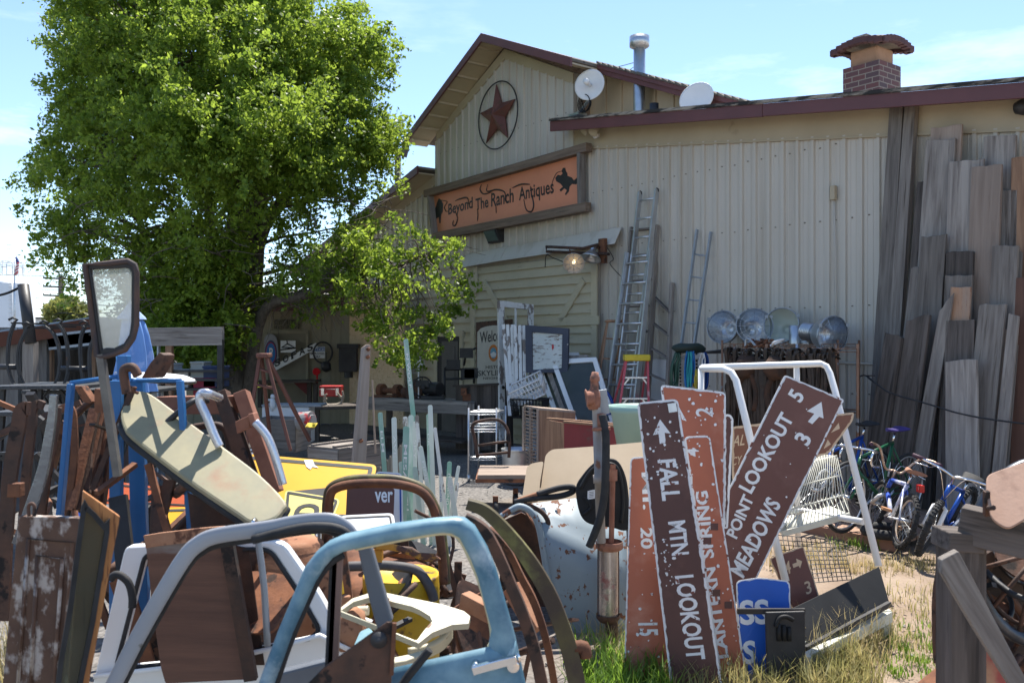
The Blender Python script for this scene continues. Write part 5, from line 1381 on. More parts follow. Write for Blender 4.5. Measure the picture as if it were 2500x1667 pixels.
for i in range(5):
    o = .95 + i * .33
    t0, t1 = tz(1950 - 6 * i, 1300, o)[0], 9.4
    mb = MB(); mb.bar(FP(t0 + R.uniform(-.1, .1), .085, o), FP(t1, .085, o), .30, .04, NW); build(mb, 'deck_plank', mat('red_plank', (.27, .16, .11), (.35, .24, .175), (.16, .095, .07), sc=2, st=GR, rough=.9, bump=.4, bsc=7, var=.12), pp, M=axes(D, NW), bev=.005)
for t in (6.3, 7.2, 8.6): mb = MB(); mb.bar(FP(t, .03, .8), FP(t, .03, 2.4), .08, .06, D); build(mb, 'joist', m_wooddark, pp, M=axes(NW, D))
mb = MB(); mb.bar(FP(tz(1930, 1300, 2.47)[0], .055, 2.47), FP(9.4, .055, 2.47), .10, .03, UP); build(mb, 'edge_board', mat('red_edge', (.25, .13, .085), (.3, .17, .12), sc=2, st=GR, rough=.9, bump=.4), pp, M=axes(D, UP))
mb = MB(); c = gp(2168, 8.05, .16); mb.tube([c + V3(math.cos(a) * .2, math.sin(a) * .2, 0) for a in [i * math.pi / 14 for i in range(28)]], .045, 8, closed=True); tag(build(mb, 'loose_tyre', m_tyre), 'loose black tyre lying on the planks under the bicycles', 'tyre')
def front(Y, tilt=0.0, yaw=0.0):
    """plane facing the camera through depth Y (at z=0), leaning back by tilt, turned by yaw"""
    n = V3(math.sin(yaw) * math.cos(tilt), -math.cos(yaw) * math.cos(tilt), math.sin(tilt))
    return lambda x, y=None, z=0: PL(G_(x, Y, z), n)
def G_(x, Y, z): return Vector(((x - CX) / FPX * Y, Y, z))
def single(name, label, cat, pl, pts, th, m, r=0, group=None, grain=None, bev=0.0, jag=0):
    q = pl.pts(pts); q = rnd(q, r) if r else q
    if jag:
        q2 = []
        for i, p in enumerate(q):
            p3 = q[(i + 1) % len(q)]; k = max(1, int((p3 - p).length / .06))
            for j in range(k): q2.append(p.lerp(p3, j / k) + Vector((R.uniform(-jag, jag), 0, R.uniform(-jag, jag))))
        q = q2
    mb = MB(); mb.plate(q, -pl.n * th)
    M = None
    if grain is not None: M = axes(grain, pl.n); M.translation = q[0]
    return tag(build(mb, name, m, M=M, bev=bev), label, cat, group)
def boxpx(pl, pts, depth):
    mb = MB(); mb.plate(pl.pts(pts), -pl.n * depth); return mb
pw_ = PL(P0 + NW * .22, NW)
s = thing('welcome_board', 'tall arched welcome board with black script and a round orange badge', 'sign')
mb = MB(); mb.plate(pw_.pts(zz(zH, (635, 345), (975, 315), (975, 935), (640, 945))), -NW * .03); build(mb, 'board', m_darkrust, s)
arc = [(645, 940)] + [(648, 440), (680, 405), (730, 385), (800, 375), (880, 378), (970, 400)] + [(970, 935)]
face_of(pw_, zz(zH, *arc), mat('cream_board', (.60, .57, .50), (.54, .51, .45), rough=.6, bump=.03), s, 'face', .004)
text('Welcome', pw_, zH(672, 545), zH(960, 505), zH(672, 440), m_letb, s, off=.007, bold=.01)
for t_, a, b, c in (('HISTORIC', (728, 790), (950, 785), (728, 760)), ('SKYLINE', (655, 858), (930, 850), (655, 808)), ('NEIGHBORS', (705, 892), (950, 888), (705, 870))): text(t_, pw_, zH(*a), zH(*b), zH(*c), m_letb, s, off=.007, bold=.01)
bc = pw_.off(.007)(*zH(802, 640)); br0 = (pw_(*zH(802, 560)) - pw_(*zH(802, 722))).length / 2
for nm, k, mm, o in (('badge_ring', 1.0, mat('badge_orange', (.62, .20, .035), bump=0), 0), ('badge_sky', .64, mat('badge_blue', (.12, .33, .46), bump=0), .001)):
    mb = MB(); mb.plate([bc + NW * o + (D * math.cos(a) + UP * math.sin(a)) * br0 * k for a in [-i * math.pi / 18 for i in range(36)]], -NW * .001); build(mb, nm, mm, s)
mb = MB(); mb.plate([bc + NW * .002 + (D * x + UP * y) * br0 for x, y in ((-.62, -.1), (.1, .2), (.6, -.1), (.45, -.45), (-.4, -.5))], -NW * .0005); build(mb, 'badge_hill', m_letp, s)
PD = PL3((*zH(860, 300), 14.6), (*zH(1185, 300), 15.1), (*zH(860, 1400), 14.2))
dw = thing('white_door', 'tall white paint worn glazed door frame leaning open before the barn door', 'door')
Md = axes(UP, D)
def frame_piece(pl, pts, name, par, m=m_whitepeel, th=.045):
    mb = MB(); mb.plate(pl.pts(zz(zH, *pts)), -pl.n * th); return build(mb, name, m, par, bev=.003)
frame_piece(PD, ((852, 138), (908, 142), (915, 1490), (868, 1490)), 'stile', dw); frame_piece(PD, ((1142, 172), (1188, 176), (1192, 1400), (1146, 1410)), 'stile', dw)
frame_piece(PD, ((909, 142), (1141, 172), (1141, 222), (909, 200)), 'top_rail', dw); frame_piece(PD, ((1012, 212), (1026, 214), (1028, 700), (1014, 700)), 'muntin', dw, th=.03)
mb = MB(); mb.lathe([(.02, 0), (.03, .01), (.03, .02), (0, .03)], PD(*zH(890, 970)), PD.n, 12); build(mb, 'knob_hole', m_black, dw)
pe = PL3((*zH(890, 400), 14.1), (*zH(1110, 400), 14.15), (*zH(890, 1200), 13.7))
def peel_shutter(l, lab, off):
    pl = pe.off(off); t_ = thing('peeling_shutter', lab, 'shutter', 'peeling shutters'); q = zz(zH, *l)
    mb = MB(); mb.plate(pl.pts(q), -pl.n * .04); build(mb, 'panel', mat('bare_grey_paint', (.22, .20, .18), (.15, .13, .12), (.55, .54, .52), sc=4, rough=.85, bump=.3, sc3=6, st3=(2, 2, .5), t3=(.52, .58)), t_, bev=.004)
    for f in (0.12, .5, .88):
        a = [q[0][k] * (1 - f) + q[1][k] * f for k in (0, 1)]; b = [q[3][k] * (1 - f) + q[2][k] * f for k in (0, 1)]
        mb = MB(); mb.bar(pl(*a) + pl.n * .008, pl(*b) + pl.n * .008, .05, .03, V3(1, 0, 0)); build(mb, 'moulding', m_whitepeel, t_)
peel_shutter(((884, 368), (990, 372), (1010, 1240), (950, 1240)), 'narrow peeling white shutter nearest the white door frame', .0)
peel_shutter(((994, 372), (1108, 380), (1110, 900), (1022, 1240)), 'second peeling grey shutter tucked beside the framed blue panel', .07)
pf = PL3((*zH(1110, 500), 13.85), (*zH(1515, 500), 13.5), (*zH(1110, 800), 13.8))
fr = thing('framed_panel', 'blue black framed panel with peeling white boards inside', 'panel')
o_ = zz(zH, (1104, 372), (1520, 404), (1512, 830), (1112, 826)); i_ = zz(zH, (1170, 440), (1462, 462), (1455, 790), (1172, 800))
mb = MB(); mb.ring(pf.pts(o_), pf.pts(i_), -pf.n * .05); build(mb, 'frame', mat('blue_black_paint', (.035, .042, .065), (.05, .058, .085), (.55, .52, .46), sc=3, rough=.6, t3=(.68, .7), sc3=4), fr, bev=.004)
mb = MB(); mb.plate(pf.off(-.03).pts(i_), -pf.n * .02); build(mb, 'inner_board', mat('flaking_boards', (.56, .59, .57), (.46, .5, .49), (.20, .17, .15), sc=3, rough=.8, bump=.4, sc3=7, st3=(1, 1, 4), t3=(.55, .6)), fr)
face_of(pf, zz(zH, (1365, 555), (1378, 560), (1380, 590), (1368, 615), (1360, 585)), mat('red_paint_spot', (.45, .03, .04)), fr, 'red_spot', -.02)
pa = PL3((*zH(1345, 700), 13.7), (*zH(1785, 680), 13.3), (*zH(1580, 1320), 12.9))
wn = thing('window_sash', 'white aluminium framed window with dark glass leaning before the ladders', 'window', 'window sashes leaning together')
o_ = zz(zH, (1345, 702), (1785, 678), (1985, 1330), (1580, 1350)); i_ = zz(zH, (1408, 745), (1752, 722), (1915, 1290), (1610, 1300))
mb = MB(); mb.ring(pa.pts(o_), pa.pts(i_), -pa.n * .05); build(mb, 'frame', m_white, wn, bev=.005)
mb = MB(); mb.plate(pa.off(-.02).pts(i_), -pa.n * .006); build(mb, 'pane', mat('dark_glass', (.035, .042, .036), (.055, .06, .05), sc=2, rough=.12, bump=0, spec=.5), wn)
for k, lab in ((1, 'grey weathered wooden sash behind the aluminium window'), (2, 'rearmost peeling wooden sash behind the aluminium window')):
    pk = pa.off(-.08 * k); t_ = thing('window_sash', lab, 'window', 'window sashes leaning together')
    o2 = [(x - 22 * k, y - 6 * k) for x, y in zz(zH, (1345, 702), (1785, 678), (1985, 1330), (1580, 1350))]; i2 = [(x - 22 * k, y - 6 * k) for x, y in i_]
    mb = MB(); mb.ring(pk.pts(o2), pk.pts(i2), -pk.n * .05); build(mb, 'frame', m_wood if k == 1 else m_whitepeel, t_)
    mb = MB(); mb.plate(pk.off(-.02).pts(i2), -pk.n * .006); build(mb, 'pane', MATS['dark_glass'], t_)
def crate_wire(name, label, cat, c, ax, h, nx, ny, m, r=.006, floor=True):
    X, Yv, Zv = ax; mb = MB(); c = Vector(c)
    def pt(u, v, w): k = 1 - .12 * (w < 0); return c + X * u * h[0] * k + Yv * v * h[1] * k + Zv * w * h[2]
    for w in (-1, -.33, .33, 1): mb.tube([pt(-1, -1, w), pt(1, -1, w), pt(1, 1, w), pt(-1, 1, w)], r * (1.8 if abs(w) == 1 else 1), 5, closed=True)
    for i in range(nx + 1):
        u = -1 + 2 * i / nx
        for v in (-1, 1): mb.tube([pt(u, v, -1), pt(u, v, 1)], r, 4)
        mb.tube([pt(u, -1, -1), pt(u, 1, -1)], r, 4)
    for i in range(ny + 1):
        v = -1 + 2 * i / ny
        for u in (-1, 1): mb.tube([pt(u, v, -1), pt(u, v, 1)], r, 4)
        mb.tube([pt(-1, v, -1), pt(1, v, -1)], r, 4)
    return tag(build(mb, name, m), label, cat)
Yb_ = 12.6
X = V3(.86, -.25, .42).normalized(); Zv = V3(-.45, -.25, .86); Zv = (Zv - X * Zv.dot(X)).normalized()
crate_wire('laundry_basket', 'white plastic laundry basket tipped on top of a black crate', 'basket', P(*zH(1140, 985), Yb_), (X, Zv.cross(X), Zv), (.24, .17, .12), 9, 6, m_white, .007)
crate_wire('milk_crate', 'black wire crate under the tipped white basket', 'crate', P(*zH(1150, 1165), Yb_), (V3(.95, -.3, 0).normalized(), V3(.3, .95, 0).normalized(), UP), (.24, .18, .13), 10, 7, m_black, .007)
b_ = thing('metal_barrel', 'blue grey ribbed metal barrel under the black crate', 'barrel')
c = P(*zH(1060, 1400), Yb_ + .1); c.z = 0; zt = P(*zH(1060, 1240), Yb_).z; mb = MB(); pr_ = [(.0, 0), (.27, 0)]
for i in range(14): z = zt * (i + .5) / 14; pr_ += [(.27, z - .015), (.28, z), (.27, z + .015)]
mb.lathe(pr_ + [(.27, zt), (.25, zt), (0, zt - .02)], c + V3(.35, .2, 0), UP, 28); build(mb, 'drum', mat('blue_grey_tin', (.22, .25, .29), (.16, .19, .22), sc=5, rough=.45, metal=.6), b_)
c2_ = P(*zH(1040, 1568), 11.8); c2_.z = 0; mb = MB(); prb = [(0, 0), (.20, 0)] + [(.20 + .003 * i, .05 * i) for i in range(1, 10)] + [(.235, .46), (.22, .46), (.2, .05)]
mb.lathe(prb, c2_, UP, 26); tag(build(mb, 'trash_can', m_galv), 'small galvanised bin standing before the metal barrel', 'bin')
pc_ = PL3((*zH(1240, 1180), 11.3), (*zH(1588, 1160), 10.8), (*zH(1240, 1400), 11.3))
cp_ = thing('chicken_coop', 'upright wooden poultry crate with dowel bars on its left side', 'crate')
A_, B_ = pc_(*zH(1236, 1182)), pc_(*zH(1588, 1155)); lf = P(*zH(1090, 1190), 11.75); A_.z = B_.z = lf.z = A_.z
dn = V3(0, 0, A_.z - .02)
mb = MB(); mb.plate([A_, B_, B_ - dn, A_ - dn], (lf - A_) * .08); build(mb, 'side_board', m_woodbrown, cp_, M=axes(UP, B_ - A_), bev=.004)
mb = MB(); mb.hexa([lf - UP * .0, A_, B_, B_ + (lf - A_)], [lf + UP * .025, A_ + UP * .025, B_ + UP * .025, B_ + (lf - A_) + UP * .025]); build(mb, 'top_board', m_woodpale, cp_, M=axes(B_ - A_, UP))
for f in (0.03, .5, .97): mb = MB(); q = lf.lerp(A_, f); mb.bar(q - dn, q, .05, .03, A_ - lf); build(mb, 'post', m_woodpale, cp_, M=axes(UP, D))
mb = MB()
for i in range(20): q = UP * (-.05 - i * .045); mb.tube([lf + q, A_ + q], .011, 6)
o = build(mb, 'dowel_bars', m_woodpale, cp_)
prd = PL3((*zH(1480, 1400), 10.3), (*zH(2160, 1320), 9.6), (*zH(1480, 1500), 10.3))
rc = thing('red_chest', 'long faded red wooden chest with a bare wood end', 'chest')
A_, B_ = prd(*zH(1480, 1372)), prd(*zH(2165, 1290)); lf = P(*zH(1318, 1352), 10.7); A_.z = B_.z = lf.z = (A_.z + B_.z) / 2; dn = V3(0, 0, A_.z - .0)
m_redw = mat('faded_red', (.24, .04, .04), (.19, .035, .035), (.14, .08, .065), sc=2.5, rough=.75, bump=.2, t3=(.6, .7), sc3=5)
def slab(name, l, vec, m, par, M=None): mb = MB(); mb.plate(l, vec); return build(mb, name, m, par, M=M, bev=.004)
bk2 = (lf - A_)
slab('side', [A_, B_, B_ - dn * .36, A_ - dn * .36], bk2 * .06, m_redw, rc); slab('side', [A_ - dn * .37, B_ - dn * .37, B_ - dn, A_ - dn], bk2 * .06, m_redw, rc); slab('side', [q + bk2 for q in (A_, B_, B_ - dn, A_ - dn)], -bk2 * .06, m_redw, rc)
slab('end', [lf, A_ - (B_ - A_) * .002, A_ - dn - (B_ - A_) * .002, lf - dn], (B_ - A_) * -.03, m_woodbrown, rc, axes(UP, bk2)); slab('end', [B_, B_ + bk2, B_ + bk2 - dn, B_ - dn], (B_ - A_) * .02, m_woodbrown, rc, axes(UP, bk2))
mb = MB(); mb.bar(A_ + UP * .01, B_ + UP * .01, .05, .025, bk2); mb.bar(A_ + bk2 + UP * .012, B_ + bk2 + UP * .012, .05, .025, bk2); mb.bar(lf - dn * .36 + V3(-.0, -.05, 0) * 0 + (A_ - lf) * 1.05, B_ - dn * .36 + (A_ - lf) * .05, .03, .02, UP); build(mb, 'rim', m_woodbrown, rc, M=axes(B_ - A_, UP))
slab('floor', [A_ - dn * .95, B_ - dn * .95, B_ + bk2 - dn * .95, lf - dn * .95], UP * .02, m_wooddark, rc)
pt_ = thing('planter', 'pale green plastic planter pot behind the brown trail sign', 'pot'); c = P(*zH(2190, 1420), 9.0); zt = P(*zH(2190, 1140), 9.0).z; c.z = max(0, c.z)
mb = MB(); c.z = zt - .42; mb.lathe([(0, 0), (.22, 0), (.28, .34), (.30, .35), (.31, .42), (.285, .42), (.26, .36), (.2, .05), (0, .04)], c, UP, 28); build(mb, 'pot', mat('pale_green_plastic', (.28, .42, .37), (.25, .38, .34), rough=.5, bump=0), pt_)
mb = MB(); mb.lathe([(0, 0), (.17, 0), (.21, zt - .44), (.19, zt - .44), (0, zt - .46)], V3(c.x, c.y, 0), UP, 24); tag(build(mb, 'bucket', m_white), 'white bucket that the pale green planter stands on', 'bucket')
def wire_rack(Y, x0, x1, ys, lab):
    s = thing('wire_trolley', lab, 'rack'); pl = PL((0, Y, 0), (0, -1, 0)); a0, b0 = pl(*zH(x0, 1000)), pl(*zH(x1, 1000)); dp = V3(.12, .42, 0)
    for y in ys: a = pl(*zH(x0, y)); b = pl(*zH(x1, y)); b.z = a.z; wire_shelf_y(s, a, b, dp)
    zt = pl(*zH(x0, ys[0] - 40)).z
    for q in (a0, b0, a0 + dp, b0 + dp): mb = MB(); mb.tube([V3(q.x, q.y, .06), V3(q.x, q.y, zt)], .014, 8); mb.lathe([(.0, -.02), (.05, -.018), (.05, .018), (0, .02)], V3(q.x, q.y, .05), V3(1, .2, 0), 12); build(mb, 'post', m_alu, s)
    return s
def wire_shelf_y(s, a, b, dp):
    mb = MB(); c = [a, b, b + dp, a + dp]
    for z in (0, -.035): mb.tube([p + UP * z for p in c], .006, 5, closed=True)
    n = 16; mb.tube([a.lerp(b, i / n) - UP * (.035 if i % 2 else 0) for i in range(n + 1)], .004, 4)
    for i in range(16): mb.tube([a.lerp(b, (i + .5) / 16), a.lerp(b, (i + .5) / 16) + dp], .004, 4)
    build(mb, 'wire_deck', m_alu, s)
wire_rack(11.9, 565, 832, (1205, 1315, 1370, 1640), 'chrome wire shelf trolley on castors before the workbench')
ht = thing('hand_truck', 'rusty tube handled platform truck with wooden deck and small wheels', 'hand truck')
pl = PL((0, 10.4, 0), (0, -1, .12)); mb = MB()
mb.tube(cr(pl.pts(zz(zH, (650, 1640), (620, 1450), (600, 1360), (620, 1310), (700, 1285), (800, 1275), (870, 1290), (930, 1360), (955, 1480), (950, 1640))), 5), .019, 8); mb.tube(pl.pts(zz(zH, (655, 1525), (830, 1498), (950, 1485))), .016, 7); mb.tube(pl.pts(zz(zH, (640, 1620), (945, 1590))), .016, 7)
build(mb, 'handle', m_darkrust, ht)
c = P(*zC(150, 545), 9.7); mb = MB(); mb.box(P(*zC(175, 535), 9.9) + V3(0, .25, 0), (.32, .38, .025)); build(mb, 'deck', m_woodpale, ht, M=axes(V3(1, 0, 0)), bev=.004)
mb = MB(); mb.box(P(*zC(175, 552), 9.9) + V3(0, .25, 0), (.34, .40, .02)); build(mb, 'chassis', m_rust, ht)
for x, y, Y in ((122, 600, 9.5), (222, 592, 10.0)):
    c = P(*zC(x, y), Y); c.z = .085; mb = MB(); mb.lathe([(.03, -.025), (.07, -.025), (.085, -.012), (.085, .012), (.07, .025), (.03, .025)], c, V3(1, .15, 0), 20); w = build(mb, 'wheel', m_rubber, ht); mb = MB(); mb.lathe([(0, -.03), (.035, -.03), (.035, .03), (0, .03)], c, V3(1, .15, 0), 12); build(mb, 'hub', m_rust, w)
    mb = MB(); mb.bar(c, c + UP * .14, .06, .03); build(mb, 'fork', m_rust, ht)
tube_thing('cart_handle', 'bright blue curved tube cart handle before the step ladder', 'handle', [cr(PL((0, 12.5, 0), (0, -1, 0)).pts(zz(zH, (1850, 990), (1900, 1030), (1940, 1110), (1955, 1200), (1955, 1400))), 5), PL((0, 12.5, 0), (0, -1, 0)).pts(zz(zH, (1865, 1222), (1955, 1215)))], .022, m_bblue)

wbn = thing('workbench', 'long grey timber workbench along the barn front under the tree branch', 'bench')
ya = 15.3
a, b = P(880, zH(0, 1075)[1], 15.9), P(1150, zH(0, 1080)[1], 14.6); b.z = a.z
bdp = V3(.45, .55, 0)
for i in range(3): mb = MB(); o = bdp * (i / 3); mb.bar(a + o, b + o, .20, .06, bdp); build(mb, 'bench_top_board', m_wood, wbn, M=axes(b - a, UP), bev=.005)
mb = MB(); mb.bar(a - UP * .1 - bdp * .12, b - UP * .1 - bdp * .12, .16, .04, UP); build(mb, 'apron', m_wood, wbn, M=axes(b - a, UP))
for q in (a, a.lerp(b, .5), b, a + bdp, b + bdp): mb = MB(); mb.bar(V3(q.x, q.y, 0), q, .11, .11); build(mb, 'leg', m_wood, wbn, M=axes(UP))
mb = MB(); mb.bar(a - UP * .62, b - UP * .62, .5, .04, bdp); build(mb, 'lower_shelf', m_wooddark, wbn, M=axes(b - a))
bt = lambda f, h=.03, d=.3: a.lerp(b, f) + bdp * d + UP * h
def lump(name, label, cat, c, parts, m, **k):
    mb = MB()
    for kind, off, *args in parts:
        q = c + Vector(off)
        if kind == 'cyl': mb.lathe([(0, -args[1]), (args[0], -args[1]), (args[0], args[1]), (0, args[1])], q, args[2], 16, False)
        elif kind == 'box': mb.box(q, args[0])
        elif kind == 'ring': u = Vector(args[2]).orthogonal().normalized(); w = Vector(args[2]).normalized().cross(u); mb.tube([q + (u * math.cos(t) + w * math.sin(t)) * args[0] for t in [i * math.pi / 12 for i in range(24)]], args[1], 6, closed=True)
        elif kind == 'blob': mb.blob(q, args[0], .15, 2)
    return tag(build(mb, name, m, bev=k.get('bev', .006)), label, cat, k.get('group'))
lump('spool_roller', 'rusty twin drum roller on the left of the workbench', 'roller', bt(.12), [('cyl', (0, 0, .12), .12, .05, (1, -.6, 0)), ('cyl', (.32, -.2, .12), .12, .05, (1, -.6, 0)), ('cyl', (.16, -.1, .12), .05, .2, (1, -.6, 0)), ('box', (.16, -.1, .02), (.3, .12, .02))], m_rust)
lump('bench_grinder', 'rusty electric motor with a spoked fan wheel on the workbench', 'motor', bt(.60), [('cyl', (0, 0, .18), .12, .16, (.8, -.6, 0)), ('ring', (-.18, -.1, .22), .17, .015, (.3, -.9, 0)), ('cyl', (-.18, -.1, .22), .04, .05, (.3, -.9, 0)), ('box', (0, 0, .03), (.2, .14, .03))] + [('box', (-.18 + .08 * math.cos(t), -.1, .22 + .08 * math.sin(t)), (.07 * abs(math.cos(t)) + .008, .006, .07 * abs(math.sin(t)) + .008)) for t in (0, .8, 1.57, 2.4)], m_blackmet)
lump('engine_block', 'small rusty engine lump at the middle of the workbench', 'engine', bt(.43), [('box', (0, 0, .12), (.14, .12, .12)), ('cyl', (.05, 0, .28), .07, .06, (0, 0, 1)), ('blob', (-.15, 0, .1), (.1, .08, .1))], m_darkrust)
lump('vise', 'rusty bench vise at the right end of the workbench', 'vise', bt(.92), [('box', (0, 0, .06), (.12, .09, .06)), ('box', (-.1, -.05, .16), (.05, .1, .06)), ('box', (.1, 0, .16), (.05, .1, .06)), ('cyl', (.2, 0, .14), .02, .15, (1, 0, 0))], m_rust)
lump('gauge_lamp', 'round white faced gauge on a stem standing on the bench', 'gauge', bt(.52, .03, .1), [('cyl', (0, 0, .30), .012, .28, (0, 0, 1)), ('cyl', (0, 0, .62), .075, .02, (0, -1, .1))], m_white)
pfan = P(1010, zH(0, 730)[1], 16.6); mb = MB()
for q in (.05, .1, .15, .2): mb.tube([pfan + V3(math.cos(t) * q, math.sin(t) * q * .3, math.sin(t) * q) for t in [i * math.pi / 10 for i in range(20)]], .004, 4, closed=True)
for k in range(8): t = k * math.pi / 8; mb.tube([pfan - V3(math.cos(t) * .2, math.sin(t) * .06, math.sin(t) * .2), pfan + V3(math.cos(t) * .2, math.sin(t) * .06, math.sin(t) * .2)], .004, 4)
tag(build(mb, 'fan_guard', m_galv), 'round wire fan guard hanging on the lap siding behind leaves', 'fan guard')
bb_ = thing('plank_cupboard', 'low dark cupboard of vertical boards under the welcome board', 'cupboard'); pl = PL3((*zH(440, 1000), 15.0), (*zH(850, 1000), 14.4), (*zH(440, 1130), 15.0))
for i in range(6):
    x0 = 440 + i * 68; mb = MB(); q = pl.pts(zz(zH, (x0, 960 - i * 2), (x0 + 66, 958 - i * 2), (x0 + 66, 1560), (x0, 1560))); mb.plate(q, -pl.n * .4); build(mb, 'board', m_wooddark, bb_, M=axes(UP, D), bev=.004)
mb = MB(); q = pl.pts(zz(zH, (430, 955), (860, 935))); mb.bar(q[0] - pl.n * .2 + UP * .0, q[1] - pl.n * .2, .5, .03, pl.n); build(mb, 'lid', m_wooddark, bb_, M=axes(q[1] - q[0]))
ir = thing('bar_stand', 'black iron frame of bars standing in the small dark doorway', 'frame'); pl = PL((0, 16.0, 0), (0, -1, 0)); mb = MB()
for l in (((330, 800), (640, 790)), ((335, 800), (335, 1060)), ((500, 795), (500, 900)), ((610, 790), (615, 930)), ((340, 890), (610, 880)), ((530, 640), (640, 590)), ((540, 640), (520, 760)), ((330, 790), (390, 740))): mb.tube(pl.pts(zz(zH, *l)), .02, 6)
for x, y in ((420, 750), (545, 640), (560, 840), (590, 830)): mb.box(pl(*zH(x, y)), (.12, .1, .09))
build(mb, 'bars', m_blackmet, ir)
pb_ = PL((0, YB - .16, 0), (0, -1, 0))
s = thing('badge_sign', 'grey oval sign with a blue disc, red ring and white letter P', 'sign')
m_gs = mat('sign_grey', (.28, .28, .29), (.22, .22, .23), sc=5, rough=.6)
mb = MB(); mb.plate(rnd(pb_.pts(zz(zG, (565, 500), (600, 460), (640, 455), (680, 480), (700, 560), (705, 700), (680, 800), (640, 800), (600, 740), (575, 640))), .06), V3(0, .03, 0)); build(mb, 'plate', m_gs, s)
def ell(cx, cy, rx, ry, off, m, nm):
    mb = MB(); mb.plate([pb_.off(off)(*zG(cx + rx * math.cos(t), cy + ry * math.sin(t))) for t in [i * math.pi / 16 for i in range(32)]], V3(0, .004, 0)); build(mb, nm, m, s)
ell(632, 640, 58, 122, .006, mat('badge_navy', (.03, .05, .14), bump=0), 'outer_ring'); ell(632, 640, 50, 106, .012, mat('badge_red', (.40, .04, .04), bump=0), 'red_ring'); ell(632, 640, 44, 95, .018, mat('badge_mid_blue', (.03, .16, .42), bump=0), 'disc')
text('P', pb_, zG(618, 680), zG(650, 680), zG(618, 590), m_letp, s, off=.03, bold=.02)
s = thing('furniture_sign', 'white plank sign lettered SOFAS in black, tilted across the door', 'sign')
mb = MB(); mb.plate(pb_.off(.05).pts(zz(zG, (628, 775), (1060, 542), (1084, 585), (690, 800), (640, 808))), V3(0, .03, 0)); build(mb, 'board', m_white, s)
for i, ch_ in enumerate('SOFAS'):
    x = 672 + i * 78; y = 772 - i * 36; text(ch_, pb_, zG(x, y), zG(x + 54, y - 26), zG(x - 6, y - 62), m_letb, s, off=.06, name='letter', bold=.03)
s = thing('notice_sign', 'white and blue notice sign reading employees only on the wing wall', 'sign')
mb = MB(); mb.plate(pb_.pts(zz(zG, (1005, 580), (1150, 578), (1148, 690), (1005, 688))), V3(0, .01, 0)); build(mb, 'plate', m_white, s)
face_of(pb_, zz(zG, (1010, 584), (1145, 584), (1145, 622), (1010, 622)), MATS['badge_mid_blue'], s, 'header')
text('NOTICE', pb_, zG(1015, 616), zG(1140, 616), zG(1015, 592), m_letp, s, off=.008, bold=.02); text('EMPLOYEES', pb_, zG(1012, 654), zG(1144, 654), zG(1012, 634), m_letb, s, off=.006, bold=.02); text('ONLY', pb_, zG(1050, 684), zG(1106, 684), zG(1050, 662), m_letb, s, off=.006, bold=.02)
s = thing('paper_notice', 'white paper with a black coat hanger on the workshop door', 'notice'); mb = MB(); mb.plate(pb_.pts(zz(zG, (725, 520), (868, 522), (868, 636), (725, 634))), V3(0, .004, 0)); build(mb, 'paper', m_white, s)
mb = MB(); mb.tube(pb_.off(.02).pts(zz(zG, (785, 520), (790, 550), (735, 585), (865, 592), (790, 550))), .014, 5); mb.tube(pb_.off(.02).pts(zz(zG, (725, 610), (870, 590))), .016, 5); build(mb, 'hanger', m_black, s)
mb = MB(); mb.tube([pb_.off(.08)(*zG(1130 + 90 * math.cos(t), 635 + 100 * math.sin(t))) for t in [i * math.pi / 20 for i in range(40)]], .02, 6, closed=True); tag(build(mb, 'iron_hoop', m_blackmet), 'black iron hoop hanging in front of the notice sign', 'hoop')
lump('mail_box', 'black peaked letter box hanging at the wing wall corner', 'mailbox', P(*zG(1375, 700), YB - .4), [('box', (0, 0, 0), (.20, .1, .28)), ('box', (0, 0, .3), (.24, .13, .05)), ('cyl', (0, .02, -.3), .1, .12, (0, 0, 1))], m_blackmet)
lump('signal_lamp', 'small round red lamp on the wing wall above the shelf', 'lamp', P(*zG(1070, 816), YB - .3), [('cyl', (0, 0, 0), .085, .05, (0, -1, 0)), ('box', (0, .05, -.2), (.02, .02, .2))], mat('red_lens', (.7, .01, .02), rough=.2, bump=0))
lump('hanging_pot', 'dark round pot hanging under the iron hoop', 'pot', P(*zG(1160, 768), YB - .3), [('blob', (0, 0, 0), (.12, .08, .12)), ('cyl', (0, 0, .2), .01, .12, (0, 0, 1))], m_blackmet)
sh2 = thing('wall_shelf', 'dark plank shelf on brackets along the wing wall', 'shelf'); pl = PL((0, YB - .5, 0), (0, -1, 0)); mb = MB(); q = pl.pts(zz(zG, (380, 918), (1085, 905))); mb.bar(q[0], q[1], .6, .05, V3(0, 1, 0)); build(mb, 'board', m_wooddark, sh2, M=axes(V3(1, 0, 0)))
mb = MB(); mb.plate(pl.pts(zz(zG, (850, 925), (985, 925), (985, 1048))), V3(0, .06, 0)); build(mb, 'bracket', mat('dull_red_board', (.16, .035, .035), (.12, .03, .03), sc=4, rough=.8), sh2)
for x in (530, 1000, 1060): mb = MB(); mb.bar(pl(*zG(x, 925)), pl(*zG(x, 1160)), .09, .09); build(mb, 'post', m_wooddark, sh2)
s = thing('tool_chest', 'bright red metal tool chest on the bench by the antlers', 'tool box'); pl = PL((0, 17.6, 0), (0, -1, 0)); q = pl.pts(zz(zG, (1095, 955), (1300, 955), (1300, 1055), (1095, 1055))); mb = MB(); mb.plate(q, V3(0, .35, 0)); build(mb, 'body', mat('tool_red', (.50, .03, .03), (.42, .025, .025), rough=.4, bump=0), s, bev=.01)
mb = MB(); mb.tube(pl.off(.02).pts(zz(zG, (1095, 985), (1300, 985))), .008, 5); 
for x in (1128, 1268): mb.box(pl.off(.02)(*zG(x, 1010)), (.03, .01, .07))
build(mb, 'latch', m_chrome, s)
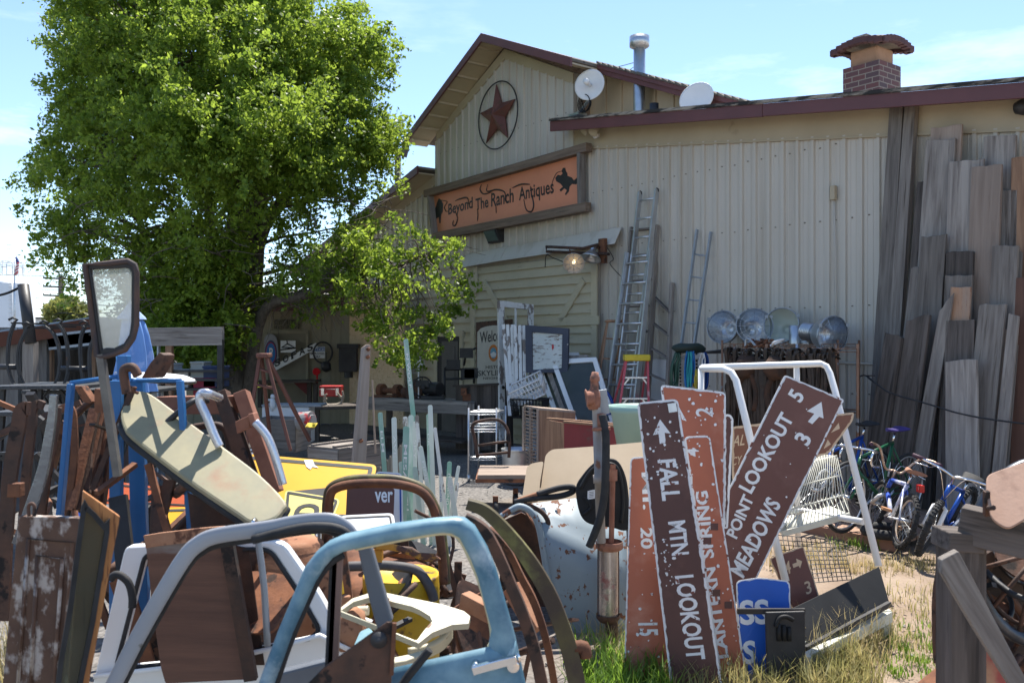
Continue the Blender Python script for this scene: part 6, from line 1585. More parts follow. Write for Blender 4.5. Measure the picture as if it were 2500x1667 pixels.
s = thing('deer_antlers', 'pair of bleached antlers lying on the bench below the red chest', 'antlers'); pl = PL((0, 17.2, 0), (0, -1, 0)); mb = MB()
for l in (((1235, 1140), (1180, 1140), (1145, 1100), (1150, 1050), (1170, 1030)), ((1240, 1140), (1300, 1120), (1325, 1060), (1315, 1000)), ((1325, 1060), (1300, 1060), (1270, 1020)), ((1145, 1100), (1165, 1070))): q = cr(pl.pts(zz(zG, *l)), 5); mb.tube(q, [.035 * (1 - .6 * i / len(q)) for i in range(len(q))], 7)
build(mb, 'antler', mat('bone', (.42, .36, .29), (.33, .28, .22), sc=6, rough=.6), s)
t2 = thing('low_bench', 'dark low work table under the red tool chest', 'table'); pl = PL((0, 17.0, 0), (0, -1, 0)); a_, b_2 = pl(*zG(640, 1165)), pl(*zG(1570, 1140)); mb = MB(); mb.bar(a_, b_2, .9, .06, V3(0, 1, 0)); build(mb, 'table_board', m_wooddark, t2, M=axes(V3(1, 0, 0)))
for f in (.05, .5, .95): q = a_.lerp(b_2, f); mb = MB(); mb.bar(V3(q.x, q.y - .3, 0), q - UP * .03 + V3(0, -.3, 0), .1, .1); build(mb, 'leg', m_wooddark, t2)
def plank_box(name, label, cat, A_, B_, back, h, m, rows_=3, lid=True, group=None):
    s = thing(name, label, cat, group); A_, B_ = Vector(A_), Vector(B_)
    for i in range(rows_):
        z0, z1 = -h * i / rows_, -h * (i + 1) / rows_ + .006
        for p, q, inn in ((A_, B_, back), (A_, A_ + back, B_ - A_), (B_, B_ + back, A_ - B_), (A_ + back, B_ + back, -back)):
            mb = MB(); mb.plate([p + UP * z0, q + UP * z0, q + UP * z1, p + UP * z1], inn.normalized() * .02); build(mb, 'side_board', m, s, M=axes(q - p, UP), bev=.003)
    if lid:
        for i in range(4): mb = MB(); mb.bar(A_.lerp(A_ + back, (i + .5) / 4) + UP * .015, B_.lerp(B_ + back, (i + .5) / 4) + UP * .015, back.length / 4 - .006, .022, back); build(mb, 'lid_board', m, s, M=axes(B_ - A_, UP))
        for f in (.15, .85): mb = MB(); q = A_.lerp(B_, f) + UP * .04; mb.bar(q, q + back, .05, .025, B_ - A_); build(mb, 'batten', m, s, M=axes(back, UP))
    return s
pl = PL((0, 11.3, 0), (0, -1, 0)); A_, B_ = P(*zG(980, 1545), 11.2), P(*zG(1280, 1555), 10.9); B_.z = A_.z
plank_box('wooden_crate', 'pale weathered lidded wooden crate behind the yellow road sign', 'crate', A_, B_, V3(.45, .62, 0), A_.z - .02, m_wood, 4)
A_, B_ = P(*zG(480, 1265), 12.6), P(*zG(870, 1280), 12.3); B_.z = A_.z
plank_box('planter_trough', 'grey plank trough beneath the rusty folding ladder', 'trough', A_, B_, V3(.1, .5, 0), .46, m_wood, 1, False)
lump('cable_drum', 'red and grey capped roll lying in the trough end', 'roll', P(*zG(965, 1290), 12.2), [('cyl', (0, 0, 0), .13, .1, (.9, -.3, .1)), ('cyl', (.1, -.03, 0), .09, .02, (.9, -.3, .1))], mat('grey_red', (.30, .29, .28), (.5, .05, .05), sc=4, lo=.5, hi=.55))
single('yellow_flap', 'small bright yellow plastic sheet by the trough end', 'sheet', PL(P(*zG(1010, 1330), 12.0), V3(0, -.6, .8)), zz(zG, (960, 1345), (985, 1305), (1082, 1308), (1050, 1350)), .01, mat('bright_yellow', (.75, .55, .02), rough=.5, bump=0))
s = thing('white_cabinet', 'white metal cabinet on the trough against the dark wall', 'cabinet'); A_ = P(*zG(490, 1155), 13.4); mb = MB(); mb.box(A_ + V3(.45, .2, -.28), (.36, .2, .28)); build(mb, 'body', m_white, s, bev=.012); mb = MB(); mb.bar(A_ + V3(.09, .2, .02), A_ + V3(1.0, .2, .02), .44, .03, V3(0, 1, 0)); build(mb, 'top', m_zinc, s)
lump('figurine', 'small white figurine standing on the cabinet top', 'figurine', P(*zG(648, 1120), 13.4), [('blob', (0, 0, -.02), (.045, .04, .1)), ('blob', (0, 0, .1), (.035, .035, .04)), ('blob', (-.05, 0, .05), (.05, .02, .02))], m_white)
lad = step_ladder('rusty_step_ladder', 'tall rusty red folding ladder standing open before the workshop wing', zG(530, 660), zG(590, 690), zG(400, 1500), zG(820, 1568), 11.3, 11.0, [zG(0, 790)[1], zG(0, 940)[1]], mat('rust_red_wood', (.13, .055, .04), (.20, .085, .06), sc=3, st=GR, rough=.85, bump=.3), .03, w=.08, t=.04)
pp2 = PL3((*zG(1500, 560), 9.2), (*zG(1590, 560), 9.25), (*zG(1430, 1568), 8.9))
s = thing('timber_post', 'tall bare timber post with rusty bolts beside the street signs', 'post'); mb = MB(); q = pp2.pts([zG(1522, 575), zG(1545, 557), zG(1575, 557), zG(1590, 575), (zG(1540, 1568)[0] - 5, 1290), (zG(1430, 1568)[0] - 14, 1290)]); mb.plate(q, -pp2.n * .10); build(mb, 'timber', m_woodpale, s, M=axes(q[0] - q[5], pp2.n), bev=.006)
for x, y in ((1560, 605), (1555, 680), (1490, 1480)): mb = MB(); mb.lathe([(0, 0), (.02, 0), (.02, .03), (0, .035)], pp2(*zG(x, y)), pp2.n, 8); build(mb, 'bolt', m_rust, s)
single('thin_stake', 'thin wooden stake standing right of the timber post', 'stake', PL((0, 9.6, 0), (0, -1, 0)), [zG(1595, 900), zG(1608, 900), zG(1640, 1600), zG(1622, 1600)], .02, m_woodpale)
m_brn = mat('trail_brown', (.092, .038, .033), (.075, .032, .028), (.15, .075, .06), sc=2, rough=.5, bump=.06, bsc=9, t3=(.52, .75), sc3=5)
m_brn2 = mat('lookout_brown', (.15, .063, .05), (.13, .055, .043), (.20, .10, .08), sc=2, rough=.5, bump=.06, bsc=9, t3=(.52, .75), sc3=5)
m_org = mat('faded_orange', (.40, .125, .07), (.34, .105, .06), (.50, .24, .17), sc=2.5, rough=.6, bump=.06, bsc=9, t3=(.52, .78), sc3=5)
m_tanl = mat('tan_lettering', (.60, .45, .30), (.52, .38, .25), sc=6, rough=.6, bump=0)
GS = 'upright trail signs'
def sp(Y, zb=1.0, tilt=-.06, yaw=0.0, x=1650):
    return PL(G_(x, Y, zb), V3(math.sin(yaw), -math.cos(yaw), -math.sin(tilt)))
pA = sp(4.95); pB = sp(4.80, yaw=-.08); pC = sp(5.02, yaw=-.05, x=1750); pD = sp(5.16, yaw=-.05, x=1750); pE = sp(5.45, yaw=.05, x=1850)
q = zz(zC, (795, 445), (872, 440), (1010, 1640), (760, 1640))
s = sign('trail_sign', 'faded orange trail sign lettered 20 and 15, leftmost of the group', pA, q, m_org, m_letw, .008, group=GS)
text('MI.', pA, zC(852, 520), zC(860, 705), zC(908, 518), m_letw, s, bold=.02); text('20', pA, zC(848, 795), zC(850, 900), zC(905, 795), m_letw, s, bold=.03); text('15', pA, zC(838, 1270), zC(842, 1335), zC(930, 1268), m_letw, s, bold=.03)
chips(pA, zz(zC, (795, 450), (870, 445), (985, 1560), (768, 1560)), 26, 2.2, m_letw, s, 1)
q = zz(zC, (828, 172), (1032, 153), (1262, 1640), (1003, 1640))
s = sign('trail_sign', 'dark brown trail sign reading FALL MTN. LOOKOUT with a chipped arrow', pB, q, m_brn, m_letw, .012, group=GS)
text('FALL', pB, zC(934, 458), zC(958, 662), zC(1022, 452), m_letw, s, bold=.03); text('MTN.', pB, zC(986, 766), zC(1008, 955), zC(1068, 757), m_letw, s, bold=.03); text('LOOKOUT', pB, zC(1020, 1036), zC(1080, 1456), zC(1110, 1028), m_letw, s, bold=.03)
face_of(pB, zz(zC, (943, 255), (996, 326), (966, 322), (972, 372), (942, 377), (936, 328), (908, 334)), m_letw, s, 'arrow', .004)
chips(pB, zz(zC, (850, 190), (1010, 190), (1080, 560), (890, 560)), 34, 2.2, m_letp, s, 2); chips(pB, zz(zC, (940, 850), (985, 850), (1020, 1100), (975, 1100)), 26, 1.8, m_letp, s, 3, 'pellet_chips')
single('paper_patch', 'small silver patch stuck at the dark brown sign top', 'patch', pB.off(.008), zz(zC, (980, 178), (1022, 172), (1030, 216), (988, 222)), .001, m_galv)
q = zz(zC, (1062, 342), (1192, 334), (1392, 1640), (1262, 1640))
s = sign('trail_sign', 'orange trail sign reading LANTERN SPRING with the number 4 on top', pC, q, m_org, m_letw, .010, group=GS)
text('LANTERN', pC, zC(1284, 1442), zC(1216, 990), zC(1226, 1450), m_letw, s, bold=.03); text('SPRING', pC, zC(1212, 945), zC(1178, 610), zC(1152, 950), m_letw, s, bold=.03); text('4', pC, zC(1137, 440), zC(1133, 396), zC(1076, 443), m_letw, s, bold=.03)
chips(pC, zz(zC, (1080, 360), (1180, 355), (1370, 1568), (1250, 1568)), 46, 2.6, m_letp, s, 4)
for x, y in ((1180, 860), (1215, 790), (1225, 1120), (1285, 1180)): face_of(pC, zz(zC, (x - 20, y - 16), (x + 18, y - 16), (x + 18, y + 18), (x - 20, y + 18)), m_brn, s, 'dark_patch', .006)
q = zz(zC, (944, 82), (1272, 120), (1266, 760), (1030, 760))
s = sign('trail_sign', 'wide faded orange trail sign with the number 2, rear of the group', pD, q, m_org, m_letw, .012, group=GS)
text('2', pD, zC(1205, 243), zC(1203, 198), zC(1122, 240), m_letw, s, bold=.015); face_of(pD, zz(zC, (1036, 190), (1076, 264), (1052, 256)), m_letw, s, 'arrow_tip', .004)
chips(pD, zz(zC, (960, 100), (1260, 130), (1255, 460), (1120, 460)), 24, 2.6, m_letp, s, 5)
q = zz(zC, (1262, 232), (1290, 228), (1310, 250), (1282, 800), (1258, 800))
s = sign('trail_sign', 'narrow brown sign edge with a thick white rim behind the number 2 sign', pE.off(.06), q, m_brn, m_letp, .014, group=GS, r=.02)
q = [(1916, 916), (2062, 977), (1814, 1481), (1668, 1420)]
s = sign('trail_sign', 'brown trail sign reading POINT LOOKOUT 5 and MEADOWS 3, tilted steeply', pE, q, m_brn2, m_letw, .012, group=GS, r=.02)
ba = zD(98, 745); text('POINT', pE, zD(112, 745), zD(212, 512), zD(52, 715), m_letp, s, bold=.03)
text('LOOKOUT', pE, zK(915, 1830)[0:2], zK(1325, 1105), zK(792, 1762), m_letp, s, bold=.03)
text('5', pE, zK(1385, 960), zK(1428, 890), zK(1262, 885), m_letp, s, bold=.03); text('3', pE, zK(1455, 1375), zK(1498, 1300), zK(1322, 1300), m_letp, s, bold=.03)
text('MEADOWS', pE, zD(150, 970), zD(368, 545), zD(72, 920), m_letp, s, bold=.03)
face_of(pE, zz(zK, (1590, 950), (1610, 1108), (1568, 1092), (1502, 1162), (1460, 1138), (1522, 1062), (1450, 1038)), m_letp, s, 'arrow', .004)
chips(pE, [(1916, 930), (2040, 985), (1814, 1440), (1700, 1400)], 12, 2.4, m_letp, s, 6)
pF = sp(5.9, tilt=-.12, x=1900)
q = zz(zK, (735, 1188), (1905, 1048), (1890, 1130), (1665, 1440), (1560, 1472), (735, 1700))
s = sign('trail_sign', 'lighter brown trail sign with tan rim and tan letters AL and CY, hindmost', pF, q, mat('light_brown', (.20, .085, .05), (.17, .07, .042), sc=2, rough=.55, bump=.02), m_tanl, .014, group=GS, r=.02)
text('AL', pF, zK(735, 1375), zK(850, 1360), zK(758, 1272), m_tanl, s, bold=.01); text('CY', pF, zK(728, 1560), zK(820, 1540), zK(740, 1480), m_tanl, s, bold=.01)
face_of(pF, zz(zK, (1680, 1245), (1755, 1150), (1765, 1205)), m_tanl, s, 'arrow', .004); face_of(pF, zz(zK, (1610, 1400), (1650, 1310), (1680, 1355)), m_tanl, s, 'arrow', .004)
pG = sp(5.55, tilt=-.2, x=1950, zb=.5)
q = zz(zD, (300, 855), (368, 828), (497, 784), (600, 1110), (440, 1160))
s = sign('trail_sign', 'small brown sign with tan 4, 3 and an arrow behind the blue sign', pG, q, m_brn2, m_tanl, .008, group=GS, r=.015)
text('4', pG, zD(390, 950), zD(428, 938), zD(382, 878), m_tanl, s, bold=.01); text('3', pG, zD(515, 1062), zD(548, 1050), zD(500, 992), m_tanl, s, bold=.01)
face_of(pG, zz(zD, (434, 888), (460, 878), (455, 856), (490, 872), (478, 912), (470, 898), (440, 910)), m_tanl, s, 'arrow', .004)
pH = sp(5.05, tilt=-.12, x=1850, zb=.4)
q = zz(zD, (110, 985), (240, 965), (420, 985), (432, 1640), (140, 1640))
s = sign('blue_sign', 'bright blue sign with white letters SS and S low in the grass', pH, q, mat('sign_blue', (.015, .115, .52), (.012, .09, .42), sc=2, rough=.45, bump=.02), m_letp, .008, r=.03)
text('SS', pH, zD(135, 1232), zD(305, 1225), zD(128, 1095), m_letp, s, bold=.03); text('S', pH, zD(152, 1458), zD(226, 1450), zD(148, 1330), m_letp, s, bold=.03)
mb = MB(); pI = sp(4.92, tilt=-.1, x=1850, zb=.4); mb.bar(pI(*zD(118, 1158)), pI(*zD(505, 1158)), .03, .02, UP); tag(build(mb, 'iron_bar', m_blackmet), 'flat black iron bar crossing the blue sign', 'bar')
s = thing('stove_door', 'black cast iron stove door plate standing before the blue sign', 'stove door'); pI = sp(4.86, tilt=-.14, x=1900, zb=.3)
mb = MB(); mb.plate(pI.pts(zz(zD, (282, 1165), (508, 1158), (512, 1545), (292, 1545))), -pI.n * .03); build(mb, 'plate', m_blackmet, s, bev=.006)
for i, x in enumerate((355, 385, 415)): mb = MB(); mb.tube(pI.off(.01).pts(zz(zD, (x, 1230 + i * 10), (x + 2, 1330))), .012, 6); build(mb, 'rib', m_black, s)
mb = MB(); mb.tube(cr(pI.off(.012).pts(zz(zD, (340, 1250), (360, 1200), (400, 1190), (440, 1210))), 5), .012, 6); build(mb, 'handle', m_black, s)
ra = thing('display_rack', 'white tube A-frame display rack with a black board at its foot', 'rack')
Yf1, Yb1 = 5.55, 6.9
def tb(pts, r, par=ra, name='tube', m=m_white, sm=True): mb = MB(); mb.tube(pts, r, 8); return build(mb, name, m, par)
ap = [P(1712, 901, 6.15), P(1768, 902, 5.95), P(1786, 911, 5.9), P(1797, 930, 5.88), P(1814, 1000, 5.80), P(1918, 1420, 5.40)]
tb(ap, .024, name='front_leg'); tb([P(1712, 901, 6.15), P(1712, 1250, 6.2)], .022, name='upright')
tb([P(1712, 899, 6.15), P(2003, 889, 6.45), P(2018, 896, 6.42), P(2026, 912, 6.40), P(2039, 957, 6.32), P(2145, 1383, 5.75)], .024, name='back_frame')
tb([P(1945, 892, 6.40), P(1946, 1100, 6.6), P(1948, 1345, 6.8)], .022, name='upright'); tb([P(1905, 1245, 6.2), P(1960, 1248, 6.6), P(2108, 1275, 5.95)], .022, name='brace'); tb([P(1900, 1290, 6.1), P(1935, 1262, 6.7)], .018, name='brace')
pk = PL3((*zD(430, 1150), 5.25), (*zD(932, 902), 5.72), (*zD(510, 1372), 5.1))
mb = MB(); mb.plate(pk.pts(zz(zD, (430, 1142), (932, 902), (992, 1112), (508, 1372))), -pk.n * .02); build(mb, 'black_board', m_black, ra, bev=.003)
mb = MB(); mb.bar(pk.off(.01)(*zD(506, 1378)), pk.off(.01)(*zD(992, 1116)), .03, .03); build(mb, 'board_edge', m_blackmet, ra)
m_cr = mat('cream_steel', (.58, .58, .50), (.5, .5, .43), (.3, .24, .17), sc=4, rough=.45, t3=(.66, .74))
a, b = P(*zD(490, 1412), 4.95), P(*zD(988, 1150), 5.62)
for k in range(3): mb = MB(); o = V3(.02, .16, 0) * k - UP * .04 * (k == 0); mb.bar(a + o, b + o, .07 if k == 0 else .03, .05, UP); build(mb, 'base_rail', m_cr, ra, bev=.004)
for q in (a + V3(.02, 0, 0), b - V3(.02, 0, 0)): mb = MB(); mb.bar(V3(q.x, q.y, 0), q, .05, .05); build(mb, 'foot', m_cr, ra)
s = thing('wire_basket', 'white wire basket hooked inside the A-frame rack', 'basket'); mb = MB()
n = 18
for i in range(n):
    f = i / (n - 1); t_ = (zD(540 + 150 * f, 300 - 40 * math.sin(f * 2.4))); bt_ = zD(372 + 392 * f, 712 - 108 * f)
    mb.tube([P(*t_, 6.35), P(*bt_, 6.2)], .003, 5)
    mb.tube([P(*bt_, 6.2), P(bt_[0] - 20, bt_[1] - 52, 6.75)], .003, 5)
for k in (0, .33, .66, 1): mb.tube([P(*zD(540 * (1 - k) + 372 * k, 300 + 412 * k), 6.35 - .15 * k), P(*zD(690 + 74 * k, 268 + 336 * k), 6.35 - .15 * k)], .006, 5)
build(mb, 'wires', m_cr, s)
mb = MB(); mb.bar(P(*zD(372, 716), 6.19), P(*zD(764, 608), 6.19), .04, .02, UP); mb.sheet([[P(*zD(372 + 392 * f, 716 - 108 * f), 6.2) + V3(-.03 * k, .3 * k, 0) for f in (0, .5, 1)] for k in (0, 1)], .01); build(mb, 'tray', m_cr, s)
s = thing('wire_grid', 'flat black wire grid panel standing behind the small brown sign', 'grid'); mb = MB()
for i in range(15): f = i / 14; mb.tube([P(*zD(350 + 375 * f, 722 + 30 * f), 5.9), P(*zD(400 + 375 * f, 1010 - 30 * f), 5.6)], .0028, 4)
for i in range(11): f = i / 10; mb.tube([P(*zD(350 + 50 * f, 722 + 285 * f), 5.9 - .3 * f), P(*zD(725 + 50 * f, 752 + 225 * f), 5.9 - .3 * f)], .0028, 4)
build(mb, 'wires', m_blackmet, s)
pu = thing('hand_pump', 'old rusty hand pump with a tall pipe, chrome cylinder and black hose', 'pump')
Yp_ = 5.4; PP = lambda x, y, d=0: P(*zC(x, y), Yp_ + d)
def lat(prof, x0, y0, x1, y1, nm, m, d=0, n=20):
    a, b = PP(x0, y0, d), PP(x1, y1, d); L_ = (b - a).length; mb = MB(); mb.lathe([(r, h * L_) for r, h in prof], a, b - a, n); return build(mb, nm, m, pu)
m_prust = mat('pump_rust', (.22, .085, .05), (.32, .15, .10), (.12, .07, .05), sc=8, rough=.75, bump=.3)
lat([(0, 0), (.02, .01), (.024, .15), (.03, .2), (.031, .34), (.024, .36), (.026, .45), (.026, .65), (.034, .75), (.044, 1), (0, 1)], 620, 18, 612, 150, 'top_fitting', m_prust)
lat([(.034, 0), (.046, .15), (.044, .7), (.034, 1), (0, 1)], 606, 110, 614, 205, 'head', m_prust)
lat([(.02, 0), (.04, .1), (.04, .8), (.055, .9), (.055, 1), (.03, 1), (.03, .7), (0, .7)], 618, 145, 574, 150, 'spout', m_prust, -.05)
lat([(.028, 0), (.028, .5), (.036, .5), (.036, .56), (.028, .56), (.028, 1)], 626, 195, 650, 870, 'pipe', mat('grey_pipe', (.34, .31, .28), (.26, .22, .19), (.25, .11, .06), sc=7, rough=.6, t3=(.6, .68)))
lat([(.017, 0), (.017, 1)], 708, 480, 700, 870, 'rod', m_prust, .08); lat([(.03, 0), (.03, 1)], 706, 505, 706, 560, 'rod_collar', m_prust, .08)
lat([(.08, 0), (.085, .1), (.085, .8), (.07, 1), (0, 1)], 690, 862, 690, 905, 'upper_flange', m_prust, .05)
lat([(.062, 0), (.062, 1)], 684, 905, 684, 1240, 'cylinder', mat('worn_chrome', (.45, .42, .40), (.3, .25, .23), (.22, .06, .05), sc=5, rough=.25, metal=.7, t3=(.60, .72)), .05, 28)
lat([(.074, 0), (.074, .5), (.055, 1), (0, 1)], 684, 1225, 684, 1262, 'lower_flange', m_darkrust, .05); lat([(.038, 0), (.042, .8), (.065, 1), (0, 1)], 700, 1255, 704, 1405, 'base', m_darkrust, .05)
for x in (636, 734): lat([(.007, 0), (.007, 1)], x, 880, x, 1240, 'tie_rod', m_darkrust, .05)
mb = MB(); mb.tube(cr([PP(655, 235, -.05), PP(672, 330, -.08), PP(672, 500, -.1), PP(664, 640, -.1), PP(640, 760, -.1), PP(590, 890, -.08)], 8), .024, 10); build(mb, 'hose', m_rubber, pu)
mb = MB(); mb.tube([PP(650, 230, -.02), PP(655, 300, -.05)], .028, 10); mb.tube([PP(605, 305, -.06), PP(695, 300, -.08)], .012, 6); build(mb, 'clamp', m_prust, pu)
mb = MB(); mb.bar(PP(640, 110, .02), PP(655, 230, .04), .09, .02); build(mb, 'bracket', m_zinc, pu)
fe = thing('truck_fender', 'pale blue rust spotted truck fender lying open end to the left', 'fender')
m_fend = mat('chalky_blue', (.23, .285, .32), (.18, .235, .275), (.13, .055, .03), sc=2, rough=.55, bump=.03, sc3=13, t3=(.59, .61), st3=(1.3, 1, .8))
Yfe = 5.7
bt_l = [(245, 690), (300, 715), (335, 780), (355, 880), (372, 1000), (395, 1130), (430, 1260), (470, 1420)]
gr_ = []
tops = [(250, 688), (330, 676), (420, 662), (520, 650), (600, 700), (680, 760), (770, 800)]
rows_ = []
for j in range(9):
    f = j / 8; row = []
    for i in range(9):
        u = i / 8
        lx = np.interp(f, [k / 7 for k in range(8)], [p[0] for p in bt_l]); ly = np.interp(f, [k / 7 for k in range(8)], [p[1] for p in bt_l])
        tx = np.interp(u, [k / 6 for k in range(7)], [p[0] for p in tops]); ty = np.interp(u, [k / 6 for k in range(7)], [p[1] for p in tops])
        x = lx * (1 - u) + 775 * u if j else tx; y = ly * (1 - u) + (800 + 620 * f) * u if j else ty
        Yq = Yfe + .35 * max(0, (.35 - f)) ** 1.0 * 1.6 + .12 * (u - .5) ** 2 - .05 * math.sin(f * 3)
        row.append(P(*zC(x, y), Yq))
    rows_.append(row)
mb = MB(); mb.sheet(rows_[::-1], .01); build(mb, 'skin', m_fend, fe)
mb = MB(); q = [P(*zC(x, y), Yfe - .02) for x, y in ((150, 742), (195, 712), (245, 690), (300, 718), (335, 780), (358, 890), (380, 1020), (405, 1150), (440, 1260), (470, 1420))]; mb.tube(cr(q, 5), .022, 8); build(mb, 'rolled_edge', m_fend, fe)
mb = MB(); gi = []
for k in range(7):
    f = k / 6; gi.append([P(*zC(150 + 40 * f, 745 - 20 * f), Yfe + .1 + .5 * f), P(*zC(200 + 60 * f, 720 - 10 * f), Yfe + .1 + .5 * f), P(*zC(255 + 40 * f, 705), Yfe + .05 + .5 * f), P(*zC(320, 800), Yfe + .05 + .5 * f), P(*zC(370, 1000), Yfe + .05 + .5 * f), P(*zC(440, 1300), Yfe + .05 + .5 * f)])
mb.sheet(gi, .01); build(mb, 'inner_liner', m_rust, fe)
mb = MB(); mb.plate([P(*zC(x, y), Yfe + .6) for x, y in ((160, 760), (250, 720), (330, 760), (400, 1100), (450, 1430), (120, 1430))], V3(0, .02, 0)); build(mb, 'splash_panel', m_darkrust, fe)
mb = MB(); mb.plate([P(*zC(x, y), Yfe + .45) for x, y in ((330, 680), (525, 655), (560, 760), (640, 820), (500, 900), (380, 860))], V3(0, .02, 0)); build(mb, 'rear_web', m_fend, fe)
s = thing('fan_shroud', 'black plastic radiator fan shroud with a paper label behind the pump pipe', 'fan shroud'); pS = PL(P(*zC(650, 620), 5.62), V3(-.1, -1, .12))
mb = MB(); o_ = cr(pS.pts(zz(zC, (523, 595), (555, 535), (605, 480), (660, 452), (725, 458), (765, 520), (785, 620), (788, 800), (700, 795), (620, 785), (565, 760), (535, 700))), 4, True); mb.plate(o_, -pS.n * .10); build(mb, 'shell', m_black, s, bev=.012)
mb = MB(); mb.tube(cr(pS.off(.012).pts(zz(zC, (545, 600), (600, 510), (670, 478), (730, 500), (760, 640), (750, 770))), 5), .012, 6); mb.tube(cr(pS.off(.01).pts(zz(zC, (560, 640), (600, 690), (560, 730))), 5), .010, 6); build(mb, 'rib', m_black, s)
face_of(pS, zz(zC, (582, 612), (620, 604), (618, 650), (580, 655)), m_white, s, 'label', .003)
for y in (618, 626, 634, 642): mb = MB(); mb.plate(pS.off(.005).pts(zz(zC, (590, y), (612, y - 3), (612, y - 1), (590, y + 2))), -pS.n * .0005); build(mb, 'print_line', m_letb, s)
m_tp = mat('tan_panel', (.36, .27, .17), (.42, .32, .21), (.30, .215, .13), sc=2, rough=.6, bump=.04, t3=(.6, .8), sc3=3)
pT = PL(P(*zC(600, 500), 6.6), V3(-.12, -.72, .70))
single('tan_panel', 'large tan hardboard panel with rounded corner lying back behind the pump', 'panel', pT, zz(zC, (372, 432), (402, 405), (640, 388), (880, 366), (1000, 360), (1000, 600), (800, 680), (335, 680)), .02, m_tp, .03, 'tan panels')
single('tan_panel', 'smaller tan panel with a rounded top left of the larger one', 'panel', pT.off(.06), zz(zC, (278, 495), (300, 475), (362, 464), (345, 560), (335, 660), (252, 668)), .02, m_tp, .02, 'tan panels')
for l, r, m, lab in ((((215, 668), (300, 650), (430, 640), (500, 620), (512, 600), (490, 592), (430, 600), (330, 630)), .02, m_rubber, 'grey rubber hose looped on top of the pale blue fender'), (((230, 660), (330, 628), (440, 600), (500, 590)), .014, m_orangerust, 'rusty copper pipe beside the rubber hose on the fender'), (((235, 675), (300, 690), (355, 720), (385, 770), (370, 810), (330, 830)), .016, m_darkrust, 'thin rusty hose drooping over the fender opening')):
    tube_thing('fuel_hose', lab, 'hose', [cr([P(*zC(*p), 5.75) for p in l], 6)], r, m, 'hoses on the fender', 8)
def FR(Y, tilt=0.0, yaw=0.0, x=1250, z=1.0): return PL(G_(x, Y, z), V3(math.sin(yaw), -math.cos(yaw), math.tan(tilt)))
def tubes(name, label, cat, f, Y, paths, r, m, group=None, n=7, k=6, par=None, sx=1.0):
    mb = MB()
    for p in paths:
        q = [P(*f(a[0], a[1]), Y + (a[2] if len(a) > 2 else 0)) for a in p]
        mb.tube(cr(q, k) if len(q) > 2 else q, r, n, sx=sx)
    o = build(mb, name, m, par)
    return o if par else tag(o, label, cat, group)
def bands(name, label, cat, f, Y, path, w, t, m, group=None, side=(1, 0, 0), par=None, k=6):
    q = [P(*f(a[0], a[1]), Y + (a[2] if len(a) > 2 else 0)) for a in path]; mb = MB()
    q2 = cr(q, k) if len(q) > 2 else q
    ws = w
    if isinstance(w, (list, tuple)): ws = list(np.interp(np.linspace(0, len(w) - 1, len(q2)), range(len(w)), w))
    mb.strip(q2, ws, t, side); o = build(mb, name, m, par, bev=.003)
    return o if par else tag(o, label, cat, group)
sd = thing('open_shed', 'low open shed with a red brown fascia and metal roof at the far left', 'shed'); Ys = 13.6
f1, f2 = P(*zF(-400, 905), Ys - .6), P(*zF(905, 708), Ys + .9)
mb = MB(); mb.bar(f1 - UP * .09, f2 - UP * .09, .22, .05, UP); build(mb, 'fascia', mat('red_brown_board', (.19, .07, .04), (.15, .055, .034), sc=3, rough=.75), sd)
mb = MB(); u = V3(.25, 2.6, -.2); mb.hexa([f1 + UP * .02, f2 + UP * .02, f2 + u, f1 + u], [f1 + UP * .05, f2 + UP * .05, f2 + u + UP * .03, f1 + u + UP * .03]); build(mb, 'roof', mat('blue_grey_roof', (.40, .47, .54), (.34, .41, .48), sc=2, rough=.4, metal=.4), sd)
bkp = [V3(p.x, p.y + 2.4, 0) for p in (f1, f2)]
mb = MB(); mb.plate([bkp[0], bkp[1], bkp[1] + UP * (f2.z - .1), bkp[0] + UP * (f1.z - .1)], V3(0, .05, 0)); build(mb, 'back_wall', m_wooddark, sd)
for x, w_ in ((0, .5), (140, .35), (280, .12), (370, .2), (445, .10), (870, .1)):
    Yx = Ys - .5 + (x + 400) / 1300 * 1.5; p = P(*zF(x, 860), Yx); mb = MB(); mb.bar(V3(p.x, p.y + .1, 0), V3(p.x, p.y + .1, p.z + .12), w_, .10); build(mb, 'post', m_wood if w_ > .12 else m_woodbrown, sd, M=axes(UP, V3(1, 0, 0)))
mb = MB(); q = FR(Ys + .4)
for i in range(5): a, b = q(*zF(450 + i * 4, 880 + i * 24)), q(*zF(890, 832 + i * 24)); mb.bar(a, b, .09, .015, UP)
build(mb, 'slat_blind', m_zinc, sd)
s = thing('leaning_pole', 'dark iron pole leaning on a short grey timber post', 'pole'); mb = MB(); mb.tube([P(*zF(222, 380), 10.5), P(*zF(295, 935), 10.4)], .065, 8); build(mb, 'iron_tube', m_blackmet, s)
mb = MB(); a = P(*zF(292, 925), 10.5); mb.bar(V3(a.x, a.y, 0), a, .13, .12); build(mb, 'timber', m_wood, s, M=axes(UP, V3(1, 0, 0)))
tubes('slack_cable', 'black cable running from the leaning pole to the left', 'cable', zF, 10.5, [((-60, 492), (80, 455), (225, 385))], .015, m_black)
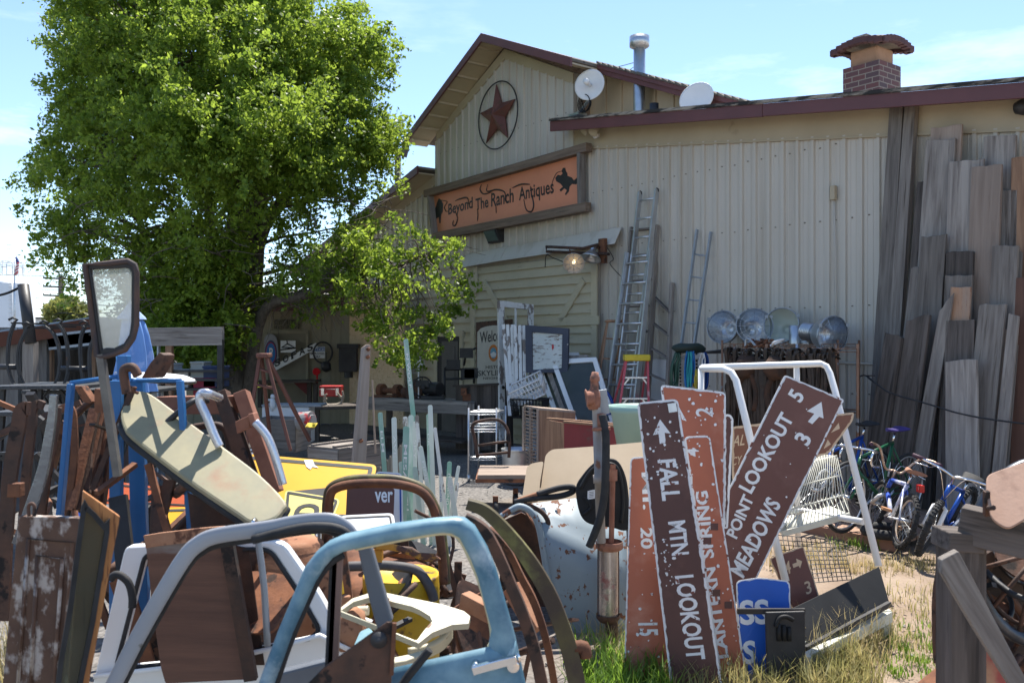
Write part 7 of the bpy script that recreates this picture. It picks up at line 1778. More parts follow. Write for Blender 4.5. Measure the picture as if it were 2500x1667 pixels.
ch_l = [('leftmost bent bar chair frame with curled top', ((130, 745), (85, 880), (68, 1040), (78, 1200), (130, 1330), (190, 1350))), ('second bent chair frame with a wide sweeping foot', ((260, 790), (190, 930), (165, 1080), (180, 1230), (230, 1330), (340, 1362))), ('third bent chair frame arching to the right', ((428, 775), (500, 840), (550, 960), (568, 1120), (540, 1290), (470, 1362), (340, 1362))), ('fourth bent chair frame close beside the third', ((560, 758), (612, 850), (640, 1000), (645, 1190), (620, 1310), (590, 1362))), ('fifth slim upright chair frame in front of the dark shed', ((805, 775), (768, 880), (760, 1010), (772, 1180), (790, 1310))), ('rightmost bent chair frame next to the window pole', ((900, 890), (862, 960), (848, 1080), (855, 1290)))]
for i, (lab, l) in enumerate(ch_l):
    s = thing('chair_frame', 'black ' + lab, 'chair frame', 'bent metal chair frames')
    for d in (0, .42): bands('side_bar', '', '', zF, 8.2 + d - .02 * i, [(x + d * 40, y) for x, y in l], .022, .012, m_blackmet, par=s)
    p = P(*zF(*l[0]), 8.2); mb = MB(); mb.bar(p, p + V3(.06, .42, 0), .06, .015); mb.tube([p + V3(.0, 0, -.0), p + V3(.04, -.01, .03), p + V3(.0, -.01, .05), p + V3(-.04, -.01, .03)], .012, 6); build(mb, 'top_rail', m_blackmet, s)
for i, (x0, x1, y) in enumerate(((-60, 160, 1165), (560, 850, 1183))): tubes('frame_rail', ['black flat rail joining the left chair frames', 'grey flat rail joining the right chair frames'][i], 'rail', zF, 8.3, [((x0, y), (x1, y + 2))], .028, m_blackmet)
m_mesh = mat('mesh_metal', (.022, .023, .025), (.06, .062, .066), sc=60, rough=.5, bump=.2)
for i, (x0, x1, y, Y, lab) in enumerate(((-100, 760, 1385, 7.7, 'black mesh table top under the bent chair frames'), (200, 1450, 1425, 8.4, 'longer dark table behind the blue rack'), (-100, 520, 1640, 6.6, 'lower black mesh table at the left edge'), (300, 1000, 1660, 7.2, 'grey mesh bench behind the chrome strip'))):
    s = thing('mesh_table', lab, 'table', 'black mesh tables'); a, b = P(*zF(x0, y), Y), P(*zF(x1, y - 6), Y); mb = MB(); mb.hexa([a, b, b + V3(0, .8, 0), a + V3(0, .8, 0)], [p + UP * .035 for p in (a, b, b + V3(0, .8, 0), a + V3(0, .8, 0))]); build(mb, 'table_board', m_mesh, s, bev=.008)
    for f in (.08, .5, .92):
        q = a.lerp(b, f); mb = MB(); mb.bar(V3(q.x - .1, q.y + .1, 0), q + V3(0, .1, 0), .035, .035); mb.bar(V3(q.x + .15, q.y + .6, 0), q + V3(0, .6, 0), .035, .035); build(mb, 'leg', m_blackmet, s)
    mb = MB(); rr = random.Random(i)
    for k in range(9): q = a.lerp(b, rr.random()) + V3(0, .3, 0); mb.tube(cr([q, q + V3(rr.uniform(-.2, .2), 0, -.3), q + V3(rr.uniform(-.3, .3), 0, -.75)], 4), .012, 5)
    build(mb, 'brace', m_blackmet, s)
s = thing('shelf_frame', 'tall open timber and steel shelf frame before the tree', 'shelving'); Y = 11.6; q = FR(Y)
mb = MB(); mb.bar(q(*zF(1330, 880)), q(*zF(2135, 868)), .24, .1, UP); build(mb, 'top_beam', m_wood, s, M=axes(V3(1, 0, 0), UP))
for x, w_, m in ((1622, .08, m_woodbrown), (2112, .07, m_blackmet), (1340, .08, m_wood), (1520, .02, m_zinc)): a = q(*zF(x, 905)); mb = MB(); mb.bar(V3(a.x, a.y, 0), a, w_, .08); build(mb, 'post', m, s)
for y in (1215, 1300, 1390, 1520): mb = MB(); a, b = q(*zF(1440, y)), q(*zF(2112, y)); mb.hexa([a, b, b + V3(0, .5, 0), a + V3(0, .5, 0)], [p + UP * .03 for p in (a, b, b + V3(0, .5, 0), a + V3(0, .5, 0))]); build(mb, 'shelf', m_blackmet, s)
rr = random.Random(9)
for i, (x, y, w_, h_, c, lab) in enumerate(((1560, 1390, .22, .3, (.35, .36, .37), 'grey box on the lower deck of the timber shelf frame'), (1700, 1390, .2, .22, (.5, .5, .5), 'pale tin on the deck of the timber shelf frame'), (2010, 1385, .26, .26, (.03, .05, .12), 'dark blue crate on the right of the timber shelf frame'), (1860, 1300, .18, .2, (.3, .32, .3), 'grey can on the upper deck of the shelf frame'), (1930, 1515, .3, .28, (.28, .02, .05), 'dark red cloth bag low in the timber shelf frame'), (1500, 1515, .3, .25, (.4, .38, .34), 'cream box lowest left in the timber shelf frame'))):
    p = q(*zF(x, y)); lump('stored_box', lab, 'box', p + V3(0, .25, .03 + h_ / 2), [('box', (0, 0, 0), (w_ / 2, .15, h_ / 2)), ('box', (0, 0, h_ / 2 + .01), (w_ / 2 + .01, .16, .015))], mat('box_%d' % i, c, rough=.6), group='boxes on the shelf frame', bev=.01)
s = thing('patio_umbrella', 'folded blue patio umbrella with a pale cap and white letters', 'umbrella'); Y = 7.6
m_ub = mat('umbrella_blue', (.16, .31, .62), (.12, .25, .55), (.28, .40, .68), sc=3, rough=.7, bump=.05)
c = P(*zF(1265, 700), Y)
def cone(prof, nm, m, folds=7, amp=.18):
    g_ = []
    for x0, x1, y in prof:
        a, b = P(*zF(x0, y), Y), P(*zF(x1, y), Y); cc_ = (a + b) / 2; r = (b - a).length / 2
        g_.append([cc_ + V3(math.cos(t) * r * (1 + amp * math.sin(t * folds)), math.sin(t) * r * .8 * (1 + amp * math.sin(t * folds)), 0) for t in [2 * math.pi * i / 42 for i in range(43)]])
    mb = MB(); mb.sheet(g_); return build(mb, nm, m, s)
cone(((1245, 1262, 530), (1190, 1320, 630), (1140, 1375, 690), (1135, 1385, 710)), 'cap', mat('umbrella_pale', (.34, .46, .72), rough=.7), 4, .1)
cone(((1225, 1285, 640), (1180, 1370, 740), (1170, 1405, 860), (1150, 1440, 1050), (1110, 1450, 1250), (1100, 1475, 1400)), 'canopy', m_ub)
mb = MB(); mb.tube([V3(c.x, c.y, 0), P(*zF(1255, 540), Y)], .022, 8); build(mb, 'pole', m_galv, s)
text('ps', FR(Y - .28), zF(1098, 1258), zF(1152, 1250), zF(1096, 1210), m_letp, s)
s = thing('oval_board', 'white oval board lying flat on the blue rack', 'board'); mb = MB(); ce = P(*zF(1545, 1262), 4.9)
mb.lathe([(0, .035), (.3, .03), (.40, 0), (.41, -.02), (.38, -.05), (0, -.05)], V3(0, 0, 0), UP, 32); mb.v = [ce + V3(v.x * .44, v.y * .44, v.z * .5) + UP * (v.x * -.04) for v in mb.v]; build(mb, 'top', m_white, s)
mb = MB(); mb.tube([ce + V3(math.cos(t) * .18, math.sin(t) * .18, -.015 - .0164 * math.cos(t)) for t in [i * math.pi / 18 for i in range(36)]], .008, 6, closed=True); build(mb, 'rim', m_blackmet, s)
m_yel = mat('road_yellow', (.72, .38, .012), (.66, .34, .01), sc=2, rough=.4, bump=.01); m_pay = mat('pale_yellow', (.72, .62, .20), (.68, .58, .18), sc=2, rough=.45, bump=.01)
GRS = 'road signs lying in the pile'
def lay(Y, z, x, t=.75, yaw=0.0): return PL(G_(x, Y, z), V3(math.sin(yaw), -math.cos(yaw), t))
def road(label, pl, pts, m, bw, rim, r=.05, inner=None):
    s = sign('road_sign', label, pl, pts, m, m, 0, .004, r, GRS); q = rnd(pl.pts(pts), r, 4)
    if rim: mb = MB(); mb.ring([p + pl.n * .003 for p in inset(q, rim)], [p + pl.n * .003 for p in inset(q, rim + bw)], -pl.n * .001); build(mb, 'border', inner or m_letb, s)
    return s
y1 = lay(6.9, .55, 870, 1.4)
s = road('big yellow warning sign with a black border and a torn white spot', y1, zz(zB, (60, 250), (872, 318), (800, 640), (-20, 640)), m_yel, .035, .03, .06)
face_of(y1, zz(zB, (452, 292), (500, 290), (512, 318), (535, 336), (500, 330), (488, 345), (466, 330)), m_letp, s, 'torn_spot', .005); face_of(y1, zz(zB, (380, 470), (590, 450), (620, 560), (420, 560)), m_letb, s, 'symbol', .005)
y2 = lay(5.4, .5, 760, 1.3)
s = road('pale yellow sign with a bold black letter D lying sideways', y2, zz(zB, (345, 462), (662, 515), (515, 900), (330, 640)), m_pay, .018, .012, .04)
text('D', y2, zB(395, 610), zB(420, 540), zB(530, 612), m_letb, s, bold=.03); text('E', y2, zB(425, 770), zB(440, 700), zB(520, 780), m_letb, s, bold=.03)
y3 = lay(6.6, .45, 930, .35); s = road('brown sign edged in white with the white letters ver', y3, zz(zB, (700, 430), (972, 455), (965, 640), (690, 640)), mat('ver_brown', (.13, .055, .04), (.11, .047, .035), sc=2), .01, 0, .02)
text('ver', y3, zB(858, 532), zB(962, 532), zB(858, 472), m_letp, s, bold=.02)
y4 = lay(6.9, .45, 960, .35); road('white sign with a thin blue border right of the ver sign', y4, zz(zB, (862, 356), (1016, 366), (1022, 760), (868, 760)), m_white, .012, .012, .04, m_bblue)
y5 = lay(5.6, .4, 900, 1.3); road('white sign with a black border below the ver sign', y5, zz(zB, (660, 610), (965, 595), (980, 690), (975, 790), (640, 790)), m_white, .012, .02, .04)
y6 = lay(5.0, .35, 800, .8); road('small white sign edge showing between the D sign and the door', y6, zz(zT, (545, 240), (600, 236), (600, 420), (545, 420)), m_white, .01, .01, .01)
y7 = lay(5.6, .5, 420, 1.4); road('bright yellow sign behind the blue rack posts with black lines', y7, zz(zA, (620, 700), (1000, 690), (1035, 830), (590, 900)), m_yel, .02, .02, .03)
y8 = lay(6.0, .6, 420, 1.1); s = road('orange red sign board behind the blue rack', y8, zz(zA, (500, 555), (945, 612), (945, 700), (490, 672)), mat('orange_red', (.55, .10, .025), (.48, .085, .02), (.5, .5, .48), sc=3, rough=.5, t3=(.7, .72)), .012, .02, .01); 
y9 = lay(5.8, .5, 330, .7); road('blue sign corner beside the leaning wooden window', y9, zz(zA, (372, 690), (430, 680), (430, 860), (360, 860)), MATS['sign_blue'], .01, .01, .01, m_letp)
y10 = lay(7.6, .7, 640, .5); road('white sign with rounded black border behind the rusty beam', y10, zz(zJ, (760, 740), (1190, 735), (1192, 830), (760, 830)), m_white, .015, .015, .03)
GSS = 'street name signs standing in a bunch'; m_gr = mat('street_green', (.17, .36, .29), (.33, .46, .40), (.55, .60, .56), sc=2.2, rough=.5, bump=.02, sc3=3, t3=(.46, .62), st3=(1, 1, .4), var=.15)
m_pg = mat('faded_street_green', (.52, .58, .54), (.62, .66, .62), (.12, .36, .28), sc=2, rough=.5, bump=.02, sc3=4, t3=(.56, .68), st3=(1, 1, .35))
ss = [(zG(1922, 505), zG(2000, 1290), 12, 'N WOLF', 'tallest faded green street sign pointing high'), ((939, 1008), (948, 1270), 12, 'ELM', 'green sign with a rounded tip left in the bunch'), ((957, 1020), (968, 1275), 13, 'AVE', 'grey green sign second from left in the bunch'), ((978, 1018), (996, 1285), 12, '', 'dark edged green sign behind the pointed white one'), ((990, 1015), (1004, 1285), 14, '', 'pointed white backed sign in the middle of the bunch'), ((1004, 1030), (1014, 1290), 11, 'SKY', 'streaked pale sign right of the pointed one'), ((1030, 1015), (1036, 1300), 10, '', 'slim pale sign with scratched face'), ((1046, 1012), (1052, 1295), 10, 'DR', 'slim green sign near the rounded red tipped one'), ((1058, 990), (1060, 1290), 12, '', 'white sign with a red and blue rounded tip'), ((1072, 1045), (1092, 1280), 9, '', 'narrow green sign leaning right'), ((988, 1128), (1000, 1300), 17, 'SOUTH', 'wide green sign lettered SOUTH low in the bunch'), ((1020, 1090), (1062, 1290), 11, 'PINE', 'green sign leaning right across the bunch'), ((1073, 1150), (1078, 1270), 9, 'PARKING', 'blue and white lettered sign strip'), ((1108, 1128), (1090, 1275), 12, 'DIAMOND', 'green sign lettered DIAMOND leaning left'), ((1126, 1138), (1098, 1268), 9, 'OAK', 'thin green sign crossing behind DIAMOND'), ((1130, 1178), (1106, 1262), 8, '', 'shortest green stake sign at the right'), ((980, 1042), (984, 1300), 16, 'MESA', 'broad pale sign left with faint letters'), ((1090, 1165), (1112, 1262), 13, 'RD', 'bright green short sign at the right foot'), ((1013, 1140), (1030, 1300), 13, '', 'worn green sign in front of the middle')]
for i, (t_, b_, w_, tx, lab) in enumerate(ss):
    t_ = (t_[0] + (R.uniform(-14, 14) if i else 0), t_[1]); Y = 8.6 - .06 * i + (.4 if i in (12, 13, 14, 15, 17) else 0); pl = FR(Y, -.05); d = V3(b_[0] - t_[0], b_[1] - t_[1], 0).normalized(); nx = (-d.y, d.x); h = w_ * .48
    L_ = math.hypot(b_[0] - t_[0], b_[1] - t_[1]); k = (b_[1] + 60 - t_[1]) / (b_[1] - t_[1]); b_ = (t_[0] + (b_[0] - t_[0]) * k, t_[1] + (b_[1] - t_[1]) * k)
    s = sign('street_sign', lab, pl, [(t_[0] - nx[0] * h, t_[1] - nx[1] * h), (t_[0] + nx[0] * h, t_[1] + nx[1] * h), (b_[0] + nx[0] * h, b_[1] + nx[1] * h), (b_[0] - nx[0] * h, b_[1] - nx[1] * h)], m_white, m_gr if i % 3 == 1 or i in (0, 13, 18) else m_pg if i % 3 else m_whitepeel, 0, .004, .02 if i != 4 else .07, GSS)
    if tx:
        u0, u1 = .14, min(.9, .14 + .11 * len(tx) * h / 12); A_ = [t_[j] + (b_[j] - t_[j]) * u0 for j in (0, 1)]; B_ = [t_[j] + (b_[j] - t_[j]) * u1 for j in (0, 1)]
        o = lambda q, e: (q[0] + nx[0] * h * e, q[1] + nx[1] * h * e)
        text(tx, pl, o(A_, .55), o(B_, .55), o(A_, -.55), m_letp if tx != 'PARKING' else m_bblue, s, bold=.01)
s = thing('picket_stack', 'row of short grey pointed pickets left of the street signs', 'pickets')
for i in range(8): x = 928 + i * 8; y = 1140 - i * 9; pl = FR(8.9 - .03 * i); mb = MB(); mb.plate(pl.pts([(x - 6, y + 14), (x, y), (x + 6, y + 14), (x + 8, y + 160), (x - 4, y + 160)]), V3(0, .02, 0)); build(mb, 'picket', m_wood, s, M=axes(UP, V3(1, 0, 0)))
rk = thing('blue_rack', 'tall blue painted steel rack frame with two broad posts', 'rack'); m_rb = mat('rack_blue', (.03, .15, .37), (.025, .125, .31), (.06, .05, .06), sc=3, rough=.4, bump=.02, t3=(.72, .78)); Y = 4.2
for x0, y0, x1, y1, w_, d in ((582, 62, 580, 1500, .055, 0), (680, 60, 712, 1500, .078, .15), (355, 78, 285, 900, .024, -.1), (898, 62, 985, 1250, .026, -.1)):
    a, b = P(*zA(x0, y0), Y + d), P(*zA(x1, y1), Y + d); mb = MB(); mb.bar(b, a, w_, .04); build(mb, 'post', m_rb, rk, bev=.004)
for l in (((350, 75, -.1), (600, 40, .1), (680, 62, .15), (900, 62, -.1)), ((970, 780, 0), (1150, 735, .3)), ((590, -60, .1), (600, 60, .1))): tubes('bar', '', '', zA, Y, [l], .011, m_rb, par=rk, k=1)
mb = MB(); mb.bar(P(*zL(990, 390), Y + .1), P(*zL(990, 600), Y + .1), .05, .05); build(mb, 'upper_post', m_rb, rk, bev=.004)
hd_ = thing('truck_hood', 'faded cream car hood panel lying tilted with a black rubber edge', 'hood'); pl = PL(P(*zA(1000, 450), 3.95), V3(.10, -.60, .80))
o_ = pl.pts(zz(zA, (602, 215), (640, 150), (690, 112), (756, 128), (870, 210), (1130, 400), (1300, 530), (1425, 660), (1415, 705), (1375, 748), (1295, 772), (1235, 762), (1180, 725), (980, 590), (800, 455), (660, 345), (615, 290)))
mb = MB(); mb.plate(cr(o_, 3, True), -pl.n * .035); build(mb, 'panel', mat('faded_cream', (.30, .265, .155), (.225, .21, .135), (.31, .15, .095), sc=5, rough=.55, bump=.04, sc3=4, t3=(.52, .74)), hd_, bev=.012)
mb = MB(); lo_ = pl.off(-.045).pts(zz(zA, (605, 285), (650, 360), (800, 475), (980, 608), (1180, 745), (1240, 783), (1300, 790), (1385, 762), (1428, 700))); mb.tube(cr(lo_, 4), .022, 8); build(mb, 'edge_seal', m_rubber, hd_)
tubes('hook', '', '', zA, 3.9, [((690, 125), (672, 118), (664, 108), (670, 98), (680, 102))], .007, m_rust, par=hd_)
s = thing('vent_window', 'dirty quarter window in a dark metal frame on a tall post', 'window'); pl = FR(3.7, -.04)
fo = zz(zF, (812, 186), (1030, 176), (1225, 152), (1290, 190), (1310, 260), (1308, 760), (1275, 890), (1200, 1000), (1090, 1042), (975, 1070), (925, 1062)); fi = zz(zF, (864, 232), (1040, 226), (1200, 216), (1240, 232), (1256, 270), (1250, 740), (1235, 850), (1180, 940), (1090, 985), (1010, 982), (972, 1000))
mb = MB(); mb.ring(pl.pts(fo), pl.pts(fi), -pl.n * .03); build(mb, 'frame', m_blackmet, s, bev=.006)
mb = MB(); mb.tube(pl.off(.005).pts(fo), .012, 6, closed=True); build(mb, 'seal', mat('old_seal', (.05, .04, .04), (.10, .06, .045), sc=9, rough=.8), s)
mb = MB(); mb.plate(pl.off(-.012).pts(fi), -pl.n * .005); build(mb, 'pane', glassy('dirty_glass', (.95, .98, .97), (.66, .68, .66), .42), s)
mb = MB(); mb.bar(pl(*zL(802, 380)), pl(*zL(940, 1350)), .030, .03, V3(1, 0, 0)); build(mb, 'post', mat('post_grey', (.17, .16, .145), (.10, .095, .09), sc=8, rough=.45, metal=.4), s)
pd_ = thing('paneled_door', 'old brown panelled door with flaking white paint', 'door'); pl = FR(3.45, -.05, .06, 200); m_flk = mat('flaking_brown', (.13, .075, .05), (.09, .05, .035), (.42, .37, .33), sc=6, rough=.85, bump=.4, sc3=14, t3=(.5, .6), st3=(1, 1, .6))
o_ = zz(zA, (90, 738), (395, 748), (330, 1640), (5, 1640)); mb = MB(); mb.plate(pl.pts(o_), -pl.n * .035); build(mb, 'slab', m_flk, pd_, bev=.005)
for l in (((140, 850), (362, 870), (300, 1640), (85, 1640)), ((185, 935), (312, 950), (262, 1640), (150, 1640))): mb = MB(); q = pl.off(.006).pts(zz(zA, *l)); mb.tube(q, .008, 6, closed=True); build(mb, 'moulding', m_flk, pd_)
mb = MB(); mb.tube(cr(pl.off(.01).pts(zz(zA, (145, 738), (142, 690), (158, 675), (172, 690), (170, 738))), 4), .007, 6); build(mb, 'hasp', m_darkrust, pd_)
ww = thing('framed_window', 'narrow black rimmed window pane in an orange wood edge', 'window'); pl = FR(3.15, -.03, .5, 430)
mb = MB(); mb.plate(pl.off(-.005).pts(zz(zA, (415, 612), (600, 742), (575, 870), (420, 1700), (330, 1700))), -pl.n * .03); build(mb, 'wood_edge', mat('orange_wood', (.44, .19, .06), (.33, .13, .045), (.17, .07, .03), sc=2, st=GR, rough=.6, bump=.2), ww, M=axes(UP, V3(1, 0, 0)), bev=.004)
fo = cr(pl.off(.002).pts(zz(zA, (405, 690), (440, 684), (520, 770), (545, 820), (385, 1700), (262, 1700), (340, 1180))), 2, True); nn_ = inset(fo, .016)
mb = MB(); mb.ring(fo, nn_, pl.n * .014); build(mb, 'rubber_rim', m_rubber, ww); mb = MB(); mb.plate(nn_, -pl.n * .002); build(mb, 'pane', glassy('green_glass', (.50, .56, .48), (.25, .25, .19), .22), ww)
rp = thing('rusted_steel_sheet', 'large flat dark rusted steel panel leaning behind the grey door frame', 'panel'); pl = FR(3.5, -.1, -.05, 500)
mb = MB(); mb.plate(rnd(pl.pts(zz(zS, (958, 285), (1060, 258), (1300, 235), (1700, 205), (1760, 560), (1880, 1240), (1925, 1540), (1140, 1580), (1095, 1420), (1010, 800))), .012), -pl.n * .02); build(mb, 'sheet', mat('streaked_rust', (.095, .048, .034), (.15, .075, .05), (.22, .20, .195), sc=3, st=(.5, .5, 6), rough=.75, bump=.15, sc3=2.6, st3=(.6, .6, 3), t3=(.62, .74)), rp, bev=.004)
mb = MB(); mb.bar(pl.off(.01)(*zS(1700, 215)), pl.off(.01)(*zS(1930, 1540)), .05, .03, V3(1, 0, 0)); build(mb, 'flange', m_darkrust, rp); mb = MB(); q = pl.off(.012).pts(zz(zS, (960, 275), (1100, 252), (1300, 228), (1500, 205), (1690, 190))); mb.strip(cr(q, 4), .05, .015, UP); build(mb, 'bent_lip', m_orangerust, rp)
m_sil = mat('silver_grey', (.30, .31, .33), (.25, .26, .28), (.12, .115, .10), sc=2, rough=.38, bump=.03, t3=(.63, .66), sc3=5)
def frame_strip(name, par, f, Y, l, w, t, m, side=(0, -1, 0), yaw=0): return bands(name, '', '', f, Y, l, w, t, m, par=par, side=side)
gd = thing('grey_door_frame', 'silver grey truck door shell with an arched window frame', 'truck door'); Y = 3.05
tubes('window_frame', '', '', zS, Y, [((560, 1800), (720, 1480), (900, 1130), (1150, 690), (1320, 420), (1440, 300), (1620, 220), (2106, 150), (2300, 110), (2520, 84), (2680, 90), (2790, 150), (2860, 240))], .028, m_sil, par=gd, n=16, sx=.5)
tubes('inner_channel', '', '', zS, Y + .03, [((640, 1800), (790, 1490), (960, 1160), (1200, 730), (1360, 470), (1470, 365), (1640, 290), (2106, 222), (2300, 185), (2520, 160), (2650, 165), (2740, 215), (2800, 290))], .017, m_rubber, par=gd)
mb = MB(); q = [P(*zT(*p), Y - .0) for p in ((905, 395), (1025, 375), (1075, 550), (1215, 1030), (1080, 1110), (1000, 820))]; mb.plate(q, V3(0, .04, 0)); build(mb, 'pillar', mat('slate_grey', (.13, .145, .165), (.11, .12, .14), sc=2, rough=.45), gd, bev=.008)
mb = MB(); mb.plate([P(*zT(*p), Y + .02) for p in ((190, 1490), (640, 1375), (1000, 1290), (1010, 1800), (100, 1800))], V3(0, .05, 0)); build(mb, 'lower_panel', MATS['slate_grey'], gd, bev=.01)
mb = MB(); q = [P(*zT(*p), Y - .03) for p in ((-10, 318), (400, 215), (650, 205), (780, 240), (830, 290))]; mb.tube(cr(q, 5), .016, 8); build(mb, 'rubber_seal', m_rubber, gd)
wd2 = thing('white_truck_door', 'white truck door with chipped sill standing behind the grey frame', 'truck door'); Y = 3.7; m_wt = mat('gloss_white', (.78, .78, .77), (.74, .74, .73), (.35, .28, .22), sc=2, rough=.3, bump=.01, t3=(.74, .78), sc3=6)
mb = MB(); o_ = [P(*zS(*p), Y) for p in ((765, 320), (1400, 290), (2106, 262), (2240, 300), (2560, 760), (2760, 1130), (2990, 1290), (2990, 1800), (420, 1800))]; i_ = [P(*zS(*p), Y) for p in ((960, 395), (1400, 350), (2060, 345), (2130, 385), (2390, 780), (2560, 1085), (2480, 1160), (1500, 1360), (690, 1440))]
mb.ring(rnd(o_, .03), rnd(i_, .03), V3(0, .06, 0)); build(mb, 'shell', m_wt, wd2, bev=.015)
mb = MB(); q = rnd(i_, .03); mb.tube([p + V3(0, -.005, 0) for p in q], .010, 6, closed=True); build(mb, 'window_seal', m_rubber, wd2)
mb = MB(); mb.sheet([[P(*zS(x, y), Y - .05 * k) for x, y in ((480, 1490), (1500, 1370), (2200, 1215), (2560, 1110), (2850, 1250))] for k in (-1, 0, 1)], .02); build(mb, 'sill', m_wt, wd2)
tubes('vent_post', '', '', zS, Y - .1, [((1970, 100), (2000, 300), (2050, 700), (2080, 1230))], .014, m_zinc, par=wd2, k=2); tubes('knob', '', '', zS, Y - .12, [((1955, 118), (1985, 108))], .025, m_chrome, par=wd2)
bd = thing('blue_truck_door', 'pale blue pickup door with cream window trim and chrome handle', 'truck door'); Y = 2.85; m_bd = mat('sky_blue_enamel', (.22, .35, .40), (.055, .145, .21), (.38, .46, .49), sc=3, rough=.42, bump=.04, lo=.40, hi=.62, t3=(.58, .70), sc3=4)
fo = zz(zT, (-30, 1760), (90, 1420), (200, 1130), (440, 560), (540, 430), (640, 350), (780, 290), (1200, 198), (1560, 150), (1760, 135), (1840, 145), (1930, 215), (2040, 400), (2120, 600), (2290, 1200), (2420, 1800))
fi = zz(zT, (160, 1620), (230, 1430), (330, 1150), (530, 700), (610, 570), (690, 480), (780, 430), (1180, 345), (1500, 285), (1650, 265), (1730, 272), (1800, 310), (1900, 500), (1960, 660), (2080, 1120), (2055, 1250))
def rc_(l, d): return [P(*p, Y + d) for p in l]
mb = MB()
for i in range(len(fo) - 1):      # rounded frame section between the outer and inner outline
    a, b, c, d = P(*fo[i], Y), P(*fo[i + 1], Y), P(*fi[i + 1], Y), P(*fi[i], Y)
    def sec(o, n): m1 = o.lerp(n, .5); return [o + V3(0, .05, 0), o + V3(0, .012, 0), o.lerp(n, .18), m1 - V3(0, .008, 0), o.lerp(n, .85), n + V3(0, .012, 0), n + V3(0, .05, 0)]
    s0, s1 = sec(a, d), sec(b, c); mb.add(s0 + s1, [(k, k + 1, k + 8, k + 7) for k in range(6)], True)
o = build(mb, 'window_frame', m_bd, bd)
bm = bmesh.new(); bm.from_mesh(o.data); bmesh.ops.remove_doubles(bm, verts=bm.verts, dist=.0005); bmesh.ops.recalc_face_normals(bm, faces=bm.faces); bm.to_mesh(o.data); bm.free()
bl_ = zz(zT, (1205, 1440), (1500, 1372), (2060, 1252), (2290, 1200)); bot = zz(zT, (1150, 1900), (1500, 1900), (2060, 1900), (2440, 1900))
rows_ = [[P(*p, Y + .06) for p in bl_], [P(*p, Y + .01) for p in bl_]] + [[P(a[0] + (b[0] - a[0]) * f, a[1] + 12 + (b[1] - a[1]) * f, Y - .03 * math.sin(f * 2.2)) for a, b in zip(bl_, bot)] for f in (.03, .2, .45, .7, 1)]
mb = MB(); mb.sheet(rows_, .01); build(mb, 'skin', m_bd, bd)
tubes('cream_trim', '', '', zT, Y + .035, [((890, 388), (1180, 330), (1500, 272), (1650, 252), (1740, 262), (1815, 318), (1915, 520), (1985, 700), (2070, 1010), (2090, 1180), (2062, 1260))], .010, mat('cream_trim', (.62, .55, .34), (.55, .48, .3), sc=5, rough=.5), par=bd)
tubes('weather_strip', '', '', zT, Y + .03, [((780, 445), (690, 500), (600, 600), (520, 740), (330, 1170), (230, 1450), (150, 1700))], .014, m_rubber, par=bd)
for x, m, w_ in ((702, m_rubber, .012), (738, mat('dull_bronze', (.17, .10, .08), (.13, .08, .065), sc=5, rough=.5), .016)): mb = MB(); mb.bar(P(*zT(x, 455), Y + .04), P(*zT(x - 46, 1470), Y + .04), w_ * 2, .02); build(mb, 'vent_post', m, bd)
h_ = PL(P(*zT(1980, 1440), Y - .05), V3(0, -1, 0)); mb = MB(); q = cr(h_.pts(zz(zT, (1915, 1462), (1960, 1448), (2080, 1415), (2220, 1378), (2300, 1362))), 4); mb.strip(q, [.02, .03] + [.026] * (len(q) - 2), .022, UP); mb.lathe([(0, 0), (.02, 0), (.022, .02), (.015, .04), (0, .04)], h_(*zC(210, 1490)), V3(0, 1, 0), 16); mb.lathe([(0, .05), (.012, .05), (.012, .0), (0, .0)], h_(*zC(20, 1495)), V3(0, 1, 0), 12)
build(mb, 'door_handle', m_chrome, bd, bev=.004); mb = MB(); mb.lathe([(0, .055), (.024, .055), (.024, .05), (0, .05)], h_(*zC(212, 1480)), V3(0, 1, 0), 18); build(mb, 'key_lock', m_chrome, bd)
s = thing('rust_gusset', 'triangular rusty steel plate with a bolt leaning in the blue door', 'plate'); pl = FR(2.72, 0, .05, 900); mb = MB(); mb.plate(pl.pts(zz(zT, (1165, 1038), (1246, 1042), (1210, 1380), (1190, 1800), (250, 1800), (620, 1430))), -pl.n * .012); build(mb, 'sheet', m_darkrust, s, bev=.003)
mb = MB(); c = pl(*zT(1095, 1192)); mb.lathe([(.026, 0), (.026, .006), (.012, .008), (.008, .02), (0, .02)], c, pl.n, 20); build(mb, 'bolt', m_blackmet, s); mb = MB(); mb.bar(pl.off(.004)(*zT(1232, 1045)), pl.off(.004)(*zT(1205, 1500)), .012, .012); build(mb, 'folded_edge', m_rust, s)
s = thing('grille_shell', 'chipped cream enamel grille shell with a V shaped point', 'grille'); pl = PL(P(*zT(1400, 1000), 3.6), V3(.0, -.35, .94)); m_cg = mat('chipped_cream', (.52, .48, .34), (.46, .42, .30), (.17, .09, .05), sc=3, rough=.4, bump=.04, sc3=9, t3=(.63, .67))
o_ = zz(zT, (740, 925), (860, 830), (1000, 785), (1160, 780), (1400, 830), (1650, 880), (1840, 940), (1895, 985), (1880, 1050), (1740, 1060), (1560, 1130), (1440, 1225), (1395, 1200)); i_ = zz(zT, (752, 945), (870, 862), (1000, 825), (1120, 830), (1220, 862), (1380, 900), (1450, 930), (1540, 985), (1560, 1030), (1530, 1060), (1480, 1120), (1430, 1190), (1400, 1195))
mb = MB(); mb.ring(pl.pts(o_), pl.pts(i_), -pl.n * .028); build(mb, 'shell', m_cg, s, bev=.008)
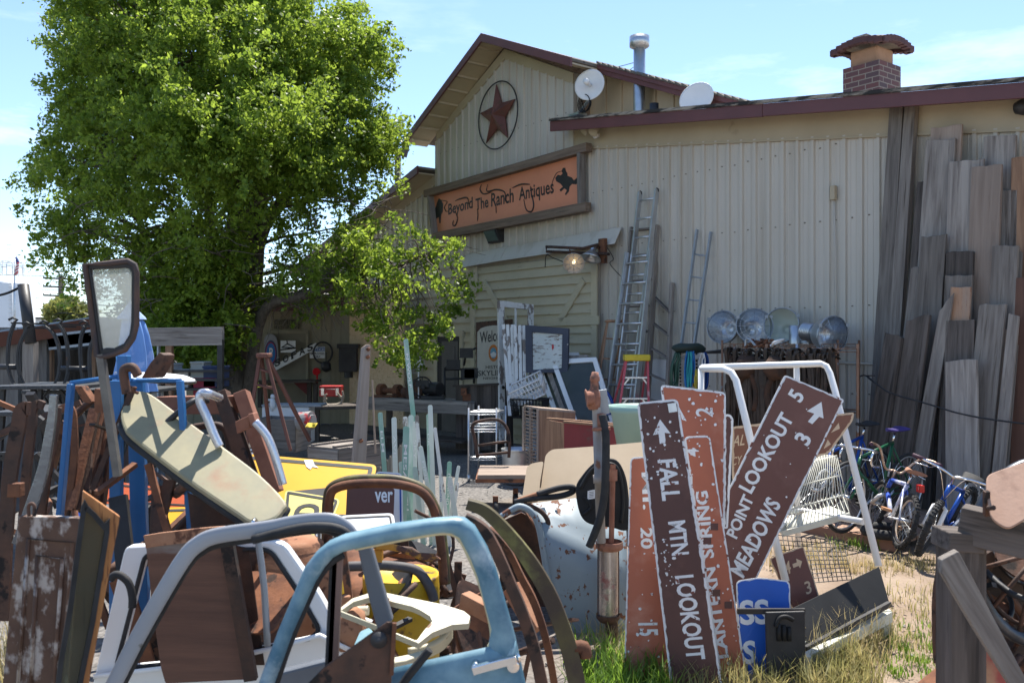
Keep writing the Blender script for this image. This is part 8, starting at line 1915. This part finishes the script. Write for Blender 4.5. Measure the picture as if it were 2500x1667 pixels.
mb = MB(); q = pl.off(-.04).pts(zz(zT, (1210, 1345), (1330, 1320), (1500, 1270), (1520, 1310), (1330, 1380), (1210, 1400))); mb.plate(q, -pl.n * .04); mb2 = mb; build(mb2, 'lower_lip', m_cg, s, bev=.006)
mb = MB(); 
for k in range(5): q = pl.off(-.08 - .03 * k).pts(zz(zT, (1720, 1090 + 18 * k), (1640, 1190 + 18 * k), (1500, 1260 + 18 * k), (1350, 1290 + 16 * k))); mb.tube(cr(q, 4), .014, 6)
build(mb, 'grille_bar', m_cg, s)
tubes('wiring_loom', 'black cable loom hanging over the blue door sill', 'cable', zT, 2.8, [((1540, 1280), (1450, 1390), (1360, 1500), (1280, 1620))], .014, m_rubber)
s = single('blue_scrap', 'crumpled pale turquoise metal scrap inside the blue door', 'scrap', PL(P(*zT(960, 1180), 3.4), V3(0, -.7, .7)), zz(zT, (930, 1120), (1010, 1085), (1050, 1130), (1020, 1200), (900, 1270), (860, 1280)), .01, mat('turquoise_paint', (.34, .55, .58), (.28, .48, .52), sc=8), .01)
lump('gear_housing', 'rusty gear housing lump behind the window post', 'gearbox', P(*zT(810, 1100), 3.75), [('blob', (0, 0, 0), (.09, .1, .10)), ('cyl', (0, -.02, .12), .022, .03, (0, 0, 1)), ('blob', (.05, 0, -.1), (.07, .08, .05))], m_orangerust)
tubes('bent_tube', 'pale yellow bent bumper tube crossing behind the grille shell', 'tube', zT, 3.9, [((570, 915), (700, 905), (860, 940), (1005, 935))], .022, m_cg); tubes('bent_tube', 'white thin bumper strip under the yellow tube', 'tube', zT, 3.85, [((580, 950), (760, 960), (900, 1000), (1030, 1050))], .016, m_wt)
s = thing('rusty_drum', 'rusty steel drum with a domed lid behind the white door', 'drum'); c = P(*zT(350, 520), 4.5); zt = P(0, zT(0, 395)[1], 4.5).z; mb = MB(); mb.lathe([(0, 0), (.19, 0), (.20, zt - .18), (.215, zt - .14), (.205, zt - .05), (.15, zt - .0), (.15, zt + .03), (.12, zt + .05), (0, zt + .055)], V3(c.x, c.y, 0), UP, 32); build(mb, 'body', m_orangerust, s)
s = thing('yellow_can', 'yellow oil can with a chipped rusty top inside the blue door window', 'can'); c = P(*zT(1290, 700), 4.7); zt = P(0, zT(0, 630)[1], 4.7).z; mb = MB(); mb.lathe([(0, .2), (.205, .2), (.205, zt), (.2, zt + .012), (.19, zt), (0, zt - .01)], V3(c.x, c.y, 0), UP, 32); build(mb, 'body', mat('can_yellow', (.55, .36, .02), (.46, .29, .02), (.12, .07, .04), sc=4, rough=.45, t3=(.6, .65), sc3=5), s)
mb = MB(); mb.lathe([(0, .2), (.06, .2), (.06, zt + .02), (0, zt + .03)], V3(c.x - .34, c.y, 0), UP, 16); build(mb, 'spout_tank', MATS['can_yellow'], s)
tubes('rubber_pipe', 'grey rubber pipe with iron couplings arching over the yellow can', 'pipe', zT, 4.55, [((700, 640), (760, 580), (830, 553), (920, 548), (1100, 540), (1380, 570), (1480, 640), (1550, 760), (1575, 850))], .026, mat('grey_rubber', (.07, .07, .072), (.11, .10, .10), sc=8, rough=.7))
s = thing('orange_lever', 'chipped orange yellow iron lever arm lying across the drum pile', 'lever'); m_ol = mat('chipped_orange', (.55, .26, .02), (.46, .2, .02), (.10, .045, .03), sc=4, rough=.55, bump=.1, sc3=7, t3=(.55, .6)); pl = FR(4.55, .2); mb = MB(); mb.plate(pl.pts(zz(zT, (1030, 375), (1160, 345), (1290, 375), (1430, 430), (1580, 440), (1640, 490), (1560, 520), (1450, 495), (1300, 430), (1180, 410), (1060, 410))), -pl.n * .04); build(mb, 'arm', m_ol, s, bev=.008); mb = MB(); mb.bar(P(*zT(1085, 400), 4.56), P(*zT(1085, 560), 4.56), .05, .05); build(mb, 'stem', m_ol, s)
s = thing('tractor_seat_pan', 'broad red rust casting behind the yellow can with a slotted top', 'casting'); mb = MB(); mb.sheet([[P(*zT(x, y + 130 * k), 5.1 - .15 * k) for x, y in ((760, 410), (900, 395), (1060, 400), (1250, 440), (1420, 470), (1580, 540))] for k in (0, .3, 1, 2, 3.4)], .03); build(mb, 'body', m_rust, s); mb = MB(); q = [P(*zT(*p), 5.06) for p in ((1140, 425), (1260, 435), (1400, 460), (1410, 490), (1280, 475), (1130, 450))]; mb.plate(q, V3(0, .01, .004)); build(mb, 'worn_slot', m_orangerust, s)
s = thing('windscreen_frame', 'rusty arched windscreen frame with green stained rim', 'frame'); m_gst = mat('green_stained', (.05, .035, .025), (.10, .085, .03), (.22, .22, .07), sc=5, rough=.6, bump=.15, sc3=4, t3=(.55, .7)); Y = 4.6
for o_, m, d, nm in ((0, m_rust, 0, 'inner_band'), (14, m_gst, .06, 'outer_band')):
    tubes(nm, '', '', zB, Y + d, [((590 - o_, 800), (592 - o_, 640), (598 - o_, 520), (625 - o_, 460 - o_), (720, 432 - 2 * o_), (880, 425 - 2 * o_), (1010, 435 - 2 * o_), (1120 + o_, 470 - o_), (1180 + o_, 540), (1215 + o_, 640), (1240 + o_, 800), (1255 + o_, 1000))], .024, m, par=s, n=8)
for l, w_, m, lab, Y in ((((-20, 676), (60, 705), (140, 775), (230, 880), (310, 990), (390, 1130), (450, 1280), (500, 1440), (545, 1660)), [.04, .05, .06, .065, .07], m_gst, 'curved black body rail with a yellow green stripe arching to the ground', 3.5), (((-30, 745), (60, 800), (120, 900), (190, 1060), (260, 1230), (320, 1420), (370, 1660)), [.03, .04, .042, .045], m_darkrust, 'dark rust body rail curving right of the blue door', 3.2), (((90, 800), (180, 900), (250, 1040), (320, 1180), (380, 1380), (430, 1660)), [.02, .03, .03], m_rust, 'narrow rusty rail between the two bigger arcs', 3.6)):
    bands('body_rail', lab, 'body rail', zC, Y, l, w_, .05, m, 'curved body rails', side=(1, 0, .3))
tubes('pipe_stub', 'rusty pipe elbow at the end of the black rail', 'pipe', zC, 3.5, [((515, 1395), (560, 1390), (570, 1440))], .028, m_rust, k=3)
for l, m, lab in ((((1370, 1090, 0), (1540, 1180, -.1)), m_orangerust, 'pinkish rusted square beam lying inside the blue door'), (((2061, 1018, 0), (2210, 1270, -.1)), m_orangerust, 'second pinkish beam beneath the curved rails')):
    q = [P(*zB(a[0] if a[0] < 2000 else a[0] - 420, a[1]), 3.9 + a[2]) for a in l]; mb = MB(); mb.bar(q[0], q[1], .07, .06, UP); tag(build(mb, 'square_beam', m, bev=.004), lab, 'beam')
s = thing('rust_beam', 'long rusty channel beam bent in an L with a clamp plate', 'beam'); q = [P(*zJ(*p), 4.3 + d) for p, d in (((220, 335), .3), ((850, 330), .1), ((1010, 900), 0), ((1160, 1130), 0))]
m_bm = mat('beam_rust', (.19, .075, .045), (.28, .125, .08), sc=5, rough=.85, bump=.25)
mb = MB(); mb.bar(q[0], q[1] + (q[1] - q[0]) * .03, .09, .10, UP); build(mb, 'arm', m_bm, s, bev=.004)
for d in (-.055, .045): mb = MB(); mb.bar(q[1] + V3(d, 0, .06), q[3] + V3(d, 0, 0), .065, .09); build(mb, 'channel', m_darkrust if d < 0 else m_bm, s, bev=.004)
mb = MB(); pl = FR(4.15); mb.plate(pl.pts(zz(zJ, (870, 490), (1000, 430), (1010, 545), (890, 600))), V3(0, .05, 0)); mb.plate(pl.off(.02).pts(zz(zJ, (985, 420), (1035, 410), (1065, 510), (1015, 540))), V3(0, .08, 0)); build(mb, 'clamp_plate', m_bm, s, bev=.004)
tubes('bumper_tube', 'white chrome tube bent over the rusty beam like a hook', 'tube', zJ, 4.0, [((730, 270, .2), (640, 235), (580, 225), (552, 260), (560, 320), (620, 450), (680, 600), (735, 715))], .021, mat('pale_chrome', (.66, .67, .70), (.5, .52, .58), sc=5, rough=.25, metal=.6), 'bent tubes by the rusty beam')
tubes('bumper_tube', 'pale tube curving down from the clamp plate over the yellow sign', 'tube', zJ, 4.1, [((1055, 490), (1120, 560), (1175, 640), (1230, 780), (1275, 930), (1310, 1060))], .020, MATS['pale_chrome'], 'bent tubes by the rusty beam'); tubes('bumper_tube', 'brown chrome loop behind the cream hood', 'tube', zJ, 4.7, [((500, 540), (640, 520), (740, 530), (800, 600), (830, 800))], .020, m_darkrust, 'bent tubes by the rusty beam')
ls_ = [('thick dark spring leaf band with an orange rust top', ((20, 2500), (40, 1900), (65, 1560), (80, 1350), (120, 1100), (150, 950), (165, 850), (190, 812), (240, 812)), [.06, .06, .055], m_darkrust, 3.7), ('black strap standing just behind the spring leaf', ((200, 1900), (200, 1500), (225, 1200), (255, 950), (262, 820), (300, 775), (350, 790)), [.04, .035], m_darkrust, 3.9), ('chrome blue edged strip leaning through the left pile', ((150, 1900), (270, 1540), (350, 1280), (400, 1000), (420, 860), (432, 700)), [.055, .045, .035, .03], mat('scuffed_chrome', (.20, .22, .25), (.11, .12, .14), (.30, .17, .10), sc=3, rough=.2, metal=.8, t3=(.58, .66), sc3=3), 3.6), ('rusty arched strip behind the thin blue post', ((330, 1700), (390, 1300), (440, 1000), (460, 850), (510, 805), (570, 820), (590, 950), (590, 1250), (520, 1700)), [.035, .035], m_rust, 4.4), ('dark strip just right of the chrome one', ((300, 1800), (360, 1400), (420, 1100), (455, 900), (466, 800)), [.03, .03], m_darkrust, 3.8)]
for lab, l, w_, m, Y in ls_: bands('metal_strip', lab, 'metal strip', zL, Y, l, w_, .018, m, 'metal strips in the left pile')
mb = MB(); pl = FR(3.66); mb.plate(pl.pts(zz(zL, (58, 1412), (160, 1410), (158, 1520), (50, 1520))), V3(0, .04, 0)); tag(build(mb, 'hinge_block', m_rust, bev=.004), 'rusty square block bolted low on the spring leaf', 'bracket')
rr = random.Random(3); labs = ['longest rusty angle iron leaning behind the window pole', 'rusty angle iron leaning second behind the window pole', 'dark flat iron with a bent tip among the leaning irons', 'brown angle iron nearest the broad blue post', 'slim black rod leaning across the irons', 'wide rusty channel leaning low in the irons', 'thin rusty rod crossing the irons', 'short dark bar at the right of the irons']
for i, lab in enumerate(labs):
    x0, x1 = 560 + i * 34, 740 + i * 22; a, b = P(*zL(x0 + rr.uniform(-20, 20), 1620), 4.35 + .03 * i), P(*zL(x1, 790 + rr.uniform(-60, 90)), 4.6 + .03 * i); w_ = rr.uniform(.022, .06); mb = MB(); mb.bar(a, b, w_, .008, V3(1, .2, 0)); mb.bar(a + V3(w_ / 2, .02, 0), b + V3(w_ / 2, .02, 0), .008, .04, V3(1, .2, 0)); tag(build(mb, 'angle_iron', m_darkrust if i % 2 else m_rust), lab, 'angle iron', 'irons leaning on the blue rack')
tubes('bent_rod', 'rusty bent hook rod on top of the blue rack', 'rod', zF, 4.1, [((1215, 1420), (1195, 1300), (1185, 1210), (1210, 1175), (1270, 1170), (1320, 1250))], .022, m_darkrust)
mb = MB(); mb.plate([P(*zF(*p), 4.15) for p in ((1345, 1275), (1430, 1130), (1520, 1025), (1572, 1050), (1555, 1120), (1470, 1270))], V3(.03, .06, 0)); tag(build(mb, 'rusty_spade', m_darkrust, bev=.006), 'rusty trowel shaped iron sticking up over the blue rack', 'iron')
for i, l in enumerate((((700, 1345), (780, 1350), (880, 1500), (850, 1515), (790, 1500)), ((900, 1370), (970, 1380), (990, 1600), (900, 1600)))): mb = MB(); mb.plate([P(*zF(*p), 4.35) for p in l], V3(.01, .05, 0)); tag(build(mb, 'scrap_iron', m_rust, bev=.004), ['curved rusty scrap hanging under the thin blue bar', 'rusty flat scrap behind the window pole foot'][i], 'scrap')
for i, (x0, y0, x1, y1, w_, m, lab) in enumerate(((800, 590, 790, 860, .07, m_darkrust, 'rusty flat standing between the two broad blue posts'), (850, 560, 770, 860, .05, m_darkrust, 'dark iron crossing behind the hood edge'), (740, 480, 850, 860, .03, m_rust, 'thin rusty strut beside the broad blue post'), (590, 640, 630, 1000, .08, m_blackmet, 'black channel post behind the framed window'))): mb = MB(); mb.bar(P(*zA(x1, y1), 4.0), P(*zA(x0, y0), 4.1), w_, .03); tag(build(mb, 'iron_strut', m), lab, 'strut', 'struts behind the hood')
for i, (pts_, lab) in enumerate(((((620, 960), (720, 910), (740, 930), (660, 990)), 'red brown angle plate inside the white door'), (((545, 1070), (640, 1010), (780, 1500), (720, 1560)), 'long red brown plate leaning inside the white door'), (((760, 900), (1000, 860), (1010, 1450), (740, 1480)), 'dark rusted sheet filling the space behind the big panel'), (((1150, 880), (1240, 900), (1320, 1480), (1230, 1480)), 'dark rusted strip right of the big panel'), (((935, 620), (1090, 690), (1230, 780), (1150, 860), (960, 860)), 'dark perforated rusty plate under the hood'))): single('rusty_plate', lab, 'plate', FR((3.95, 3.9, 4.15, 3.8, 4.2)[i], 0, .1 * (i - 2)), zz(zA, *pts_), .012, m_darkrust if i > 1 else m_rust, 0, 'rusty plates in the door pile')
tubes('rubber_loop', 'black rubber hose loop beside the wood edged window', 'hose', zS, 3.5, [((640, 620), (680, 580), (740, 590), (810, 660), (840, 780), (840, 880))], .016, m_rubber)
rj = random.Random(21)
def scrap(n, x0, x1, y0, y1, Y0, Y1, lab, grp, ks='bbpts'):
    for i in range(n):
        c = P(rj.uniform(x0, x1), rj.uniform(y0, y1), rj.uniform(Y0, Y1)); c.z = max(c.z, .1); k = rj.choice(ks); d = Vector((rj.gauss(0, .5), rj.gauss(0, .5), rj.gauss(.3, .7))).normalized(); L = rj.uniform(.2, .55); m = rj.choice((m_darkrust, m_darkrust, m_rust, m_blackmet)); mb = MB(); a, b = c - d * L / 2, c + d * L / 2
        if a.z < .02: b = b + UP * (.02 - a.z); a = a + UP * (.02 - a.z)
        if k == 'b': mb.bar(a, b, rj.uniform(.02, .05), rj.uniform(.008, .03)); nm = 'bar'
        elif k == 'p': u = d.orthogonal().normalized(); w = d.cross(u); mb.plate(rnd([c + d * L * .5 * p + u * L * .4 * q for p, q in ((-1, -.6), (-.2, -1), (1, -.7), (.8, .5), (.1, .9), (-1, .8))], .05), w * .012); nm = 'sheet'
        elif k == 't': mb.tube(cr([a, c + d.orthogonal() * L * .3, b], 5), rj.uniform(.01, .024), 7); nm = 'pipe'
        else: u = d.orthogonal().normalized(); w = d.cross(u); r_ = L * .3; mb.tube([c + (u * math.cos(t) + w * math.sin(t)) * r_ for t in [j * math.pi / 12 for j in range(24 if rj.random() < .5 else 16)]], rj.uniform(.008, .02), 6); nm = 'ring'
        tag(build(mb, 'scrap_' + nm, m), lab % nm, 'scrap', grp + nm + 's')
scrap(74, 300, 1120, 1330, 1640, 4.75, 5.5, 'rusty scrap %s in the dark jumble behind the truck doors', 'jumbled scrap ')
scrap(20, 2350, 2520, 1360, 1660, 3.75, 4.0, 'rusty scrap %s in the timber stand at the right corner', 'right corner scrap ')
scrap(22, 620, 1000, 1420, 1660, 3.75, 4.6, 'rusty scrap %s lying low inside the door shells', 'door shell scrap ')
scrap(64, 0, 490, 1000, 1440, 4.1, 5.6, 'dark rusty scrap %s in the heap at the left rack', 'left heap scrap ', 'bbbt')
scrap(7, 1130, 1330, 1450, 1620, 4.2, 4.6, 'rusty scrap %s between the curved rails and the pale blue fender', 'rail side scrap ')
jc = thing('timber_rack', 'weathered timber stand with a leaning grey board at the right corner', 'stand'); Y = 3.7
for a_, b_, w_, t_, m, nm in (((520, 525), (1000, 640), .15, .12, m_wooddark, 'top_beam'), ((385, 625), (620, 640), .08, .16, m_wooddark, 'cross_beam'), ((500, 600), (500, 1750), .12, .14, m_wooddark, 'post'), ((590, 660), (590, 1750), .08, .1, m_wooddark, 'inner_post')):
    p, q = P(*zQ(*a_), Y), P(*zQ(*b_), Y if nm != 'top_beam' else Y - .15); mb = MB(); mb.bar(q, p, w_, t_, V3(1, 0, 0) if 'post' in nm else UP); build(mb, nm, m, jc, M=axes(p - q, V3(0, 1, 0)), bev=.006)
pl = FR(3.45, .0, -.1, 2400); single('leaning_board', 'pale grey board leaning diagonally against the timber stand', 'board', pl, zz(zQ, (398, 770), (510, 712), (720, 1110), (1000, 1640), (880, 1640), (640, 1260), (400, 860)), .05, m_wood, 0, None, P(*zQ(900, 1500), 3.5) - P(*zQ(450, 760), 3.5), .005)
s = thing('wagon_wheel', 'large dark spoked iron wheel leaning in the timber stand', 'wheel'); wc = P(*zQ(1030, 720), 3.75); rw_ = (P(*zQ(1030, 720), 3.75) - P(*zQ(600, 720), 3.75)).length; mb = MB()
mb.tube([wc + V3(math.cos(t) * rw_, 0, math.sin(t) * rw_ * 1.35) for t in [i * math.pi / 24 for i in range(48)]], .028, 8, closed=True); build(mb, 'rim', mat('blue_iron', (.05, .055, .065), (.10, .105, .115), sc=8, rough=.35, metal=.6), s)
mb = MB(); mb.tube([wc + V3(math.cos(t) * rw_ * .86, .03, math.sin(t) * rw_ * 1.16) for t in [i * math.pi / 24 for i in range(48)]], .010, 6, closed=True); build(mb, 'inner_ring', m_darkrust, s)
for k in range(12): t = k * math.pi / 6 + .2; mb = MB(); mb.tube([wc, wc + V3(math.cos(t) * rw_, 0, math.sin(t) * rw_ * 1.35)], .010, 6); build(mb, 'spoke', m_darkrust, s)
pl = FR(4.1, 0, 0, 2450); single('backing_sheet', 'mottled rusty sheet standing behind the iron wheel', 'sheet', pl, zz(zQ, (590, 620), (1300, 620), (1300, 1750), (620, 1750)), .02, mat('mottled_rust', (.10, .07, .055), (.055, .045, .04), (.20, .11, .07), sc=3, rough=.9, bump=.2, t3=(.55, .7), sc3=2))
s = thing('rusty_sheet_lid', 'sunlit pinkish rusted sheet metal cover on top of the timber stand', 'sheet'); pl = PL(P(*zQ(850, 330), 3.5), V3(-.15, -.70, .70)); mb = MB(); mb.plate(rnd(pl.pts(zz(zQ, (690, 215), (780, 180), (1300, 20), (1400, 300), (1000, 470), (830, 572), (720, 500), (690, 330))), .03), -pl.n * .012); build(mb, 'cover', mat('pink_rust', (.34, .20, .135), (.40, .26, .19), (.17, .085, .055), sc=4, rough=.75, bump=.15, t3=(.5, .7), sc3=4), s, bev=.004); mb = MB(); mb.bar(P(*zQ(690, 320), 3.5), P(*zQ(690, 480), 3.52), .02, .02); mb.tube([P(*zQ(700, 430), 3.45), P(*zQ(740, 428), 3.42)], .010, 6); build(mb, 'lug', m_darkrust, s)
pl = FR(3.9, 0, .25, 2300); single('rusty_strip', 'long dark rusted tin strip hanging on the left of the timber stand', 'strip', pl, zz(zQ, (385, 640), (425, 660), (418, 1440), (360, 1450), (350, 1190), (372, 860)), .02, m_darkrust, 0, None, None, 0, .004)
single('rust_scrap', 'rusted flat scrap lying low before the timber stand', 'scrap', PL(P(*zQ(330, 1520), 4.5), V3(0, -.5, .8)), zz(zQ, (200, 1600), (400, 1440), (425, 1450), (420, 1640), (180, 1660)), .012, m_rust)
single('red_scrap', 'faded red and rust panel low at the right corner', 'scrap', FR(3.8, .2, 0, 2420), zz(zQ, (620, 1360), (690, 1340), (920, 1750), (610, 1750)), .02, mat('red_rust', (.36, .07, .05), (.5, .26, .14), sc=2, lo=.45, hi=.55, rough=.6))
def blades(name, spots, m, seed):
    rs = np.random.RandomState(seed); vs = []
    for x0, x1, y0, y1, n, h, w_ in spots:
        px, py = rs.uniform(x0, x1, n), rs.uniform(y0, y1, n); Y = FPX * EYE / (py - CY); X = (px - CX) / FPX * Y
        cx = np.round(X * 5) / 5 + rs.normal(0, .035, n); cy = np.round(Y * 5) / 5 + rs.normal(0, .035, n); X = np.where(rs.random_sample(n) < .65, cx, X); Y = np.where(rs.random_sample(n) < .65, cy, Y)
        hh = h * rs.uniform(.35, 1.15, n); a = rs.uniform(0, 6.28, n); ln = rs.uniform(.1, .75, n) * hh
        b = np.stack([X, Y, np.zeros(n)], 1); d = np.stack([np.cos(a), np.sin(a), np.zeros(n)], 1); s_ = np.stack([-np.sin(a), np.cos(a), np.zeros(n)], 1) * w_
        m1 = b + d * (ln * .3)[:, None]; m1[:, 2] = hh * .6; t_ = b + d * ln[:, None]; t_[:, 2] = hh * .92
        vs.append(np.stack([b - s_, b + s_, m1 + s_ * .7, m1 - s_ * .7], 1).reshape(-1, 3)); vs.append(np.stack([m1 - s_ * .7, m1 + s_ * .7, t_ + s_ * .1, t_ - s_ * .1], 1).reshape(-1, 3))
    v = np.concatenate(vs); o = quads_mesh(name, v, len(v) // 4, m); o['kind'] = 'stuff'; return o
m_g1 = leafmat('grass_green', (.06, .13, .015), (.13, .22, .03), .5); m_g2 = leafmat('grass_dry', (.26, .23, .09), (.40, .33, .16), .35); m_g3 = leafmat('grass_mixed', (.17, .18, .055), (.30, .26, .11), .4)
blades('green_grass', [(1410, 1640, 1640, 1760, 900, .23, .005), (1430, 1560, 1590, 1700, 260, .2, .005), (2170, 2290, 1570, 1660, 420, .055, .004), (2170, 2280, 1520, 1580, 160, .06, .004), (2040, 2180, 1320, 1350, 200, .12, .004)], m_g1, 1)
blades('mixed_grass', [(1930, 2130, 1590, 1660, 450, .17, .003), (2010, 2180, 1540, 1590, 300, .16, .003), (1960, 2120, 1620, 1740, 900, .2, .004), (2080, 2300, 1440, 1520, 160, .12, .0035), (1640, 1940, 1650, 1740, 600, .2, .004)], m_g3, 2)
blades('dry_grass', [(2060, 2340, 1375, 1410, 700, .12, .003), (1950, 2150, 1540, 1640, 420, .30, .0025), (2100, 2330, 1430, 1640, 350, .10, .003), (1880, 2060, 1340, 1400, 500, .14, .003), (1420, 1700, 1560, 1667, 500, .2, .003), (0, 120, 1640, 1760, 400, .4, .004)], m_g2, 3)
finish_origins()
